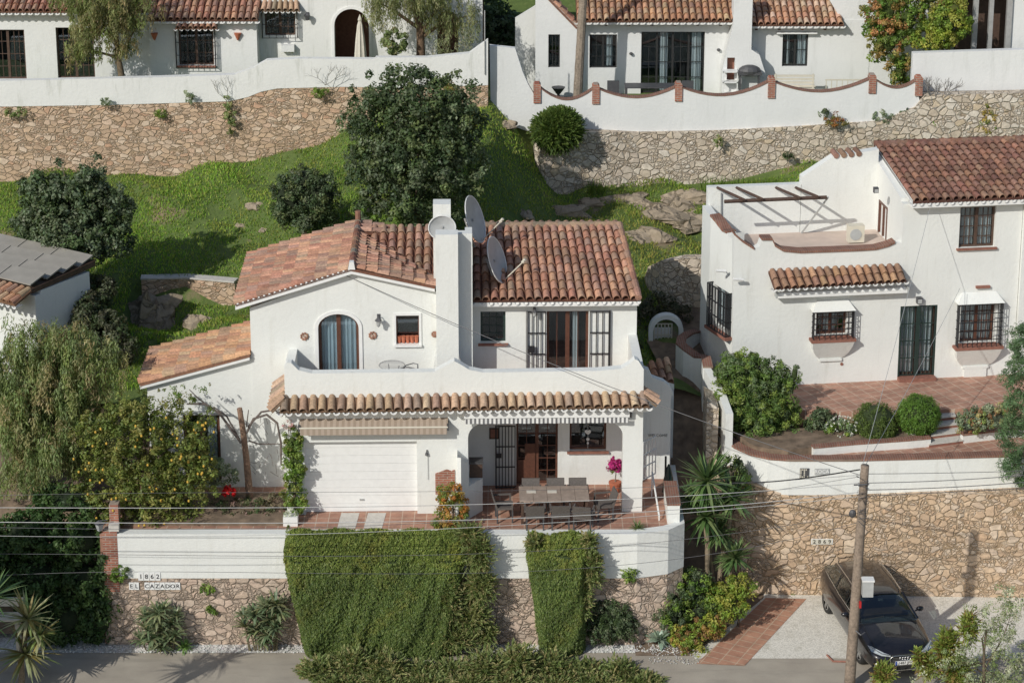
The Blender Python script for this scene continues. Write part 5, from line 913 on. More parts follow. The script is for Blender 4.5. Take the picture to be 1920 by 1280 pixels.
# ------------------------------------------------------------------ the house at the left edge
b0 = wz(143, 700, 3.6); b0.z = 3.6; Q = Thing('side_house', 'white house cut by the left edge with grey panels on its roof', 'house', b0, -33)
zq = lambda px, py, z: Q.inv(wz(px, py, z))
zR0 = 8.0 - 3.6
cs = [Q.inv(wz(a, b, 8.0)) for a, b in ((165, 484), (55, 543))]; xw = Q.inv(wz(143, 560, 7.0)).x
yA, yBk = min(c.y for c in cs), max(c.y for c in cs); zt = lambda y: 4.15 + (y - yA) * .02
mb = MB(); mb.wall([(-9, -.6), (xw, -.6), (xw, 4.0), (-9, 4.0)], yA + .5, yA + .75); mb.box(xw - .25, xw, yA + .75, yBk - .3, -.6, 4.1); Q.part('wall', mb, M['white'])
mb = MB(); x1 = (cs[0].x + cs[1].x) / 2; zz = 8.0 - 3.6; mb.add([(-9, yA + .35, zz - .16), (x1, yA + .35, zz - .16), (x1, yBk, zz - .02), (-9, yBk, zz - .02), (-9, yA + .35, zz - .3), (x1, yA + .35, zz - .3), (x1, yBk, zz - .2), (-9, yBk, zz - .2)], [(0, 1, 2, 3), (7, 6, 5, 4), (0, 4, 5, 1), (1, 5, 6, 2), (2, 6, 7, 3)]); rf = Q.part('roof', mb, M['darkwood'])
mb = MB(); tiles(mb, (-6, yA - .35, zz - .42), (x1 + .02, yA - .35, zz - .42), (-6, yA + .36, zz - .18), (x1 + .02, yA + .36, zz - .18), PAL_ORANGE, sp=.25, seed=61); Q.part('eave_tiles', mb, M['tile'], rf)
mb = MB(); eave(mb, (-6, yA - .33, zz - .44), (x1, yA - .33, zz - .44), .25, .05, .07, .085); Q.part('eave_mortar', mb, M['paint'], rf)
k = 0; dyp = (yBk - yA - .4) / 4
for r in range(4):
    for c in range(4):
        xa = x1 - .04 - c * 1.42 - (r % 2) * 0; y0 = yA + .38 + r * dyp; og = Thing('roof_panel', '', 'panel', Q.out((xa - .7, y0 + dyp / 2, zz + .06))  , -33, 'grey flat panels lying on the left roof'); mb = MB(); tl = .10
        mb.add([(-.69, -dyp / 2 + .02, -.08), (.69, -dyp / 2 + .02, -.08), (.69, dyp / 2 - .02, tl), (-.69, dyp / 2 - .02, tl), (-.69, -dyp / 2 + .02, -.12), (.69, -dyp / 2 + .02, -.12), (.69, dyp / 2 - .02, tl - .04), (-.69, dyp / 2 - .02, tl - .04)], [(0, 1, 2, 3), (7, 6, 5, 4), (0, 4, 5, 1), (1, 5, 6, 2), (2, 6, 7, 3), (3, 7, 4, 0)]); og.part('sheet', mb, M['solar'])
        og.o['label'] = '%s grey roof panel in the %s row of the left house roof' % (('rightmost', 'second from right', 'third from right', 'farthest left')[c], ('front', 'second', 'third', 'rear')[r])
# ------------------------------------------------------------------ the houses along the top
YT = 23.0
def tophouse(name, label, cat, px, y, z): return Thing(name, label, cat, (wy(px, 150, y).x, y, z))
def fr(Tn, x0, x1, y0, y1, d=0): a = Tn.L(x0, y1, d); b = Tn.L(x1, y0, d); return (a[0], b[0], a[1], b[1])
U = tophouse('terrace_house', 'long white house at the top left with red tiled eaves', 'house', 240, YT, 10.1); F_ = lambda *a, d=0: fr(U, *a, d)
xl, xm, xr_ = U.L(-60, 100)[0], U.L(283, 100)[0], U.L(484, 100)[0]; za, zb = U.L(200, 26)[1], U.L(380, 42)[1]
ws = [F_(-15, 45, 56, 149), F_(109, 174, 52, 148)]; ws2 = [F_(338, 401, 52, 120)]
mb = MB(); mb.wall([(xl, -.3), (xm, -.3), (xm, za), (xl, za)], 0, .3, [rect(*w_) for w_ in ws]); mb.wall([(xm, -.3), (xr_, -.3), (xr_, zb), (xm, zb)], -.25, .3, [rect(*w_) for w_ in ws2]); mb.box(xr_ - .25, xr_, .3, 6, -.3, zb); U.part('wall', mb, M['white_top'])
for i, w_ in enumerate(ws): window(U, *w_, 0, name='patio_door', leaves=2, bars=(3, 4), frame='darkwood', sill=None, fw=.06, rec=.12)
window(U, *ws2[0], -.25, leaves=2, bars=(2, 3), frame='darkwood', sill='sill', grill=(.22, 8, 4, .08), rec=.12)
def toproof(Tn, x0, x1, z, y0, depth, rise, seed, pal=PAL_RED, name='roof', ev=True):
    mb = MB(); tiles(mb, (x0, y0, z), (x1, y0, z), (x0, y0 + depth, z + rise), (x1, y0 + depth, z + rise), pal, sp=.25, ex=.4, seed=seed, r=.10, n=5, dark=(.17, .08, .05)); r_ = Tn.part(name, mb, M['tile'])
    if ev: mb = MB(); eave(mb, (x0, y0 + .02, z - .02), (x1, y0 + .02, z - .02), .25, .05, .06, .08); mb.box(x0, x1, y0 + .05, y0 + .12, z - .15, z - .07); Tn.part('eave_mortar', mb, M['paint'], r_)
    return r_
toproof(U, xl, xm - .02, U.L(200, 22, -.4)[1], -.4, 3.5, 1.25, 71); toproof(U, xm, xr_ + .1, U.L(380, 38, -.65)[1], -.65, 3.5, 1.3, 72)
c = F_(330, 408, 40, 52, d=-.6); mb = MB(); tiles(mb, (c[0], -.75, c[2]), (c[1], -.75, c[2]), (c[0] + .05, -.255, c[2] + .25), (c[1] - .05, -.255, c[2] + .25), PAL_RED, sp=.22, seed=73); eave_ = MB(); eave(eave_, (c[0], -.73, c[2] - .01), (c[1], -.73, c[2] - .01), .22, .03, .05, .07); cn = U.part('window_canopy', mb, M['tile']); U.part('eave_mortar', eave_, M['paint'], cn)
for px, lb in ((290, 'terracotta half pot on the wall left of the caged window at the top left'), (446, 'terracotta half pot on the wall right of the caged window at the top left')):
    a = U.L(px, 68, -.25); og = Thing('wall_pot', lb, 'flowerpot', U.out((a[0], -.25, a[1]))); mb = MB(); mb.lathe((0, -.06, -.14), [(.03, 0), (.13, .24), (.14, .27)], 10); og.part('bowl', mb, M['pot'])
V = tophouse('arched_house', 'white house with arched porch openings at the top behind the pepper tree', 'house', 680, YT + .6, 10.1); G_ = lambda *a, d=0: fr(V, *a, d)
x0, x1 = xr_ + U.loc.x - V.loc.x - .2, V.L(905, 100)[0]; wv = G_(497, 553, 20, 67); a1 = G_(628, 691, 17, 112); a2 = G_(820, 859, 20, 118)
n_ = 8; top_ = 6.2
out = [(x0, -.3), (a1[0], -.3)] + arch(a1[0], a1[1], 0, a1[3])[2:][::-1] + [(a1[1], -.3), (a2[0], -.3)] + arch(a2[0], a2[1], 0, a2[3])[2:][::-1] + [(a2[1], -.3), (x1, -.3), (x1, top_), (x0, top_)]
mb = MB(); mb.wall(out, 0, .35, [rect(*wv)]); V.part('wall', mb, M['white_old'])
for a in (a1, a2): mb = MB(); f = .1; o1 = arch(a[0] - f, a[1] + f, -.2, a[3] + f, a[3] - (a[1] - a[0]) / 2); i1 = arch(a[0], a[1], -.2, a[3]); mb.wall([o1[0], i1[0]] + i1[2:][::-1] + [i1[1], o1[1]] + o1[2:], -.04, -.002); V.part('arch_surround', mb, M['paint'])
mb = MB(); mb.box(x0, x1, 2.2, 2.4, -.3, 4.5); mb.box(x0, x1, .35, 2.2, a1[3] + .3, a1[3] + .45); V.part('porch_back', mb, M['sill'])
window(V, *wv, 0, leaves=2, bars=(2, 3), frame='darkwood', sill=None, grill=(.22, 6, 3, .08), rec=.12)
c = G_(488, 562, 8, 19, d=-.3); mb = MB(); tiles(mb, (c[0], -.45, c[2]), (c[1], -.45, c[2]), (c[0] + .05, -.01, c[2] + .25), (c[1] - .05, -.01, c[2] + .25), PAL_TAN, sp=.22, seed=74); cn = V.part('window_canopy', mb, M['tile']); mb = MB(); eave(mb, (c[0], -.43, c[2] - .01), (c[1], -.43, c[2] - .01), .22, .03, .05, .07); V.part('eave_mortar', mb, M['paint'], cn)
mb = MB(); a = G_(528, 552, 84, 96, d=-.1); mb.box(a[0], a[1], -.25, -.002, a[2], a[3]); V.part('bracket', mb, M['white_top'])
a = V.L(577, 28, 0); og = Thing('wall_lamp', 'ornate grey lamp on the white wall right of the small tiled window canopy', 'lamp', V.out((a[0], 0, a[1]))); mb = MB(); mb.box(-.05, .05, -.03, -.002, -.18, .1); mb.tube([(0, -.03, 0), (0, -.2, .08)], .015, 5); og.part('bracket', mb, M['greyiron']); mb = MB(); mb.lathe((0, -.24, -.16), [(.05, 0), (.11, .2), (.03, .28)], 6); og.part('shade', mb, M['greyiron'])
a = V.L(676, 107, -.5); og = Thing('parasol', 'folded cream parasol standing before the left porch arch', 'parasol', V.out((a[0], -.5, a[1] - .15))); mb = MB(); n = 12; prof = [(.20, 0), (.19, .25), (.15, .8), (.09, 1.35), (.05, 1.5), (.07, 1.56), (.02, 1.72)]
for r, z in prof:
    for k in range(24): t = 2 * math.pi * k / 24; q_ = r * (1 + .16 * math.cos(8 * t)); mb.v.append((q_ * math.cos(t), q_ * math.sin(t), z))
mb.f = [(i * 24 + k, i * 24 + (k + 1) % 24, (i + 1) * 24 + (k + 1) % 24, (i + 1) * 24 + k) for i in range(len(prof) - 1) for k in range(24)]; mb.t = [(1, 1, 1)] * len(mb.f); og.part('canopy', mb, M['fabric']); mb = MB(); mb.tube([(0, 0, -.7), (0, 0, 1.75)], .02, 6); og.part('pole', mb, M['cream'])
a = wy(909, 40, 19.7); og = Thing('steel_post', 'slim pale post rising at the end of the upper left parapet', 'post', (a.x, 19.45, wy(909, 140, 19.45).z)); mb = MB(); h = wy(909, 20, 19.45).z - wy(909, 140, 19.45).z; mb.tube([(0, 0, 0), (0, 0, h)], .022, 6); og.part('tube', mb, M['metal'])
# upper middle house
W = tophouse('hillside_house', 'white house at the top with dark glass doors and tan tiled roof', 'house', 1200, YT + .9, 9.35); I_ = lambda *a, d=0: fr(W, *a, d); Lw = W.L
xs0, xs1, xs2, xs3 = Lw(1083, 100, -.5)[0], Lw(1385, 100)[0], Lw(1405, 100)[0], Lw(1600, 100)[0]
gxl = Lw(978, 100, -.5)[0]; gz = Lw(1000, 2, -.5)[1]; gzl = Lw(978, 18, -.5)[1]; gzr = Lw(1083, 52, -.5)[1]; wg = I_(1028, 1050, 65, 127, d=-.5)
mb = MB(); mb.wall([(Lw(1004, 100, -.5)[0], -.3), (xs0 + .02, -.3), (xs0 + .02, gzr), (Lw(1012, 0, -.5)[0], gz + .45), (Lw(1004, 5, -.5)[0], gz + .4)], -.5, -.2, [rect(*wg)]); mb.box(xs0 - .2, xs0 + .02, -.2, .3, -.3, gzr - .05)
w1 = I_(1105, 1157, 65, 128); dr = I_(1201, 1322, 60, 178); dr = (dr[0], dr[1], .02, dr[3]); w2 = I_(1466, 1516, 64, 125); ze = Lw(1230, 40, -.55)[1] + .12; ze2 = Lw(1500, 47, -.45)[1] + .10
mb.wall([(xs0 - .1, -.3), (dr[0], -.3), (dr[0], dr[3]), (dr[1], dr[3]), (dr[1], -.3), (xs3 + .6, -.3), (xs3 + .6, ze2), (xs0 - .1, ze2)], 0, .3, [rect(*w1), rect(*w2)])
gl, gr = Lw(1575, 40, 0), Lw(1660, 170, -.1)
mb.wall([(Lw(1580, 55, -.15)[0], -.3), (Lw(1720, 150, -.15)[0], -.3), (Lw(1640, 30, -.15)[0] + .6, Lw(1640, 20, -.15)[1]), (Lw(1600, -12, -.15)[0], Lw(1600, -12, -.15)[1] + .9), (Lw(1520, -12, -.15)[0], Lw(1520, -12, -.15)[1] + .9), (Lw(1580, 45, -.15)[0], Lw(1580, 42, -.15)[1])], .02, .25); W.part('wall', mb, M['white_top'])
mb = MB(); mb.wall([(Lw(966, 100, .6)[0], -.3), (Lw(1010, 100, .6)[0], -.3), (Lw(1010, 10, .6)[0], Lw(1000, 6, .6)[1]), (Lw(966, 30, .6)[0], Lw(966, 33, .6)[1])], .4, .6); W.part('side_wall', mb, M['white_old'])
window(W, *wg, -.5, leaves=1, bars=(3, 2), frame='black', sill=None, fw=.045, rec=.08); window(W, *w1, 0, leaves=2, bars=(2, 3), frame='black', sill=None, fw=.045, rec=.1, curt=[(.62, .85)]); window(W, *w2, 0, leaves=2, bars=(2, 2), frame='black', sill=None, fw=.045, rec=.1, curt=[(.2, .3), (.6, .95)]); window(W, *dr, 0, name='sliding_door', leaves=4, bars=(2, 4), frame='black', sill=None, fw=.045, rec=.12, curt=[(.3, .42), (.8, .95)], room=2)
e = Lw(1230, 40, -.55); toproof(W, xs0 - .05, Lw(1382, 40, -.55)[0], e[1], -.55, 4.2, 1.5, 81, PAL_ORANGE); e2 = Lw(1500, 47, -.45); toproof(W, Lw(1408, 47, -.45)[0], Lw(1582, 47, -.45)[0], e2[1], -.45, 4, 1.5, 82, [(.55, .36, .24), (.50, .28, .17), (.60, .43, .31), (.45, .25, .15)])
mb = MB(); [mb.box(x - .05, x + .05, -.45, -.0, e[1] - .2, e[1] - .12) for x in np.arange(xs0 + .2, xs1 - .2, .85)]; [mb.box(x - .05, x + .05, -.38, -.0, e2[1] - .22, e2[1] - .14) for x in np.arange(xs2 + .2, xs3 - .3, .85)]; W.part('rafter_ends', mb, M['darkwood'])
mb = MB(); tiles(mb, (Lw(1083, 50, -.55)[0], .2, gzr), (Lw(1083, 50, -.55)[0], -.55, gzr + .0), (Lw(1010, 0, -.55)[0], .2, gz + .5), (Lw(1010, 0, -.55)[0], -.55, gz + .5), PAL_RED, sp=.25, seed=83, keep=None); W.part('gable_tiles', mb, M['tile'])
mb = MB(); a = I_(1456, 1532, 58, 63, d=-.1); mb.box(a[0], a[1], -.22, -.002, a[2], a[2] + .05); W.part('window_canopy', mb, M['paint'])
# outdoor chimney and its shelves
cx0, cx1 = Lw(1373, 60, -.5)[0], Lw(1408, 60, -.5)[0]; og = Thing('outdoor_fireplace', 'white outdoor fireplace chimney with curved flanks between the two roofs', 'fireplace', W.out(((cx0 + cx1) / 2, -.45, -.05))); m = (cx1 - cx0) / 2
hz = lambda py: Lw(1390, py, -.5)[1] + .05
mb = MB(); mb.wall([(-m * 2.0, 0), (-m * 2.0, hz(128)), (-m * 1.6, hz(90)), (-m * 1.1, hz(55)), (-m, hz(40)), (-m, hz(-20)), (m, hz(-20)), (m, hz(55)), (m * 1.0, hz(90)), (m * 1.9, hz(100)), (m * 2.6, hz(135)), (m * 2.8, 0)], -.35, .42, [rect(-m * 1.55, -m * .7, hz(150), hz(105))]); og.part('chimney', mb, M['white_top'])
mb = MB(); mb.box(-m * 1.55, -m * .7, -.05, .0, hz(150), hz(105)); og.part('niche', mb, M['sill'])
a = Lw(1405, 130, -1.0); og = Thing('grill', 'black covered barbecue grill before the outdoor fireplace', 'barbecue', W.out((a[0], -1.1, -.05))); mb = MB(); mb.ball((0, 0, a[1] + .02), (.42, .25, .22), 14); og.part('lid', mb, M['greyiron']); mb = MB(); [mb.box(s * .35 - .03, s * .35 + .03, -.15, .15, 0, a[1]) for s in (-1, 1)]; mb.box(-.45, .45, -.2, .2, a[1] - .12, a[1] - .02); og.part('stand', mb, M['greyiron'])
a = Lw(1368, 170, -1.0); og = Thing('shelf_rack', 'white open shelf rack left of the black grill', 'shelf', W.out((a[0], -1.0, -.05))); mb = MB()
for z in (.3, .75, 1.15): mb.box(-.28, .28, -.2, .2, z, z + .04)
[mb.box(s * .26 - .02, s * .26 + .02, -.2 + q_ * .36, -.16 + q_ * .36, 0, 1.2) for s in (-1, 1) for q_ in (0, 1)]; og.part('frame', mb, M['paint'])
for px, py, d, lb in ((1382 - 35, 93, 0, 'dark round lamp on the wall right of the glass doors'), (1183, 100, 0, 'dark round lamp on the wall left of the glass doors')):
    a = Lw(px, py); og = Thing('wall_lamp', lb, 'lamp', W.out((a[0], 0, a[1]))); mb = MB(); mb.ball((0, -.08, 0), (.07, .08, .06), 8); og.part('shade', mb, M['greyiron'])
# terrace furniture
a = Lw(1218, 160, -1.6); og = Thing('garden_table', 'long dark metal table in front of the glass doors at the top', 'table', W.out((a[0], -1.6, -.05)))
zt_ = a[1] + .05; mb = MB(); mb.box(-.92, .92, -.35, .35, zt_ - .04, zt_); og.part('table_top', mb, M['greyiron'])
for s in (-1, 1):
    for q_ in (-1, 1): mb = MB(); mb.box(s * .86 - .03, s * .86 + .03, q_ * .3 - .03, q_ * .3 + .03, 0, zt_ - .04); og.part('leg', mb, M['greyiron'])
for px, lb in ((1150, 'dark low garden chair left of the long metal table at the top'), (1290, 'dark garden chair right of the long metal table at the top')):
    a = Lw(px, 172, -1.6); og = Thing('garden_chair', lb, 'chair', W.out((a[0], -1.6, -.05)), 0, 'dark chairs on the upper terrace'); mb = MB(); mb.box(-.22, .22, -.22, .22, .42, .46); og.part('seat', mb, M['greyiron']); mb = MB(); mb.box(-.22, .22, .18, .22, .46, .9); og.part('backrest', mb, M['greyiron'])
    for s in (-1, 1):
        for q_ in (-1, 1): mb = MB(); mb.box(s * .2 - .02, s * .2 + .02, q_ * .2 - .02, q_ * .2 + .02, 0, .42); og.part('leg', mb, M['greyiron'])
a = Lw(1492, 150, -1.2); og = Thing('garden_bench', 'white slatted garden bench under the right window at the top', 'bench', W.out((a[0], -1.0, -.05)))
mb = MB(); [mb.box(-.75, .75, .20, .24, .5 + k * .13, .58 + k * .13) for k in range(4)]; og.part('backrest', mb, M['cream']); mb = MB(); [mb.box(-.75, .75, -.3 + k * .13, -.2 + k * .13, .44, .48) for k in range(4)]; og.part('seat', mb, M['cream'])
for s in (-1, 1): mb = MB(); mb.box(s * .7 - .03, s * .7 + .03, -.28, -.22, 0, .44); mb.box(s * .7 - .03, s * .7 + .03, .19, .25, 0, 1.0); mb.box(s * .7 - .03, s * .7 + .03, -.28, .22, .62, .66); og.part('side_frame', mb, M['cream'])
a = Lw(1590, 165, -1.0); og = Thing('low_railing', 'low pale railing on the upper terrace right of the white bench', 'railing', W.out((a[0], -.8, -.05))); mb = MB(); [mb.box(-.8 + k * .2, -.77 + k * .2, 0, .03, 0, .75) for k in range(9)]; mb.box(-.82, .83, -.01, .04, .75, .8); og.part('rails', mb, M['cream'])
a = Lw(1047, 165, -1.2); og = Thing('fire_bowl', 'small dark bowl on a stand behind the left end of the scalloped wall', 'planter', W.out((a[0], -1.2, -.05))); mb = MB(); mb.lathe((0, 0, .35), [(.08, 0), (.24, .22), (.26, .25)], 12); og.part('bowl', mb, M['greyiron']); mb = MB(); mb.tube([(0, 0, 0), (0, 0, .36)], .05, 6); og.part('foot', mb, M['greyiron'])
# top right house with a dark glazed porch
Z = tophouse('porch_house', 'pale house with a dark glazed porch in the top right corner', 'house', 1850, 22.6, 10.2); zx = lambda px: Z.L(px, 60)[0]
mb = MB(); mb.box(zx(1895), zx(1990), 0, .3, -.3, 4); Z.part('front_wall', mb, M['white_top']); mb = MB(); mb.box(zx(1780), zx(1990), 3, 3.2, -.3, 4); Z.part('rear_wall', mb, M['white_top']); mb = MB(); mb.box(zx(1700), zx(1790), 1.2, 1.5, -.3, 4); Z.part('side_wall', mb, M['white_top'])
for px, wd in ((1827, 5), (1856, 4), (1890, 6)): mb = MB(); mb.box(zx(px - wd / 2 - 2), zx(px + wd / 2 + 2), -.1, .1, -.3, 3.4); Z.part('post', mb, M['metal'])
mb = MB(); mb.box(zx(1770), zx(1900), -.3, 3.2, 3.3, 3.5); mb.box(zx(1800), zx(1895), .9, 1.0, -.3, 3.3); Z.part('porch_roof', mb, M['darkwood']); mb = MB(); grille(mb, zx(1790), zx(1890), -.1, .75, .1, 14, 2, .012); Z.part('railing', mb, M['iron'])
# ------------------------------------------------------------------ trees and shrubs
def B(px, py, y, rx, rz, ry=None):          # ellipsoid: centre on the upright plane y, radii in photo pixels across/up, metres deep
    c = wy(px, py, y); s = F / ((y - CAM[1]) * CPt - (c.z - CAM[2]) * SPt); return (c.x, y, c.z, rx / s, ry if ry else rx / s, rz / s)
def base(px, py, y, z): c = wy(px, py, y); return (c.x, y, z)
DG = [(.050, .078, .030), (.068, .100, .040), (.085, .115, .058), (.058, .085, .042), (.11, .135, .075)]
OL = [(.16, .20, .075), (.20, .225, .09), (.13, .175, .06), (.23, .22, .10), (.17, .215, .09)]
LG = [(.13, .20, .035), (.10, .17, .03), (.17, .23, .05), (.09, .14, .03)]
YG = [(.22, .26, .04), (.16, .22, .035), (.28, .28, .06), (.12, .18, .03)]
HG = [(.09, .135, .028), (.11, .15, .032), (.075, .12, .025), (.13, .155, .04)]
JN = [(.19, .22, .085), (.15, .19, .07), (.23, .24, .10), (.12, .16, .05), (.26, .23, .11)]
GG = [(.15, .19, .12), (.19, .23, .15), (.12, .16, .09), (.24, .27, .18)]
RD = [(.20, .08, .03), (.28, .13, .04), (.15, .14, .04), (.24, .18, .05)]
y = 12.0; c = wy(790, 400, y); bl = [B(775, 185, y, 85, 60), B(725, 235, y, 82, 72), B(835, 245, y, 82, 75), B(780, 300, y, 110, 85), B(705, 310, y - .4, 62, 65), B(865, 320, y, 55, 62), B(775, 385, y - .6, 75, 55), B(800, 150, y, 45, 30), B(680, 190, y, 34, 28), B(865, 190, y, 34, 36), B(890, 270, y, 26, 30), B(735, 145, y, 28, 22), B(850, 390, y, 34, 26), B(660, 270, y, 26, 30)] + [B(a, b, y, r, r) for a, b, r in ((648, 225, 14), (690, 150, 13), (760, 115, 14), (830, 130, 15), (890, 165, 14), (915, 235, 13), (905, 310, 14), (650, 320, 16), (640, 290, 10), (860, 135, 10), (720, 120, 10), (898, 350, 14))]
plant('broadleaf_tree', 'large dense dark green tree on the grass slope behind the villa chimney', 'tree', (c.x, y, hill(c.x, y) - .1), bl, 980, .24, 52, .062, DG + [(.11, .14, .075), (.10, .13, .05)], trunk_r=.16, asp=.55, shell=.25)
y = 10.2; c = wy(140, 480, y); bl = [B(95, 400, y, 62, 55), B(150, 370, y, 60, 50), B(195, 400, y, 55, 55), B(140, 440, y, 85, 50), B(90, 350, y, 40, 28), B(60, 420, y, 35, 40), B(118, 315, y, 12, 22), B(188, 312, y, 10, 25), B(215, 450, y, 35, 40), B(60, 350, y, 30, 28), B(225, 370, y, 24, 34), B(170, 325, y, 26, 20), B(40, 460, y, 30, 30)]
plant('carob_tree', 'dark grey-green bushy tree behind the roof of the left house', 'tree', (c.x, y, hill(c.x, y) - .1), bl, 640, .22, 50, .062, DG + [(.10, .13, .075), (.12, .15, .09)], trunk_r=.14, asp=.6, shell=.3)
y = 12.6; c = wy(572, 430, y); bl = [B(545, 370, y, 45, 45), B(600, 365, y, 45, 45), B(575, 400, y, 60, 35), B(570, 335, y, 35, 25)]
plant('round_shrub', 'rounded dark shrub alone on the grass left of the big tree', 'shrub', (c.x, y, hill(c.x, y) - .05), bl, 340, .17, 50, .05, DG + [(.10, .12, .05)], trunk_r=.08, core=.6, shell=.4)
y = 11.2; c = wy(700, 400, y); plant('low_shrub', 'low green shrub touching the foot of the big tree on its left', 'shrub', (c.x, y, hill(c.x, y) - .05), [B(692, 395, y, 32, 22), B(740, 400, y, 28, 20)], 70, .16, 50, .05, LG + DG, trunk_r=.03)
y = 14.5; c = wy(850, 230, y); plant('yellowing_shrub', 'yellowing orange-green shrub on the right side of the big tree', 'shrub', (c.x, y, hill(c.x, y) - .1), [B(845, 185, y, 30, 28), B(860, 230, y, 30, 26)], 90, .18, 40, .05, [(.28, .20, .06), (.20, .19, .05), (.33, .22, .08), (.14, .17, .04)], trunk_r=.04)
# pepper tree at the left
y = 1.6; bl = [B(60, 650, y, 55, 50), B(130, 640, y, 60, 45), B(190, 690, y, 50, 50), B(90, 730, y, 85, 70), B(40, 790, y, 50, 60), B(150, 790, y, 65, 60), B(215, 660, y, 22, 30), B(25, 610, y, 25, 22), B(115, 600, y, 16, 18), B(180, 850, y, 40, 30), B(-30, 720, y, 50, 80), B(60, 860, y, 60, 40), B(110, 700, y, 80, 60), B(20, 700, y, 60, 60), B(150, 840, y, 60, 35), B(10, 880, y, 30, 30), B(35, 800, .6, 45, 60), B(60, 880, .5, 50, 35), B(25, 730, .7, 40, 50), B(95, 830, .6, 50, 50)]
t = wy(60, 940, 2.3); plant('pepper_tree', 'big drooping olive-green pepper tree in front of the left house', 'tree', (t.x, 2.3, 2.4), bl, 980, .20, 80, .07, OL + [(.26, .22, .11), (.17, .21, .07)], trunk_r=.12, asp=.22, droop=.55, updir=(0, 0, 1), upw=.65, shell=.25, tcol=(.28, .25, .22))
# weeds at the wall foot behind the car
for px, wpx, lb in ((1490, 40, 'green weeds along the stone wall left of the car'), (1770, 110, 'green weeds along the stone wall right of the car'), (1880, 50, 'weeds along the stone wall at the right edge')):
    c = wz(px, 1106, .01); b1 = (c.x, c.y - .12, .05, wpx / 65, .16, .08); plant('wall_weeds', lb, 'plants', (c.x, c.y - .1, .006), [b1], int(wpx * .9), .05, 26, .03, LG + OL, shell=.1)
# lemon tree
y = -.35; bl = [B(215, 800, y, 60, 40), B(280, 790, y, 65, 45), B(340, 820, y, 55, 45), B(180, 860, y, 45, 45), B(250, 870, y, 75, 55), B(330, 890, y, 60, 50), B(370, 850, y, 35, 40), B(215, 930, y, 60, 40), B(310, 950, y, 70, 32), B(385, 790, y, 25, 28), B(345, 760, y, 30, 20), B(385, 920, y, 28, 35), B(160, 810, y, 36, 34), B(250, 760, y, 50, 26), B(300, 900, y, 80, 45), B(170, 900, y, 40, 40), B(390, 870, y, 24, 40), B(230, 965, y, 60, 22)]
t = wy(275, 970, -.3); LT = plant('lemon_tree', 'spreading lemon tree dotted with yellow fruit above the front wall', 'tree', (t.x, -.3, T), bl, 760, .17, 42, .048, [(.12, .15, .035), (.16, .18, .045), (.09, .12, .03), (.20, .20, .06)], trunk_r=.09, asp=.5, shell=.2)
rd = random.Random(9); lm = MB(); lm.ball((0, 0, 0), (.034, .034, .042), 8, (.66, .42, .06)); l0 = None
for i in range(68):
    q = rd.choice(bl[3:10] + bl[:3]); a, e = rd.uniform(-2.6, -.5), rd.uniform(-.9, .6); p = Vector((q[0] + q[3] * math.cos(a) * math.cos(e), q[1] + q[4] * 1.02 * math.sin(a) * math.cos(e) - .05, q[2] + q[5] * math.sin(e))) - LT.loc
    if l0 is None: l0 = LT.part('lemon', lm, M['tile'], smooth=True); l0.location = p
    else: o = l0.copy(); COL.objects.link(o); o.parent = LT.o; o.location = p
# shaded thicket under it at the left
bl = [B(60, 1000, -.9, 70, 45, .8), B(150, 1010, -.9, 60, 45, .8), B(60, 1080, -1.1, 80, 50, .8), B(160, 1090, -1.1, 60, 55, .8), B(120, 1160, -1.4, 90, 50, .6), B(-20, 1050, -1, 60, 80, .8), B(195, 1050, -1.2, 22, 50, .4), B(185, 1160, -1.4, 40, 50, .5), B(130, 940, -.2, 70, 25, .8)]
plant('ivy_thicket', 'dark shaded thicket of climbing leaves at the left below the pepper tree', 'shrub', (wy(110, 1200, -1.2).x, -1.2, 0), bl, 700, .20, 55, .06, [(.045, .085, .025), (.06, .10, .03), (.035, .065, .02)], core=.6, shell=.5)
# wall climber beside the garage
bl = [B(548, 830, -.25, 20, 30, .25), B(552, 870, -.25, 24, 35, .28), B(548, 915, -.25, 22, 30, .28), B(556, 940, -.3, 22, 22, .28)]
t = wy(550, 960, -.2); plant('climbing_shrub', 'tall narrow climbing shrub against the wall left of the garage door', 'shrub', (t.x, -.2, T), bl, 120, .11, 60, .035, LG + [(.16, .18, .04)], trunk_r=.04, core=.4, shell=.4)
bl = [B(541, 797, -.2, 10, 12, .12)]; plant('pink_blossom', 'small spray of pink blossom on top of the narrow climbing shrub', 'flowers', (bl[0][0], -.2, bl[0][2] - .25), bl, 14, .06, 16, .025, [(.45, .25, .28), (.5, .33, .35), (.2, .16, .08)], trunk_r=.012)
bl = [B(842, 925, -.9, 24, 18), B(850, 955, -.9, 30, 24), B(835, 975, -.95, 24, 18)]; plant('autumn_shrub', 'orange and green leafy shrub before the brick patch between garage and porch', 'shrub', (bl[1][0], -.9, T), bl, 120, .12, 45, .035, [(.13, .17, .03), (.18, .19, .04), (.36, .16, .04), (.30, .20, .05), (.10, .14, .03)], trunk_r=.03)
bl = [B(430, 921, .35, 13, 9)]; plant('red_flower', 'bright scarlet flower clump at the foot of the bare vine', 'flowers', (bl[0][0], .35, T), bl, 16, .07, 40, .035, [(.55, .01, .01), (.45, .01, .012)], trunk_r=.015)
bl = [B(455, 950, .2, 60, 14, .5), B(520, 945, .3, 40, 20, .4), B(520, 965, -.1, 30, 12, .3)]; plant('border_plants', 'low dark mixed border plants in the bed left of the garage', 'plants', (bl[0][0], .2, T), bl, 90, .10, 40, .04, [(.08, .09, .04), (.13, .11, .07), (.05, .08, .03), (.18, .12, .10)])
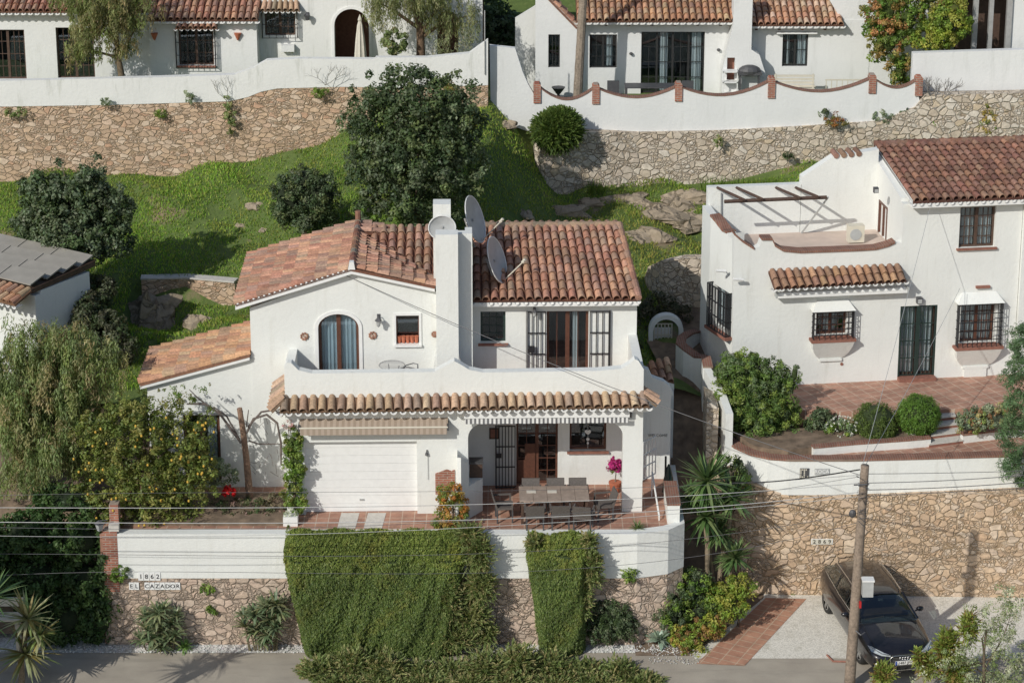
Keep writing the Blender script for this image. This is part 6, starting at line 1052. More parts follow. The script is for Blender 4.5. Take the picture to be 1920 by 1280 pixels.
bl = [B(400, 880, 1.0, 28, 26, .4), B(430, 895, 1.0, 16, 22, .3)]; plant('silver_shrub', 'grey-green fine leaved shrub right of the lemon tree', 'shrub', (bl[0][0], 1.0, T), bl, 60, .12, 40, .035, GG, trunk_r=.02)
bl = [B(545, 962, -.75, 13, 8, .15)]; og = plant('planter_flowers', 'square white planter with white blossom at the corner of the flower bed', 'planter', (bl[0][0], -.75, T), bl, 22, .05, 22, .02, [(.6, .6, .56), (.45, .47, .4), (.14, .18, .08)]); mb = MB(); mb.box(-.2, .2, -.15, .15, 0, .27); og.part('box', mb, M['paint'])
# clipped hedges
def hedge(name, label, base_, blobs, n, size, pal, seed, dens=1.0, tuft=.0):
    Tn = Thing(name, label, 'hedge', base_); allp = []; nrm = []; cols = []
    p, nr, col = crown_pts(blobs, n, .13, 40, pal, shell=.93, clumpvar=.18, flat=1.0, minz=0.02); U, V = leaf_axes(nr, size, .36, (0, 0, 1), .55)
    leaf_mesh('foliage', M['leaf'], p - np.array(base_), U, V, col, Tn.o); cm = MB()
    for q in blobs: cm.ball((q[0] - base_[0], q[1] - base_[1], q[2] - base_[2]), (q[3] * .93, q[4] * .93, q[5] * .93), 16, (.035, .055, .015))
    Tn.part('inner_branches', cm, M['bark'], smooth=True); return Tn
def boxhedge(name, label, corners, z0, ztop_f, ztop_b, y0, y1, pal, n, size, bulge=.16, taper=.0, pd=.35, seed=1):
    """corners: front outline in x at bottom and top; leaves cover front, sides and a top that slopes up to the back"""
    xb0, xb1, xt0, xt1 = corners; bx = ((xb0 + xb1) / 2, (y0 + y1) / 2, z0); Tn = Thing(name, label, 'hedge', bx); r_ = np.random.default_rng(seed)
    def P(u, v):                              # v 0..1 front bottom -> front top, 1..1.4 top surface
        t = min(v, 1); x0 = xb0 + (xt0 - xb0) * t; x1 = xb1 + (xt1 - xb1) * t; x = x0 + (x1 - x0) * u; bl_ = bulge * math.sin(math.pi * min(v, 1)) + .05 * math.sin(x * 2.3 + v * 4) + .035 * math.sin(x * 5.1 - v * 7) + .04 * math.sin(x * 11 - v * 13 + 2 * math.sin(x * 3))
        if v <= 1: y = y0 - bl_ + .25 * max(0, v - .8) ** 1 ; z = z0 + (ztop_f - z0) * v
        else: w_ = (v - 1) / .4; y = y0 + .05 + (y1 - y0) * w_; z = ztop_f + (ztop_b - ztop_f) * w_ ** .7 + .04 * math.sin(x * 6 + w_ * 5)
        e = min(u, 1 - u) * (x1 - x0); 
        if e < .25: y += .35 * (1 - e / .25) ** 2 * (1 if v <= 1 else .2); z -= .10 * (1 - e / .25) ** 2 * (1 if v > .8 else 0)
        return Vector((x, y, z))
    nu, nv = 40, 30; cm = MB(); cm.v = [tuple(P(i / nu, 1.4 * j / nv) + Vector((0, .06, -.03)) - Vector(bx)) for j in range(nv + 1) for i in range(nu + 1)]; cm.f = [(j * (nu + 1) + i, j * (nu + 1) + i + 1, (j + 1) * (nu + 1) + i + 1, (j + 1) * (nu + 1) + i) for j in range(nv) for i in range(nu)]; cm.t = [(.04, .06, .018)] * len(cm.f)
    for s in (0, 1):
        for j in range(nv): a, b = P(s, 1.4 * j / nv) - Vector(bx), P(s, 1.4 * (j + 1) / nv) - Vector(bx); c, d = Vector((b.x, y1 - bx[1], b.z)), Vector((a.x, y1 - bx[1], a.z)); cm.add([a, b, c, d], [(0, 1, 2, 3) if s else (3, 2, 1, 0)], (.04, .06, .018))
    Tn.part('inner_branches', cm, M['bark']); pts = []; nr = []; 
    vv = np.zeros(n)
    for i in range(n):
        u, v = r_.uniform(), r_.uniform(0, 1.4); p = P(u, v); vv[i] = v
        if r_.random() < .22: s = r_.integers(0, 2); p = P(float(s), v); p.y += r_.uniform(0, y1 - y0) * .8; q = Vector((-1 if s == 0 else 1, -.3, .2))
        else: q = Vector((0, -1, .25)) if v < 1 else Vector((0, -.35, 1))
        pts.append(p + q * r_.uniform(-.03, .025)); nr.append(q)
    pts = np.array([tuple(p) for p in pts]); nq = np.array([tuple(q) for q in nr]); lump = np.sin(pts[:, 0] * 23 + 3 * np.sin(pts[:, 2] * 9)) * np.sin(pts[:, 2] * 19 + 4 * np.sin(pts[:, 0] * 7)) + .7 * fbm(pts[:, 0] * 6, pts[:, 2] * 7); pts = pts + nq * (lump * .035)[:, None]; nr = unit(nq + r_.normal(size=(n, 3)) * .55); f = fbm(pts[:, 0] * 1.7, pts[:, 2] * 2.4 + 9); pa = np.array(pal)
    col = pa[r_.integers(0, len(pa), n)] * (1 + .22 * f[:, None]) * r_.uniform(.72, 1.3, (n, 1)); br = np.clip((fbm(pts[:, 0] * 2.7 + 4, pts[:, 2] * 3.6) - .2) * 1.2, 0, 1)[:, None]; col = col * (1 + br * np.array([.38, .12, .05])); holes = fbm(pts[:, 0] * 5.3 + 1, pts[:, 2] * 6.1 + 3) > .78; pts = pts + np.where(holes, .07, 0)[:, None] * np.array([0, 1, 0])
    top_tint = np.clip((vv - .82 + .12 * fbm(pts[:, 0] * 3, pts[:, 0] * 1.7)) * 5, 0, 1)[:, None]; col = col * (1 + top_tint * np.array([.55, .40, .25]))   # leaf colour turns brighter and yellower towards the top of the hedge
    U, V = leaf_axes(nr, size, .38, (0, 0, 1), .6); leaf_mesh('foliage', M['leaf'], pts - np.array(bx), U, V, np.clip(col, .004, 1), Tn.o); return Tn
X = lambda px, py, y: wy(px, py, y).x
HB = [(.085, .125, .032), (.105, .145, .036), (.068, .105, .028), (.125, .155, .045)]
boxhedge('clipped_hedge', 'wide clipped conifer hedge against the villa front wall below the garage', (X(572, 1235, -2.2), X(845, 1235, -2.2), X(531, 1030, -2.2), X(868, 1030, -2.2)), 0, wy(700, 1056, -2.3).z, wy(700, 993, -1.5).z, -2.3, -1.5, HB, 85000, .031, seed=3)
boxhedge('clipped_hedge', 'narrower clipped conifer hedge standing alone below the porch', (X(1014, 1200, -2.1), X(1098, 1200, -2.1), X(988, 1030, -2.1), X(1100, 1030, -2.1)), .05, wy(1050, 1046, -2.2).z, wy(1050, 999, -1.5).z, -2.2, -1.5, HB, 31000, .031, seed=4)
def sprays(name, label, cat, base_, items, pal, n_, L_, seed, wd=.5, sz=.035):
    """feathery conifer branches: each spray is a rib of small leaves pointing outward and up"""
    r_ = np.random.default_rng(seed); P = []; D = []; C = []; ribs = []
    for (bx, by, bz, rx, ry, rz) in items:
        k = max(3, int(n_ * rx * rz * 15)); d = unit(r_.normal(size=(k, 3)) + np.array([0, -.55, .55])); c0 = np.array([bx, by, bz]) + d * np.array([rx, ry, rz]) * r_.uniform(.45, .95, (k, 1)); c0[:, 2] = np.maximum(c0[:, 2], .05)
        for a, b in zip(c0, d):
            b = unit((b + np.array([0, 0, .3]) + r_.normal(size=3) * .55)[None])[0]; side = unit(np.cross(b, [0, 0, 1])[None] + 1e-4)[0]; Lq = L_ * r_.uniform(.4, 1.0); tone = np.array(pal)[r_.integers(0, len(pal))] * r_.uniform(.7, 1.3); m_ = 16
            for i in range(m_): t = i / m_; s = (-1) ** i; P.append(a + b * Lq * t + side * s * .024 * (1 - t) * 1.6 - np.array([0, 0, .12 * t * t * Lq])); D.append(unit((b * .8 + side * s * (.7 * (1 - t)))[None])[0]); C.append(tone * r_.uniform(.75, 1.25))
    P, D, C = map(np.array, (P, D, C)); n = len(P); nr = unit(r_.normal(size=(n, 3)) * .8 + np.array([0, -.5, .6])); w_ = unit(np.cross(D, nr)); s = sz * .58 * r_.uniform(.7, 1.5, (n, 1))
    Tn = Thing(name, label, cat, base_); leaf_mesh('foliage', M['leaf'], P - np.array(base_), D * s * 1.5, w_ * s * wd, np.clip(C, .004, 1), Tn.o)
    cm = MB(); [cm.ball((q[0] - base_[0], q[1] - base_[1], q[2] - base_[2]), (q[3] * .62, q[4] * .62, q[5] * .62), 8, (.05, .07, .02)) for q in items]; Tn.part('branches', cm, M['bark']); return Tn
it = [B(895, 1040, -1.9, 30, 40, .35), B(900, 1100, -1.95, 30, 40, .35), B(885, 1160, -2.0, 38, 34, .35), B(840, 1130, -2.15, 26, 60, .25), B(850, 1200, -2.2, 50, 26, .3), B(915, 1190, -2.0, 20, 20, .2), B(880, 1000, -1.7, 30, 18, .3)]
sprays('conifer_branches', 'unclipped feathery conifer branches at the right end of the wide hedge', 'shrub', (it[1][0], -1.9, 0), it, JN, 130, .28, 5)
it = [B(1110, 1070, -1.9, 22, 45, .3), B(1105, 1015, -1.8, 18, 20, .3), B(1095, 1130, -1.95, 16, 40, .25), B(1000, 1020, -1.85, 12, 20, .2)]
sprays('conifer_branches', 'loose conifer shoots along the right side of the narrow hedge', 'shrub', (it[0][0], -1.9, 0), it, JN, 120, .22, 6)
it = [B(600 + k * 62, 1262 - 14 * math.sin(k * 1.3) - 6 * (k > 4), -3.0 + .1 * math.sin(k * 2), 46, 34, .55) for k in range(10)] + [B(640 + k * 80, 1300, -3.5, 50, 30, .5) for k in range(8)]
sprays('juniper_hedge', 'loose low juniper hedge along the road at the bottom centre', 'hedge', (it[4][0], -3.1, 0), it, JN, 85, .26, 8, sz=.04)
# palm-like yuccas
YC = [(.11, .19, .06), (.15, .23, .08), (.08, .15, .05), (.19, .25, .10)]
def yucca(name, label, base_, heads, trunks, n=70, L_=.8, wd=.022, pal=YC, seed=1, skirt=True, up=(-.35, 1.3)):
    Tn = Thing(name, label, 'yucca', base_); rd = random.Random(seed); o = Vector(base_)
    for h in heads:
        mb = MB(); rosette(mb, Vector(h[:3]) - o, n, L_ * h[3], wd, pal, up, .3, 4, rd); Tn.part('leaf_head', mb, M['plantskin'])
    for a, b, r in trunks:
        mb = MB(); a, b = Vector(a) - o, Vector(b) - o; k = 8; mb.tube([a.lerp(b, i / k) + Vector((.03 * math.sin(i * 1.3), 0, 0)) for i in range(k + 1)], [r * (1 + .12 * (i % 2)) for i in range(k + 1)], 8, (.32, .25, .17)); Tn.part('trunk', mb, M['bark'])
    return Tn
yy = .3; hd = [(*wy(1325, 902, yy), 1.35), (*wy(1322, 968, yy - .3), 1.25), (*wy(1372, 935, yy + .2), 1.1), (*wy(1378, 1045, yy - .2), .85), (*wy(1345, 1000, yy), .8), (*wy(1300, 935, yy + .1), .8)]
bs = wy(1334, 1105, yy); yucca('yucca', 'tall multi-headed yucca between the villa corner and the golden stone wall', (bs.x, yy, .1), hd, [((bs.x, yy, 0), wy(1322, 975, yy - .3), .07), ((bs.x + .1, yy, 0), wy(1372, 940, yy + .2), .06), ((bs.x + .1, yy + .1, 0), wy(1325, 905, yy), .06), ((bs.x + .2, yy - .1, 0), wy(1378, 1045, yy - .2), .05)], 110, .78, .046, seed=3, up=(-.75, 1.35))
hd = [(*wy(52, 1160, -3.9), 1.1), (*wy(48, 1225, -4.0), 1.15), (*wy(75, 1190, -4.0), .8)]; bs = wy(40, 1330, -3.9)
yucca('yucca', 'yellow-green striped yucca in the bottom left corner', (bs.x, -3.9, 0), hd, [((bs.x, -3.9, 0), wy(46, 1165, -3.9), .08)], 60, .85, .042, [(.28, .31, .12), (.20, .27, .09), (.38, .38, .2), (.30, .24, .08)], 5, up=(-.9, 1.2))
yucca('yucca', 'tall yucca outside the picture at the left whose shadow lies on the road', (-12.9, -8.3, 0), [(-12.6, -8.3, 4.9, 1.0), (-12.9, -8.1, 4.3, 1.0)], [((-12.9, -8.3, 0), (-12.6, -8.3, 4.9), .14)], 60, .9, .03, YC, 6)
def aloe(px, py, y, z, s, label, pal, n=26, up=(-.1, 1.2), name='aloe', L_=.42, wd=.035, extra=()):
    c = wy(px, py, y); c.z = max(z, c.z); Tn = Thing(name, label, name, (c.x, y, z)); rd = random.Random(px)
    for dx, dy, dz, ss in ((0, 0, 0, 1),) + tuple(extra):
        mb = MB(); rosette(mb, (dx, dy, c.z - z + dz), int(n * 1.5), L_ * s * ss * 1.15, wd * s * ss * 1.15, pal, up, .6, 4, rd); Tn.part('rosette', mb, M['plantskin']); mb = MB(); mb.tube([(dx * .8, dy * .3 + .05, -.02), (dx, dy, c.z - z + dz)], .022, 6, (.2, .17, .1)); Tn.part('stem', mb, M['bark'])
    return Tn
AL = [(.18, .24, .13), (.23, .27, .15), (.14, .20, .10), (.27, .28, .14)]
aloe(296, 1150, -1.85, 0, 1.1, 'spiky aloe clump by the road in front of the name tiles', AL, extra=((-.35, .05, -.12, .8), (.38, -.02, -.3, .9), (.1, -.05, -.45, .9), (-.3, 0, -.5, .8), (.5, 0, -.05, .6), (0.2, 0, .15, .6), (-.15, -.1, -.7, 1.0), (.25, -.1, -.75, 1.0), (.0, -.1, -.2, .9), (.45, -.1, -.6, .8), (-.45, -.05, -.8, .8), (.05, -.15, -.95, .8)))
aloe(500, 1140, -1.85, 0, 1.1, 'grey-green aloe cluster leaning on the left side of the wide hedge', AL, extra=((-.4, .05, -.3, .9), (.25, 0, .12, .9), (-.2, -.05, -.6, .8), (-.65, 0, -.2, .6), (.1, 0, -.35, .9), (-.45, 0, -.75, .7), (.3, 0, -.1, 1.0), (0, -.1, -.75, .9), (-.3, -.1, -.15, .8), (.2, -.1, -.55, .9), (-.6, -.1, -.5, .8), (-.1, -.1, -1.0, .7)))
aloe(345, 1213, -1.8, 0, .62, 'small fresh green rosette on the white pebbles', [(.16, .28, .07), (.20, .32, .09)], 40)
aloe(1195, 993, -1.1, T, .75, 'small spiky green plant on the porch terrace edge', [(.14, .20, .06), (.18, .23, .08)], 40, (.1, 1.3), L_=.36, wd=.018); aloe(1237, 1200, -1.5, .02, .85, 'pale blue-green agave beside the brick path planting', [(.24, .32, .24), (.30, .37, .28)], 34, name='agave', wd=.06)
aloe(1205, 1188, -1.3, .02, .6, 'smaller pale agave left of the larger one', [(.22, .30, .2), (.26, .34, .24)], 26, name='agave', wd=.06)
bl = [B(1145, 1150, -1.5, 40, 28, .4), B(1165, 1175, -1.6, 35, 28, .4), B(1125, 1180, -1.6, 28, 24, .4)]; plant('round_shrub', 'rounded dark shrub right of the narrow hedge at the wall foot', 'shrub', (bl[0][0], -1.5, 0), bl, 170, .13, 50, .035, DG, trunk_r=.04, core=.6)
bl = [B(1255, 1120, -.9, 40, 34, .45), B(1300, 1100, -.6, 42, 34, .45), B(1255, 1160, -1.2, 40, 22, .4), B(1310, 1150, -1.0, 40, 30, .4)]; plant('mixed_shrub', 'dark green shrub mass below the corner of the villa wall', 'shrub', (bl[0][0], -.9, 0), bl, 230, .14, 50, .04, DG + LG, trunk_r=.04, core=.4)
bl = [B(1385, 1100, -.4, 36, 26, .35), B(1345, 1125, -.7, 30, 28, .35), B(1370, 1140, -.9, 30, 20, .3)]; plant('variegated_shrub', 'yellow-green variegated shrub at the edge of the brick path', 'shrub', (bl[0][0], -.4, 0), bl, 150, .13, 45, .04, YG, trunk_r=.03, core=.4)
bl = [B(1285, 1195, -1.6, 36, 22, .3), B(1330, 1175, -1.4, 30, 24, .3), B(1300, 1225, -1.9, 26, 14, .2)]; plant('variegated_shrub', 'low orange and yellow-green shrub nearest the road beside the brick path', 'shrub', (bl[0][0], -1.6, 0), bl, 140, .12, 42, .038, YG + [(.28, .18, .05), (.22, .13, .05)], trunk_r=.03, core=.4)
bl = [B(1375, 885, 1.4, 26, 30, .3), B(1395, 905, 1.3, 16, 22, .3), B(1355, 870, 1.5, 14, 20, .3)]; plant('wall_shrub', 'green shrub climbing on the left end of the white curved wall', 'shrub', (bl[0][0], 1.4, .2), bl, 80, .13, 40, .04, LG + DG, trunk_r=.04)
# right garden
bl = [B(1385, 710, 3.9, 52, 48), B(1445, 720, 3.9, 48, 45), B(1410, 770, 3.7, 70, 50), B(1370, 770, 3.7, 42, 48), B(1465, 780, 3.7, 45, 48), B(1400, 680, 4, 40, 22), B(1430, 825, 3.3, 55, 26), B(1490, 700, 4, 12, 30)]; c = wy(1415, 860, 3.7)
plant('oleander', 'big rounded bright green shrub at the left end of the right patio', 'shrub', (c.x, 3.7, ZL), bl, 820, .15, 60, .05, [(.10, .16, .035), (.13, .19, .045), (.08, .13, .035), (.17, .22, .05), (.11, .15, .07)], trunk_r=.07, core=.45, asp=.35, shell=.3)
bl = [B(1538, 800, 3.5, 30, 30, .4), B(1520, 830, 3.2, 30, 14, .3)]; plant('shade_shrub', 'dark leafy shrub in the shadow right of the big rounded shrub', 'shrub', (bl[0][0], 3.5, ZL), bl, 80, .14, 40, .05, DG, core=.5)
bl = [B(1578, 805, 3.1, 30, 22, .3)]; og = plant('daisy_bush', 'white flowering daisy bush left of the squared topiary', 'flowers', (bl[0][0], 3.1, ZL), bl, 60, .10, 36, .035, LG + GG); p, nr, col = crown_pts([B(1578, 800, 3.05, 30, 22, .32)], 75, .03, 5, [(.7, .7, .66)], shell=.9); Ua, Va = leaf_axes(nr, .022, .9); leaf_mesh('blossom', M['pinkf'], p - np.array(og.loc), Ua, Va, col, og.o)
bl = [B(1736 - 10, 822, 3.0, 12, 9, .15)]; og = plant('daisy_bush', 'small white daisies at the foot of the garden steps', 'flowers', (bl[0][0], 3.0, ZL), [B(1715, 822, 3.0, 24, 10, .2)], 34, .07, 30, .03, LG + [(.55, .55, .5)])
bl = [B(1440, 846, 2.9, 34, 9, .15), B(1490, 838, 3.0, 34, 10, .25), B(1545, 838, 3.0, 30, 9, .2), B(1610, 832, 3.0, 24, 8, .2)]; plant('border_plants', 'low green border plants along the bed below the right patio', 'plants', (bl[0][0], 2.9, ZL), bl, 130, .08, 36, .035, DG + LG + [(.16, .12, .06)])
for px, py, rx, rz, nm in ((1641, 793, 40, 36, 'squared dark green topiary ball in the bed, the left one of two'), (1722, 778, 36, 36, 'round brighter green topiary ball just left of the garden steps')):
    bl = [B(px, py, 3.25, rx, rz)]; bl += [B(px, py + 12, 3.25, rx * .96, rz * .85)] if px < 1700 else []; hedge('topiary', nm, (bl[0][0], 3.25, ZL), bl, 420, .028, [(.075, .11, .025), (.09, .13, .03)] if px < 1700 else [(.08, .15, .025), (.10, .18, .03)], px)
bl = [B(1830, 785, 3.0, 34, 22, .35), B(1870, 780, 3.0, 34, 24, .35), B(1815, 800, 2.9, 24, 14, .25)]; plant('flowering_shrub', 'pale speckled flowering shrub right of the garden steps', 'shrub', (bl[0][0], 3.0, ZL), bl, 150, .11, 40, .035, GG + [(.30, .26, .12), (.33, .18, .10), (.16, .20, .06)], core=.5)
y = 1.2; bl = [B(1915, 640, y, 25, 40, .5), B(1905, 700, y, 28, 30, .5), B(1920, 760, y, 40, 40, .5), B(1905, 820, y, 35, 30, .5), B(1900, 870, y, 26, 22, .5), B(1925, 900, y, 20, 22, .4), B(1895, 790, y, 22, 14, .4), B(1890, 620 + 265, y, 18, 9, .3)]; plant('pine_tree', 'blue-green pine branches reaching in at the right edge', 'tree', (X(2010, 900, y), y, -.1), bl, 230, .17, 70, .05, [(.085, .145, .065), (.11, .175, .08), (.07, .115, .055)], trunk_r=.16, trunk_top=(X(2000, 640, y), y, wy(1990, 560, y).z), asp=.2, shell=.3)
y = -4.6; bl = [B(1850, 1180, y, 60, 60, .7), B(1900, 1140, y, 50, 50, .6), B(1800, 1240, y, 70, 45, .6), B(1900, 1240, y, 60, 60, .7), B(1745, 1262, y, 40, 26, .4), B(1870, 1285, y, 90, 30, .6)]; plant('silver_bush', 'pale silvery olive bush in the bottom right corner', 'shrub', (bl[0][0], y, 0), bl, 270, .15, 34, .036, [(.24, .27, .16), (.32, .34, .23), (.17, .21, .10), (.40, .41, .31), (.13, .17, .06)], trunk_r=.05, asp=.4, shell=.05)
it = [B(1775, 1215, -4.3, 24, 40, .3), B(1815, 1180, -4.4, 16, 34, .25), B(1740, 1250, -4.3, 22, 24, .25), B(1655, 1265, -4.2, 20, 24, .25), B(1790, 1260, -4.3, 30, 30, .3), B(1720, 1230, -4.3, 10, 16, .2)]; sprays('green_shoots', 'bright yellow-green shoots between the car and the silver bush', 'shrub', (it[0][0], -4.3, 0), it, [(.20, .25, .05), (.16, .22, .045), (.25, .27, .07), (.2, .14, .05)], 150, .26, 14)
y = 9.6; bl = [B(1212, 600, y, 18, 40, .5), B(1235, 575, y + .3, 30, 24, .4), B(1275, 590, y + .4, 24, 26, .4), B(1250, 630, 9.3, 26, 30, .3), B(1205, 660, 8.6, 12, 26, .3)]; plant('dark_shrub', 'dark shaded shrub around the white arch between the houses', 'shrub', (bl[0][0], y, 4.9), bl, 150, .16, 45, .05, [(.05, .06, .03), (.07, .07, .04), (.09, .08, .05)], trunk_r=.03)
bl = [B(165, 590, 7.5, 26, 40, .8), B(200, 620, 7.0, 34, 34, .8), B(185, 545, 8.5, 30, 24, .8), B(225, 655, 6.0, 26, 30, .6)]; plant('dark_shrub', 'dark scrub in the shade between the left house and the boulder', 'shrub', (bl[0][0], 7.5, 4.4), bl, 260, .2, 50, .06, [(.05, .07, .03), (.06, .06, .035), (.08, .09, .05)], trunk_r=.04)
# hillside plants
bl = [B(1045, 245, 18.9, 48, 38), B(1050, 225, 18.9, 32, 20)]; c = wy(1045, 290, 18.9); sprays('ball_shrub', 'round dark green shrub at the left end of the scalloped wall', 'shrub', (c.x, 18.9, hill(c.x, 18.9)), bl, [(.09, .14, .03), (.12, .16, .04), (.07, .11, .03)], 520, .3, 21, sz=.05)
y = 21.2; bl = [B(195, 25, y, 70, 45), B(150, 75, y, 35, 35), B(235, 60, y, 40, 45), B(180, -20, y, 90, 40), B(270, 10, y, 35, 40), B(130, 100, y, 16, 18), B(165, 60, y, 40, 40)]; t = wy(225, 150, y); plant('pepper_tree', 'hanging pepper tree before the long white house at the top left', 'tree', (t.x, y, 10.1), bl, 330, .20, 80, .075, [(.17, .19, .07), (.20, .20, .09), (.13, .16, .05), (.24, .20, .10)], trunk_r=.12, asp=.2, droop=.5, updir=(0, 0, 1), upw=.6, shell=.3, tcol=(.2, .15, .09))
y = 21.6; bl = [B(775, -30, y, 90, 40), B(830, 10, y, 45, 40), B(720, 10, y, 40, 35), B(880, 30, y, 30, 45)]; t = wy(785, 120, y); plant('pepper_tree', 'pepper tree with a stout forked trunk above the big tree at the top', 'tree', (t.x, y, 10.1), bl, 260, .18, 75, .07, [(.19, .20, .09), (.22, .22, .11), (.15, .17, .07)], trunk_r=.17, asp=.2, droop=.7, updir=(0, 0, 1), upw=.6, shell=.3, tcol=(.2, .13, .08))
bl = [B(860, 105, 20.3, 28, 40, .3), B(830, 80, 20.6, 18, 30, .3), B(880, 60, 20.8, 22, 40, .3)]; plant('hanging_creeper', 'thin dry creeper hanging over the white parapet above the big tree', 'creeper', (bl[0][0], 20.3, 10.1), bl, 70, .14, 34, .05, [(.26, .27, .16), (.20, .22, .11), (.30, .29, .2)], asp=.2, droop=.4, updir=(0, 0, 1), upw=.6, shell=.1)
bl = [B(740, 78, 21.0, 24, 24, .4)]; plant('round_shrub', 'light green shrub by the left porch arch at the top', 'shrub', (bl[0][0], 21, 10.1), bl, 60, .14, 40, .05, OL, trunk_r=.03)
bl = [B(722, 122, 19.3, 26, 14, .2), B(790, 120, 19.3, 30, 14, .2), B(845, 130, 19.4, 18, 12, .2)]
for i, (xa, ya_, za_, lb) in enumerate(((930, 60, 27, 'dark evergreen tree between the two houses at the top'), (1390, -5, 31, 'dark tree behind the roof of the upper middle house'), (1000, -30, 33, 'dark tree rising behind the gable at the top'), (1720, -40, 30, 'dark tree behind the creeper at the top right'), (640, -60, 30, 'dark tree far behind the arched house'))):
    bl = [B(xa, ya_, za_, 45, 60), B(xa - 30, ya_ + 10, za_, 30, 45), B(xa + 25, ya_ + 20, za_, 30, 35)]; c = wy(xa, ya_, za_); plant('evergreen_tree', lb, 'tree', (c.x, za_, hill(c.x, za_)), bl, 170, .3, 45, .09, DG, trunk_r=.15, core=.6, group='dark trees behind the upper houses')
y = 22.3; bl = [B(1660, 20, y, 45, 40, .5), B(1665, 80, y, 40, 45, .5), B(1690, 130, y, 28, 32, .4), B(1700, 40, y, 40, 50, .5), B(1640, 50, y, 22, 35, .4), B(1740, -5, y, 50, 30, .5)]; plant('creeper', 'thick orange and green creeper covering the end of the upper white wall', 'creeper', (bl[0][0], y, 9.5), bl, 330, .17, 50, .055, LG + [(.26, .18, .06), (.33, .17, .07), (.22, .20, .06), (.13, .16, .04)], core=.4, shell=.4)
y = 21.8; bl = [B(1778, 45, y, 44, 34), B(1750, 70, y, 40, 26), B(1790, 15, y, 26, 18)]; plant('citrus_tree', 'yellow-green round bush in front of the glazed porch at the top right', 'tree', (bl[0][0], y, 10.1), bl, 200, .17, 46, .055, YG, trunk_r=.06, core=.35)
for px, py, y, rx, rz, pal, lb in ((1568, 225, 19.5, 26, 16, RD, 'reddish bush on the rubble wall below the scalloped wall'), (1545, 212, 19.6, 10, 10, DG, 'small green tuft left of the reddish bush'), (1700, 212, 20.0, 22, 18, RD + DG, 'brown-green bush near the last brick pier'), (1655, 218, 19.8, 20, 11, GG, 'grey-green low bush left of the last brick pier'), (1590, 320, 19.3, 10, 8, DG, 'tiny plant in the rubble wall above the right house'), (300, 215, 19.3, 11, 9, LG, 'green tuft growing in the brown stone wall'), (430, 215, 19.3, 12, 42, OL, 'thin weed climbing the brown stone wall'), (25, 212, 19.3, 28, 9, OL, 'dry bramble at the left end of the brown stone wall'), (1480, 290, 19.4, 12, 9, DG, 'green tuft in the pale rubble wall'), (1345, 265, 19.4, 9, 10, OL, 'brownish tuft high in the pale rubble wall'), (600, 175, 19.2, 22, 10, LG, 'green tuft on top of the brown stone wall by the big tree'),
        (355, 180, 19.2, 10, 12, GG, 'spindly weed on the white parapet left of the thin weed'), (198, 190, 19.2, 9, 8, GG, 'tiny grey weed at the foot of the white parapet'), (390, 1100, -1.5, 20, 9, LG, 'small plants rooted in the rosy stone wall'), (395, 1142, -1.5, 12, 7, LG, 'lower small plant in the rosy stone wall'), (1180, 1075, -1.55, 20, 12, LG, 'green sprig at the top of the stonework below the terrace corner'), (1115, 850 + 215, -1.5, 8, 8, DG, 'dark sprig beside the narrow hedge'), (225, 1075, -1.55, 20, 16, LG, 'leafy sprig by the left end of the front wall'), (1850, 225, 19.9, 24, 40, [(.30, .22, .05), (.24, .22, .06), (.14, .18, .04)], 'golden creeper patches on the stone wall at the top right'), (1752, 225, 19.9, 8, 20, LG, 'narrow creeper strand under the bare tree')):
    b1 = B(px, py, y, rx, rz, .18); plant('wall_plant', lb, 'plant', (b1[0], y, b1[2] - b1[5]), [b1], max(10, int(rx * rz / 14)), .09, 26, .04, pal, shell=.2, trunk_r=.01)
for px, py, y, n_, lb in ((1120, 349, 19.0, 60, 'tall grass tuft at the foot of the rubble wall'), (1395, 330, 18.9, 260, 'band of tall grass along the foot of the rubble wall')):
    c = wy(px, py, y); mb = MB(); rd = random.Random(px); w_ = 1.6 if n_ > 100 else .3
    for i in range(n_): x = rd.uniform(-w_, w_); h = rd.uniform(.3, .55); mb.tube([(x, rd.uniform(-.3, .3), -.2 + .12 * x * 0), (x + rd.uniform(-.15, .15), rd.uniform(-.3, .3), h)], [.02, .003], 3, jit((.14, .22, .04), .3))
    og = Thing('grass_tuft', lb, 'grass', (c.x, y, hill(c.x, y))); og.part('blades', mb, M['drygrass'])
# bare little tree, vine, top palm
def bare(name, label, cat, base_, segs, depth_, seed, col=(.22, .18, .14), up=.4, r0=.05):
    Tn = Thing(name, label, cat, base_); rd = random.Random(seed); mb = MB()
    def grow(p, d, l, r, k):
        q = p + d * l; mb.tube([p, p + d * l * .5 + Vector((rd.uniform(-.1, .1), rd.uniform(-.1, .1), 0)) * l, q], [r, r * .85, r * .65], 5, col)
        if k > 0:
            for _ in range(3 if k > 1 else 2): e = (d + Vector((rd.uniform(-1, 1), rd.uniform(-.7, .7), rd.uniform(-.3, .8))) * .85).normalized(); grow(q, e, l * rd.uniform(.55, .8), r * .6, k - 1)
    for d, l in segs: grow(Vector((0, 0, 0)), Vector(d).normalized(), l, r0, depth_)
    Tn.part('branches', mb, M['bark']); return Tn
c = wy(1752, 205, 19.8); bare('bare_tree', 'leafless little grey tree before the top right white wall', 'tree', (c.x, 19.8, c.z), [((-.3, 0, 1), .5), ((.6, 0, .8), .5), ((.1, 0, 1), .4)], 4, 3, (.3, .28, .26), r0=.04)
c = wy(425, 130 + 60, 19.3); bare('dry_weed', 'tall dry weed stalk in front of the white parapet at the upper left', 'plant', (c.x, 19.3, c.z), [((.1, 0, 1), .35), ((-.9, 0, .9), .4)], 3, 5, (.2, .19, .15), r0=.012)
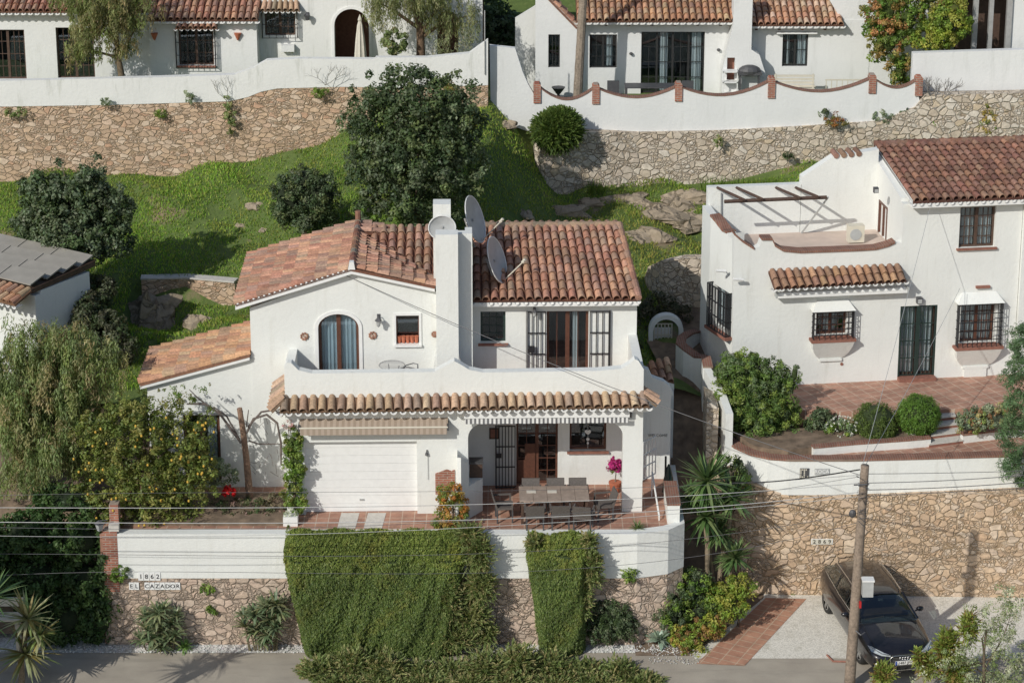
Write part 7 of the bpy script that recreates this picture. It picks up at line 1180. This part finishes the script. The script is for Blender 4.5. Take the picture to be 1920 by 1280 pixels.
c = wy(610, 160, 19.2); bare('dry_weed', 'dry twigs fanning over the white parapet left of the big tree', 'plant', (c.x, 19.2, c.z), [((.3, 0, 1), .35), ((-.7, 0, .7), .35), ((.9, 0, .6), .4)], 3, 6, (.2, .19, .15), r0=.012)
yv_ = .9; V3 = lambda px, py: wy(px, py, yv_) ; b_ = wy(468, 915, yv_); vt = Thing('vine_trunk', 'bare pruned vine trunk with arching branches left of the garage', 'vine', (b_.x, yv_, T)); o = vt.loc
mb = MB(); mb.tube([Vector((0, 0, 0)), V3(462, 860) - o, V3(456, 810) - o, V3(449, 765) - o], [.11, .09, .085, .075], 8, (.30, .19, .13)); vt.part('trunk', mb, M['bark']); mb = MB(); g_ = (.16, .13, .115)
for pts, r in (([(452, 830), (430, 800), (412, 775), (385, 757), (350, 757)], .035), ([(450, 825), (425, 780), (400, 762)], .025), ([(462, 812), (475, 785), (500, 777), (520, 793), (527, 830), (527, 870)], .035), ([(465, 800), (490, 772), (515, 768), (530, 780)], .03), ([(466, 826), (485, 832), (525, 832)], .022), ([(452, 800), (455, 770)], .02), ([(462, 800), (466, 768)], .02), ([(385, 757), (370, 745), (355, 730)], .018), ([(520, 768), (535, 765), (545, 772)], .02)): mb.tube([V3(*p) - o for p in pts], [r] * (len(pts) - 1) + [r * .6], 6, g_)
rd = random.Random(2)
for i in range(26): p = V3(rd.uniform(470, 525), rd.uniform(775, 900)); q = p + Vector((rd.uniform(-.25, .25), rd.uniform(-.2, .2), rd.uniform(-.1, .3))); mb.tube([p - o, q - o], .006, 4, g_)
vt.part('branches', mb, M['bark']); p, nr, col = crown_pts([B(340, 745, .9, 30, 22, .3), B(385, 725, .9, 20, 14, .2), B(300, 735, .9, 14, 10, .2)], 26, .09, 18, OL + LG, shell=.1); Ua, Va = leaf_axes(nr, .035, .5); leaf_mesh('leaves', M['leaf'], p - np.array(o), Ua, Va, col, vt.o)
yp = 21.9; b_ = wy(1082, 180, yp); pt_ = Thing('palm_tree', 'tall slim palm whose trunk crosses the upper middle house', 'palm', (b_.x, yp, 9.3)); tp = wy(1094, -30, yp) - pt_.loc; hz_ = tp.z * 1.75; tx = tp.x * 1.9
mb = MB(); k = 26; mb.tube([(tx * i / k, 0, hz_ * i / k) for i in range(k + 1)], [.17 - .05 * i / k + .008 * (i % 2) for i in range(k + 1)], 10, (.33, .27, .21)); pt_.part('trunk', mb, M['bark'])
rd = random.Random(8)
for i in range(26):
    az = i * 2.4; el = rd.uniform(-.2, 1.1); d = Vector((math.cos(az) * math.cos(el), math.sin(az) * math.cos(el), math.sin(el))); s = Vector((-math.sin(az), math.cos(az), 0)); p = Vector((tx, 0, hz_)); mb = MB(); prev = None
    for q in range(10):
        nx_ = p + d * .22; mb.tube([p, nx_], .012, 3, (.16, .18, .06))
        for sg in (-1, 1):
            for f_ in (0, .5): a = p.lerp(nx_, f_); e = a + s * sg * .42 * math.sin(math.pi * (q + 1) / 11.5) + d * .12 - Vector((0, 0, .12)); mb.add([a, a + d * .03, e], [(0, 1, 2)], (.10, .15, .04))
        p = nx_; d = (d - Vector((0, 0, .14))).normalized()
    pt_.part('frond', mb, M['leaf'])
# tall screen of cypresses outside the picture that shades the lower left corner
y = -10.5; bl = [(-24.6, y, 5.5, 6.9, 1.6, 6.0), (-20.1, y, 5.0, 2.5, 1.3, 6.2), (-32, y, 6, 5, 2, 6)]; plant('cypress_screen', 'dense dark screen of trees left of the picture shading the lower left corner', 'tree', (-23, y, 0), bl, 700, .5, 30, .16, DG, trunk_r=.25, core=.93, shell=.8)
# ------------------------------------------------------------------ terrace furniture
yawH = 1.3
def at(px, py, z=0): a = H.G(px, py, z); return H.out((a[0], a[1], 0))
tc = (at(973, 936, .74) + at(1104, 936, .74) + at(973, 912, .74) + at(1104, 912, .74)) / 4; tc.z = T; hw = (at(1104, 930, .74) - at(973, 930, .74)).length / 2; hd_ = .48
tb = Thing('dining_table', 'long weathered dining table on the porch terrace', 'table', tc, yawH); mb = MB(); [mb.box(-hw + k * hw * .4 + .004, -hw + (k + 1) * hw * .4 - .004, -hd_, hd_, .70, .74) for k in range(5)]; tb.part('table_top', mb, M['tabletop'])
for s in (-1, 1):
    for q in (-1, 1): mb = MB(); mb.box(s * (hw - .08) - .035, s * (hw - .08) + .035, q * (hd_ - .08) - .035, q * (hd_ - .08) + .035, 0, .70); tb.part('leg', mb, M['darkwood'])
ch0 = Thing('rattan_chair', '', 'chair', tc, 0, 'grey rattan chairs round the porch table')
mb = MB(); mb.box(-.25, .25, -.24, .24, .40, .46); ch0.part('seat', mb, M['rattan']); mb = MB(); mb.add([(-.25, .20, .46), (.25, .20, .46), (.25, .32, .82), (-.25, .32, .82), (-.25, .25, .46), (.25, .25, .46), (.25, .36, .82), (-.25, .36, .82)], [(3, 2, 1, 0), (4, 5, 6, 7), (0, 1, 5, 4), (1, 2, 6, 5), (2, 3, 7, 6), (3, 0, 4, 7)]); ch0.part('backrest', mb, M['rattan'])
for s in (-1, 1):
    mb = MB(); mb.box(s * .27 - .025, s * .27 + .025, -.22, .26, .62, .66); mb.box(s * .27 - .02, s * .27 + .02, -.22, -.18, .40, .62); ch0.part('armrest', mb, M['rattan'])
    for q in (-1, 1): mb = MB(); mb.box(s * .23 - .02, s * .23 + .02, q * .21 - .02, q * .21 + .02, 0, .40); ch0.part('leg', mb, M['greyiron'])
spots = [(-.55, -hd_ - .22, 180, 'left of the three grey rattan chairs on the road side of the porch table'), (.15, -hd_ - .22, 180, 'middle grey rattan chair on the road side of the porch table'), (.78, -hd_ - .30, 168, 'right of the three grey rattan chairs on the road side of the porch table'), (-.62, hd_ + .02, 0, 'left grey rattan chair between the porch table and the house wall'), (.08, hd_ + .02, 0, 'middle grey rattan chair between the porch table and the house wall'), (.7, hd_ + .02, 0, 'right grey rattan chair between the porch table and the house wall'), (hw + .42, -.05, -80, 'grey rattan chair at the right head of the porch table'), (-hw - .42, -.1, 95, 'grey rattan chair at the left head of the porch table, in shade')]
for i, (x, y, a, lb) in enumerate(spots):
    o = ch0.o if i == 0 else copy_tree(ch0.o); o.location = tb.out((x, y, 0)); o.rotation_euler = (0, 0, R(a + yawH)); o['label'] = lb
for px, py, m_, lb in ((996, 921, 'fabric', 'pale place mat at the left of the porch table'), (1035, 921, 'fabric', 'pale place mat at the middle of the porch table')):
    p = at(px, py, .745); og = Thing('place_mat', lb, 'mat', (p.x, p.y, T + .742), yawH); mb = MB(); mb.box(-.13, .13, -.09, .09, 0, .012); og.part('cloth', mb, M[m_])
p = at(1153, 922); og = Thing('potted_bougainvillea', 'terracotta pot with magenta bougainvillea by the right porch pillar', 'potted plant', (p.x, p.y, T)); mb = MB(); mb.lathe((0, 0, 0), [(.12, 0), (.17, .26), (.185, .27), (.185, .32)], 14); og.part('pot', mb, M['pot'])
mb = MB(); mb.tube([(0, 0, .3), (.02, 0, .55), (0, 0, .75)], [.02, .015, .01], 6, (.3, .25, .2)); og.part('stem', mb, M['bark']); q = [(p.x, p.y, T + .85, .22, .2, .19)]; pp_, nr, col = crown_pts(q, 46, .08, 26, [(.38, .03, .16), (.45, .05, .22), (.30, .03, .14)], shell=.3); Ua, Va = leaf_axes(nr, .03, .7); leaf_mesh('blossom', M['pinkf'], pp_ - np.array(og.loc), Ua, Va, col, og.o)
pp_, nr, col = crown_pts([(p.x, p.y, T + .68, .2, .18, .08)], 16, .05, 14, LG, shell=.1); Ua, Va = leaf_axes(nr, .025, .6); leaf_mesh('leaves', M['leaf'], pp_ - np.array(og.loc), Ua, Va, col, og.o)
p = at(857, 985); og = Thing('bollard_light', 'short white garden bollard light beside the orange shrub', 'lamp', (p.x, p.y, T)); mb = MB(); mb.lathe((0, 0, 0), [(.06, 0), (.055, .5), (.07, .52), (.05, .66), (.01, .72)], 12); og.part('post', mb, M['paint'])
# balcony furniture
def balc(px, py): a = L_h(px, py, 1.2); return a
L_h = H.L; a = L_h(735, 688, 1.1); og = Thing('bistro_table', 'round wrought iron table top showing above the balcony wall', 'table', H.out((a[0], 1.1, 3.02)), yawH); zt_ = a[1] - 3.02 + .06; mb = MB(); mb.tube([(.36 * math.cos(t), .36 * math.sin(t), zt_) for t in np.linspace(0, 6.2832, 29)], .016, 5); [mb.tube([(-.35 * math.cos(a_), s_ * .07 * 5 * math.sin(a_), zt_), (.35 * math.cos(a_), s_ * .07 * 5 * math.sin(a_), zt_)], .008, 4) for a_ in np.linspace(.15, 1.4, 5) for s_ in (-1, 1)]; og.part('table_top', mb, M['metal']); mb = MB(); [mb.tube([(.25 * math.cos(t), .25 * math.sin(t), 0), (.05 * math.cos(t), .05 * math.sin(t), .4), (.2 * math.cos(t), .2 * math.sin(t), zt_ - .03)], .015, 5) for t in (0, 2.1, 4.2)]; og.part('legs', mb, M['greyiron'])
a = L_h(765, 690, 1.1); og = Thing('bistro_chair', 'curly wrought iron chair right of the round balcony table', 'chair', H.out((a[0] + .05, 1.1, 3.02)), yawH); zz = a[1] - 3.02; mb = MB(); mb.lathe((0, 0, .45), [(.2, 0), (.2, .02)], 14); og.part('seat', mb, M['greyiron'])
mb = MB(); mb.tube([(-.25, .0, zz - .06), (-.1, .1, zz + .05), (.1, .15, zz + .09), (.22, .1, zz + .08), (.24, 0, zz - .05), (.15, 0, zz - .12)], .016, 5); mb.tube([(.2, .15, .45), (.22, .12, zz + .08)], .014, 5); mb.tube([(-.2, .1, .45), (-.15, .1, zz + .04)], .014, 5); og.part('backrest', mb, M['greyiron'])
for s in (-1, 1):
    for q in (-1, 1): mb = MB(); mb.tube([(s * .15, q * .15, .45), (s * .19, q * .19, 0)], .013, 5); og.part('leg', mb, M['greyiron'])
# stair parapet, rail, green cloth, gate pier and lanterns
a, b = wz(1254, 985, T), wz(1268, 925, T + .55); og = Thing('stair_parapet', 'small white parapet with brick top at the right corner of the porch terrace', 'wall', (4.5, -.72, T)); mb = MB(); mb.box(-.20, .14, 0, 1.5, 0, .55); og.part('panel', mb, M['white']); mb = MB(); mb.box(-.22, .16, -.02, 1.52, .551, .61); og.part('coping', mb, M['coping'])
a, b = wz(1236, 975, T), wz(1222, 930, T); og = Thing('handrail', 'thin white sloping handrail near the terrace corner', 'railing', (a.x, a.y, T)); d = b - a; mb = MB(); mb.tube([(0, 0, .12), (d.x, d.y, .75)], .025, 6); mb.tube([(0, 0, 0), (0, 0, .14)], .02, 6); mb.tube([(d.x, d.y, 0), (d.x, d.y, .76)], .02, 6); og.part('rail', mb, M['paint'])
a = wz(1247, 925, T); og = Thing('folded_parasol', 'folded green parasol on a dark pole beside the shaded side wall', 'parasol', (a.x, a.y, T)); mb = MB(); mb.tube([(0, 0, 0), (0, 0, 1.15)], .03, 6); og.part('pole', mb, M['black']); mb = MB(); mb.lathe((.09, .02, 0.05), [(.18, 0), (.14, .4), (.06, .75), (.02, .85)], 8); og.part('canopy', mb, M['green'])
c0 = wy(208, 1052, YW - .02); og = Thing('gate_pier', 'red brick gate pier at the left end of the front wall', 'pillar', (c0.x, YW + .05, .0)); zt_ = wy(208, 948, YW).z; mb = MB(); mb.box(-.2, .2, -.07, .3, 1.6, zt_ - .75); mb.box(-.02, .23, .12, .42, zt_ - .75, zt_ - .05); og.part('brickwork', mb, M['brick']); mb = MB(); mb.box(-.02, .26, -.08, .1, zt_ - .75, zt_ - .55); og.part('cap', mb, M['slab']); mb = MB(); mb.box(-.25, .25, -.02, .35, 0, 1.6); og.part('base', mb, M['stone_front'])
a = wy(186, 988, YW - .1); og = Thing('gate_lantern', 'pale green glass lantern on the side of the brick gate pier', 'lamp', (a.x, YW - .05, a.z)); mb = MB(); mb.lathe((0, 0, -.12), [(.07, 0), (.125, .2)], 4); og.part('glass', mb, M['grey']); mb = MB(); mb.lathe((0, 0, .085), [(.16, 0), (.02, .1)], 4); og.part('cap', mb, M['greyiron']); mb = MB(); mb.tube([(0, .0, .17), (.22, .05, .17)], .015, 5); og.part('bracket', mb, M['greyiron'])
def plate(px, py, txt, w_, size, tiles_, name, lb):
    p = wy(px, py, YW - .02); og = Thing(name, lb, 'sign', p); n = len(txt); s = w_ / n
    for i, chr_ in enumerate(txt):
        if chr_ == ' ': continue
        x = -w_ / 2 + s * (i + .5); mb = MB(); mb.box(x - s * .46, x + s * .46, -.015, .03, -size * .62, size * .62); t_ = og.part('letter_tile', mb, M['paint']); mb = MB(); put(mb, text_mb(chr_, size), (x, -.022, 0)); og.part('letter', mb, M['iron'], t_)
plate(280, 1080, '1862', .62, .19, 1, 'house_number', 'number tiles 1862 at the top left of the rosy stone wall'); plate(290, 1098, 'EL CAZADOR', 1.42, .17, 1, 'house_name', 'name tiles EL CAZADOR under the number tiles on the rosy stone wall')
a = wz(28, 1160, 0); og = Thing('white_bench', 'pale slatted bench half hidden at the left edge by the yucca', 'bench', (X(10, 1140, -3.0), -3.0, 0)); mb = MB(); z0 = wy(10, 1152, -3.0).z
for k in range(3): mb.box(-.9, .45, -.3 + k * .17, -.17 + k * .17, z0 - .05, z0)
og.part('seat', mb, M['cream']); mb = MB(); mb.box(-.9, .45, .2, .24, z0 + .15, z0 + .4); og.part('backrest', mb, M['cream']); mb = MB(); mb.box(.3, .38, -.3, .24, 0, z0 - .05); og.part('leg', mb, M['cream'])
# ------------------------------------------------------------------ utility pole and its wires
PY = -3.9; pb, ptp = wy(1590, 1345, PY), wy(1622, 872, PY); pb.z = 0; pl = Thing('utility_pole', 'weathered wooden utility pole at the roadside in front of the car', 'pole', (pb.x, PY, 0)); D = ptp - pb
mb = MB(); k = 14; mb.tube([D * (i / k) for i in range(k + 1)], [.15 - .04 * i / k for i in range(k + 1)], 12, (.30, .235, .18)); pl.part('shaft', mb, M['bark'], smooth=True); at_ = lambda px, py: wy(px, py, PY) - pl.loc
mb = MB(); c = at_(1616, 1095); mb.box(c.x - .02, c.x + .26, -.30, -.08, c.z - .22, c.z + .22); bx_ = pl.part('meter_box', mb, M['grey']); mb = MB(); mb.box(c.x - .04, c.x + .28, -.32, -.06, c.z + .22, c.z + .26); pl.part('lid', mb, M['paint'], bx_)
mb = MB(); c = at_(1611, 1128); mb.box(c.x - .02, c.x + .03, -.18, -.1, c.z - .09, c.z + .09); pl.part('fuse_box', mb, M['red'])
mb = MB(); c = at_(1612, 1180); mb.tube([(c.x - .15, -.1, c.z + .05), (c.x, -.2, c.z - .05), (c.x + .12, -.1, c.z - .02)], .02, 6); c = at_(1614, 905); mb.tube([(c.x - .2, -.12, c.z), (c.x + .2, -.12, c.z + .02)], .02, 5); c = at_(1612, 960); mb.ball((c.x - .2, -.08, c.z), (.10, .06, .12), 8); rd = random.Random(4)
for i in range(16): z = at_(1615, rd.uniform(885, 980)); a = rd.uniform(0, 6.28); mb.tube([(z.x - .1, -.12, z.z), (z.x + .2 * math.cos(a), -.2, z.z + .15 * math.sin(a)), (z.x + .1, -.1, z.z - .12)], .008, 4)
pl.part('fittings', mb, M['greyiron']); mb = MB(); c = at_(1601, 1240); mb.tube([(-.55, 0, .1), (0, 0, .1)], .02, 5); pl.part('stay', mb, M['greyiron'])
wires = [([(-60, 951), (640, 950), (1150, 936), (1612, 905)], .009, 'metal', 'brightest'), ([(-60, 978), (530, 980), (1160, 962), (1612, 922)], .010, 'metal', 'second'), ([(-60, 987), (500, 990), (1200, 950), (1612, 893)], .006, 'greyiron', 'third'), ([(-60, 1003), (600, 1000), (1200, 968), (1612, 930)], .007, 'grey', 'fourth'), ([(-60, 1038), (530, 1042), (1000, 1033), (1612, 960)], .006, 'greyiron', 'fifth'), ([(-60, 1082), (500, 1073), (1000, 1070), (1612, 978)], .006, 'greyiron', 'lowest'), ([(-60, 930), (640, 922), (1150, 915), (1612, 890)], .005, 'greyiron', 'highest thin')]
def curve(P, n=40):
    pts = []; xs_ = [p[0] for p in P]; A = np.polyfit(xs_, [p[1] for p in P], min(3, len(P) - 1)); return [(x, float(np.polyval(A, x))) for x in np.linspace(xs_[0], xs_[-1], n)]
def wire(P, r, m, lb, y0=PY, y1=PY):
    C = curve(P); pts = [wy(px, py, y0 + (y1 - y0) * i / (len(C) - 1)) for i, (px, py) in enumerate(C)]; o = pts[-1].copy(); mb = MB(); mb.tube([p - o for p in pts], r, 5); ob = mb.build('cable', M[m], None); ob.location = o; tag(ob, lb, 'cable', 'overhead cables at the roadside pole')
for P, r, m, w_ in wires: wire(P, r, m, '%s long overhead cable running left from the pole across the terrace' % w_)
for i, (P, r) in enumerate((([(1612, 905), (1780, 900), (1990, 884)], .010), ([(1612, 918), (1760, 914), (1990, 897)], .011), ([(1612, 930), (1760, 923), (1990, 912)], .010), ([(1612, 888), (1780, 886), (1990, 880)], .008))): wire(P, r, 'greyiron', '%s overhead cable running right from the pole before the white wall' % ('upper', 'middle', 'lower', 'thin top')[i])
wire([(1612, 880), (1530, 893), (1440, 903), (1340, 902)], .018, 'iron', 'thick dark cable sloping left from the pole top to the curved wall', PY, 1.0)
a = H.L(648, 516, YU - .03); P0_ = H.out((a[0], YU - .03, a[1])); P1_ = wy(1612, 890, PY); mb = MB(); o = P1_.copy(); mb.tube([P0_.lerp(P1_, t) - Vector((0, 0, 1.0 * t * (1 - t))) - o for t in np.linspace(0, 1, 30)], .010, 5); ob = mb.build('cable', M['greyiron'], None); ob.location = o; tag(ob, 'thin cable from the gable hook of the villa down to the pole', 'cable')
for px, py, lb in ((1745, 385, 'left thin cable rising from the pole to the right house eave'), (1800, 540, 'right thin cable from the pole to the caged window of the right house')):
    a = K.L(px, py, -.4); e = K.out((a[0], -.4, a[1])); mb = MB(); mb.tube([e.lerp(P1_, t) - Vector((0, 0, .5 * t * (1 - t))) - o for t in np.linspace(0, 1, 20)], .007, 4); ob = mb.build('cable', M['grey'], None); ob.location = o; tag(ob, lb, 'cable')
a = wz(1562, 1240, .01); og = Thing('ground_bracket', 'bent rusty metal bracket on the gravel left of the pole', 'bracket', a); mb = MB(); mb.tube([(-.12, .35, .02), (0, 0, .02), (.35, -.02, .02)], .03, 5); og.part('bar', mb, M['sill'])
# ------------------------------------------------------------------ the dark estate car
def paintmat():
    m, n, b = newmat('black_car_paint'); b.inputs['Base Color'].default_value = (.012, .010, .012, 1); b.inputs['Roughness'].default_value = .32; b.inputs['Metallic'].default_value = .0; b.inputs['Coat Weight'].default_value = 1.0; b.inputs['Coat Roughness'].default_value = .03
    n.links.new(ramp(n, noise(n, coords(n), 3, 5), [(.35, (.006, .006, .010)), (.75, (.016, .014, .015))]), b.inputs['Base Color']); return m
M['carpaint'] = paintmat(); cg, n_, b_ = newmat('dark_car_glass'); M['carglass'] = glassmat('tinted_car_glass', (.50, .60, .60), .12)
M['chrome'] = plain('chrome', (.62, .62, .62), .22, .9, var=.05); M['headlight'] = plain('headlight_lens', (.55, .60, .62), .15, .3, var=.3, vs=14); M['alloy'] = plain('alloy_wheel', (.45, .45, .45), .35, .8, var=.1); M['plateblue'] = plain('plate_blue', (.02, .07, .35), .5)
A_, B_ = wz(1555, 1150, 0), wz(1612, 1238, 0); fd = (B_ - A_).normalized(); yw = math.degrees(math.atan2(fd.x, -fd.y)); ex_ = Vector((math.cos(R(yw)), math.sin(R(yw)), 0)); cc = (A_ + B_) / 2 + ex_ * .86
car = Thing('parked_car', 'black estate car parked on the pale gravel nose towards the road', 'car', (cc.x, cc.y, .01), yw)
St = [(-2.46, .52, .32, .50, .56), (-2.40, .74, .24, .60, .66), (-2.25, .84, .20, .66, .74), (-1.9, .91, .18, .72, .83), (-1.4, .935, .18, .78, .90), (-1.0, .94, .18, .84, .97), (-.4, .94, .18, .88, .99), (.6, .94, .18, .90, 1.01), (1.4, .935, .19, .92, 1.03), (1.9, .91, .21, .92, 1.04), (2.25, .85, .24, .88, 1.02), (2.42, .76, .30, .80, .94), (2.46, .62, .40, .66, .80)]
def section(y, w_, zb, zs, zt): return [(-w_ * .90, y, zb), (-w_, y, zb + .16), (-w_ * 1.0, y, (zb + zs) / 2 + .08), (-w_ * .985, y, zs), (-w_ * .90, y, zs + (zt - zs) * .7), (-w_ * .70, y, zt), (-w_ * .35, y, zt + .025), (0, y, zt + .035), (w_ * .35, y, zt + .025), (w_ * .70, y, zt), (w_ * .90, y, zs + (zt - zs) * .7), (w_ * .985, y, zs), (w_ * 1.0, y, (zb + zs) / 2 + .08), (w_, y, zb + .16), (w_ * .90, y, zb)]
mb = MB(); 
for s in St: mb.v += section(*s)
m_ = 15; mb.f = [(i * m_ + k, i * m_ + k + 1, (i + 1) * m_ + k + 1, (i + 1) * m_ + k) for i in range(len(St) - 1) for k in range(m_ - 1)] + [tuple(range(m_))[::-1], tuple((len(St) - 1) * m_ + k for k in range(m_))] + [(i * m_, (i + 1) * m_, (i + 1) * m_ + m_ - 1, i * m_ + m_ - 1) for i in range(len(St) - 1)]; mb.f = [f[::-1] for f in mb.f]; mb.t = [(1, 1, 1)] * len(mb.f)
body = car.part('body', mb, M['carpaint'], smooth=True)
try: sm = body.modifiers.new('round', 'SUBSURF'); sm.levels = sm.render_levels = 2
except Exception: pass
# cabin: glass shell, roof panel, pillars
GH = [(-1.12, .80, .99, .70, 1.00), (-.85, .82, .99, .66, 1.16), (-.50, .83, 1.0, .62, 1.34), (-.20, .83, 1.0, .60, 1.425), (.4, .83, 1.01, .60, 1.455), (1.1, .82, 1.02, .59, 1.44), (1.65, .80, 1.03, .57, 1.40), (2.0, .77, 1.03, .60, 1.20), (2.28, .74, 1.02, .68, 1.04)]
mb = MB()
for y, wb, zb, wt, zt in GH: mb.v += [(-wb, y, zb - .03), (-wb + (wb - wt) * .55, y, zb + (zt - zb) * .6), (-wt, y, zt - .02), (-wt * .6, y, zt), (0, y, zt + .012), (wt * .6, y, zt), (wt, y, zt - .02), (wb - (wb - wt) * .55, y, zb + (zt - zb) * .6), (wb, y, zb - .03)]
mb.f = [(i * 9 + k, (i + 1) * 9 + k, (i + 1) * 9 + k + 1, i * 9 + k + 1) for i in range(len(GH) - 1) for k in range(8)] + [tuple(range(9)), tuple(9 * (len(GH) - 1) + k for k in range(9))[::-1]]; mb.t = [(1, 1, 1)] * len(mb.f); gl = car.part('windows', mb, M['carglass'], smooth=True)
mb = MB(); rf_ = [g for g in GH if -.3 < g[0] < 1.8]; rf_ = [(-.36, .83, 1.0, .60, 1.385)] + rf_ + [(1.78, .79, 1.03, .57, 1.345)]
for y, wb, zb, wt, zt in rf_: mb.v += [(-wt - .035, y, zt - .055), (-wt, y, zt + .0), (-wt * .6, y, zt + .018), (0, y, zt + .03), (wt * .6, y, zt + .018), (wt, y, zt + .0), (wt + .035, y, zt - .055)]
mb.f = [(i * 7 + k, (i + 1) * 7 + k, (i + 1) * 7 + k + 1, i * 7 + k + 1) for i in range(len(rf_) - 1) for k in range(6)]; mb.t = [(1, 1, 1)] * len(mb.f); car.part('roof', mb, M['carpaint'], smooth=True)
mb = MB(); g = GH[1:]
for s in (-1, 1): mb.tube([(s * .79, -1.12, 1.0), (s * .70, -.75, 1.2), (s * .62, -.32, 1.40)], .035, 6)
car.part('windscreen_pillars', mb, M['carpaint'])
for s in (-1, 1):
    mb = MB(); mb.tube([(s * .60, -.25, 1.45), (s * .60, .6, 1.485), (s * .58, 1.6, 1.44)], .014, 6); car.part('roof_rail', mb, M['chrome'])
    mb = MB(); mb.tube([(s * .82, -1.0, 1.01), (s * .845, .5, 1.03), (s * .80, 1.9, 1.06)], .010, 5); car.part('window_trim', mb, M['chrome'])
    for y in (-.05, .95): mb = MB(); mb.add([(s * .838, y - .03, 1.02), (s * .838, y + .03, 1.02), (s * .63, y + .03, 1.43), (s * .63, y - .03, 1.43)], [(0, 1, 2, 3)]); car.part('door_pillar', mb, M['black'])
    mb = MB(); mb.ball((s * 1.03, -.62, 1.02), (.11, .07, .075), 10); mi = car.part('mirror', mb, M['carpaint'], smooth=True); mb = MB(); mb.tube([(s * .88, -.66, .98), (s * .97, -.63, 1.0)], .02, 5); car.part('arm', mb, M['black'], mi)
    mb = MB(); mb.add([(s * .36, -2.455, .655), (s * .60, -2.40, .68), (s * .80, -2.22, .72), (s * .845, -2.0, .80), (s * .78, -2.08, .815), (s * .52, -2.36, .74), (s * .38, -2.44, .71)], [(0, 1, 2, 3, 4, 5, 6) if s < 0 else (6, 5, 4, 3, 2, 1, 0)]); hl = car.part('headlight', mb, M['headlight'])
    mb = MB(); mb.tube([(s * .38, -2.47, .715), (s * .6, -2.40, .745), (s * .84, -2.05, .82)], .012, 5); car.part('headlight_trim', mb, M['chrome'], hl)
    mb = MB(); mb.box(s * .62 - .14, s * .62 + .14, -2.445, -2.35, .34, .42); car.part('fog_light', mb, M['chrome'])
    for yy in (-1.455, 1.455):
        mb = MB(); n = 24
        for k in range(n):
            t = 2 * math.pi * k / n
            for r, x in ((.23, .10), (.31, .115), (.335, .09), (.335, -.09), (.31, -.11)): mb.v.append((s * (.80 + x), yy + r * math.cos(t), .33 + r * math.sin(t)))
        mb.f = [(k * 5 + j, k * 5 + j + 1, ((k + 1) % n) * 5 + j + 1, ((k + 1) % n) * 5 + j) for k in range(n) for j in range(4)]; mb.t = [(1, 1, 1)] * len(mb.f); wh = car.part('wheel', mb, M['black'], smooth=True)
        mb = MB(); mb.ball((s * .885, yy, .33), (.02, .05, .05), 8)
        for k in range(5): t = 2 * math.pi * k / 5; d = Vector((0, math.cos(t), math.sin(t))); e = Vector((0, -d.z, d.y)); c = Vector((s * .895, yy, .33)); mb.add([c + e * .04, c - e * .04, c - e * .045 + d * .235, c + e * .045 + d * .235], [(0, 1, 2, 3)])
        for k in range(n): t0, t1 = 2 * math.pi * k / n, 2 * math.pi * (k + 1) / n; mb.add([(s * .90, yy + .21 * math.cos(t0), .33 + .21 * math.sin(t0)), (s * .90, yy + .245 * math.cos(t0), .33 + .245 * math.sin(t0)), (s * .90, yy + .245 * math.cos(t1), .33 + .245 * math.sin(t1)), (s * .90, yy + .21 * math.cos(t1), .33 + .21 * math.sin(t1))], [(0, 1, 2, 3)])
        car.part('rim', mb, M['alloy'], wh)
mb = MB(); gr = [(-.34, .70), (.34, .70), (.40, .62), (.34, .36), (.27, .27), (-.27, .27), (-.34, .36), (-.40, .62)]; mb.wall(gr, -2.50, -2.42); grl = car.part('grille', mb, M['black']); mb = MB(); mb.tube([(a, -2.505, b) for a, b in gr + gr[:1]], .014, 5); [mb.box(-.33, .33, -2.508, -2.502, z, z + .006) for z in np.arange(.40, .66, .045)]; car.part('surround', mb, M['chrome'], grl)
mb = MB(); [mb.tube([(-.105 + k * .07 + .045 * math.cos(t), -2.52, .62 + .045 * math.sin(t)) for t in np.linspace(0, 6.283, 15)], .007, 4) for k in range(4)]; car.part('badge', mb, M['chrome'], grl)
mb = MB(); mb.box(-.26, .26, -2.535, -2.515, .44, .55); npl = car.part('number_plate', mb, M['paint']); mb = MB(); mb.box(-.26, -.215, -2.538, -2.536, .44, .55); car.part('blue_band', mb, M['plateblue'], npl); mb = MB(); put(mb, text_mb('1487 JNG', .105, .002), (.025, -2.54, .495)); car.part('lettering', mb, M['iron'], npl)
mb = MB(); mb.box(-.06, .06, -.42, -.36, 1.24, 1.30); car.part('rear_view_mirror', mb, M['chrome'], gl); mb = MB(); mb.tube([(-.62, -1.05, 1.055), (-.1, -1.0, 1.075)], .012, 4); mb.tube([(.05, -1.05, 1.06), (.6, -1.0, 1.055)], .012, 4); car.part('wipers', mb, M['black'], gl)
for s in (-1, 1):                           # seats and dashboard seen through the glass
    for y in (.05, .95): mb = MB(); mb.box(s * .38 - .22, s * .38 + .22, y, y + .12, .98, 1.24); mb.box(s * .38 - .12, s * .38 + .12, y + .02, y + .10, 1.25, 1.36); car.part('seat', mb, M['rattan'])
mb = MB(); mb.box(-.66, .66, -.75, -.45, .98, 1.045); car.part('dashboard', mb, M['darkwood'])
mb = MB(); mb.tube([(-.68, -2.2, .79), (-.70, -1.6, .90), (-.72, -1.15, .975)], .006, 4); mb.tube([(.68, -2.2, .79), (.70, -1.6, .90), (.72, -1.15, .975)], .006, 4); car.part('bonnet_seam', mb, M['black'])

car.o.scale = (1.05, 1.02, 1.0)
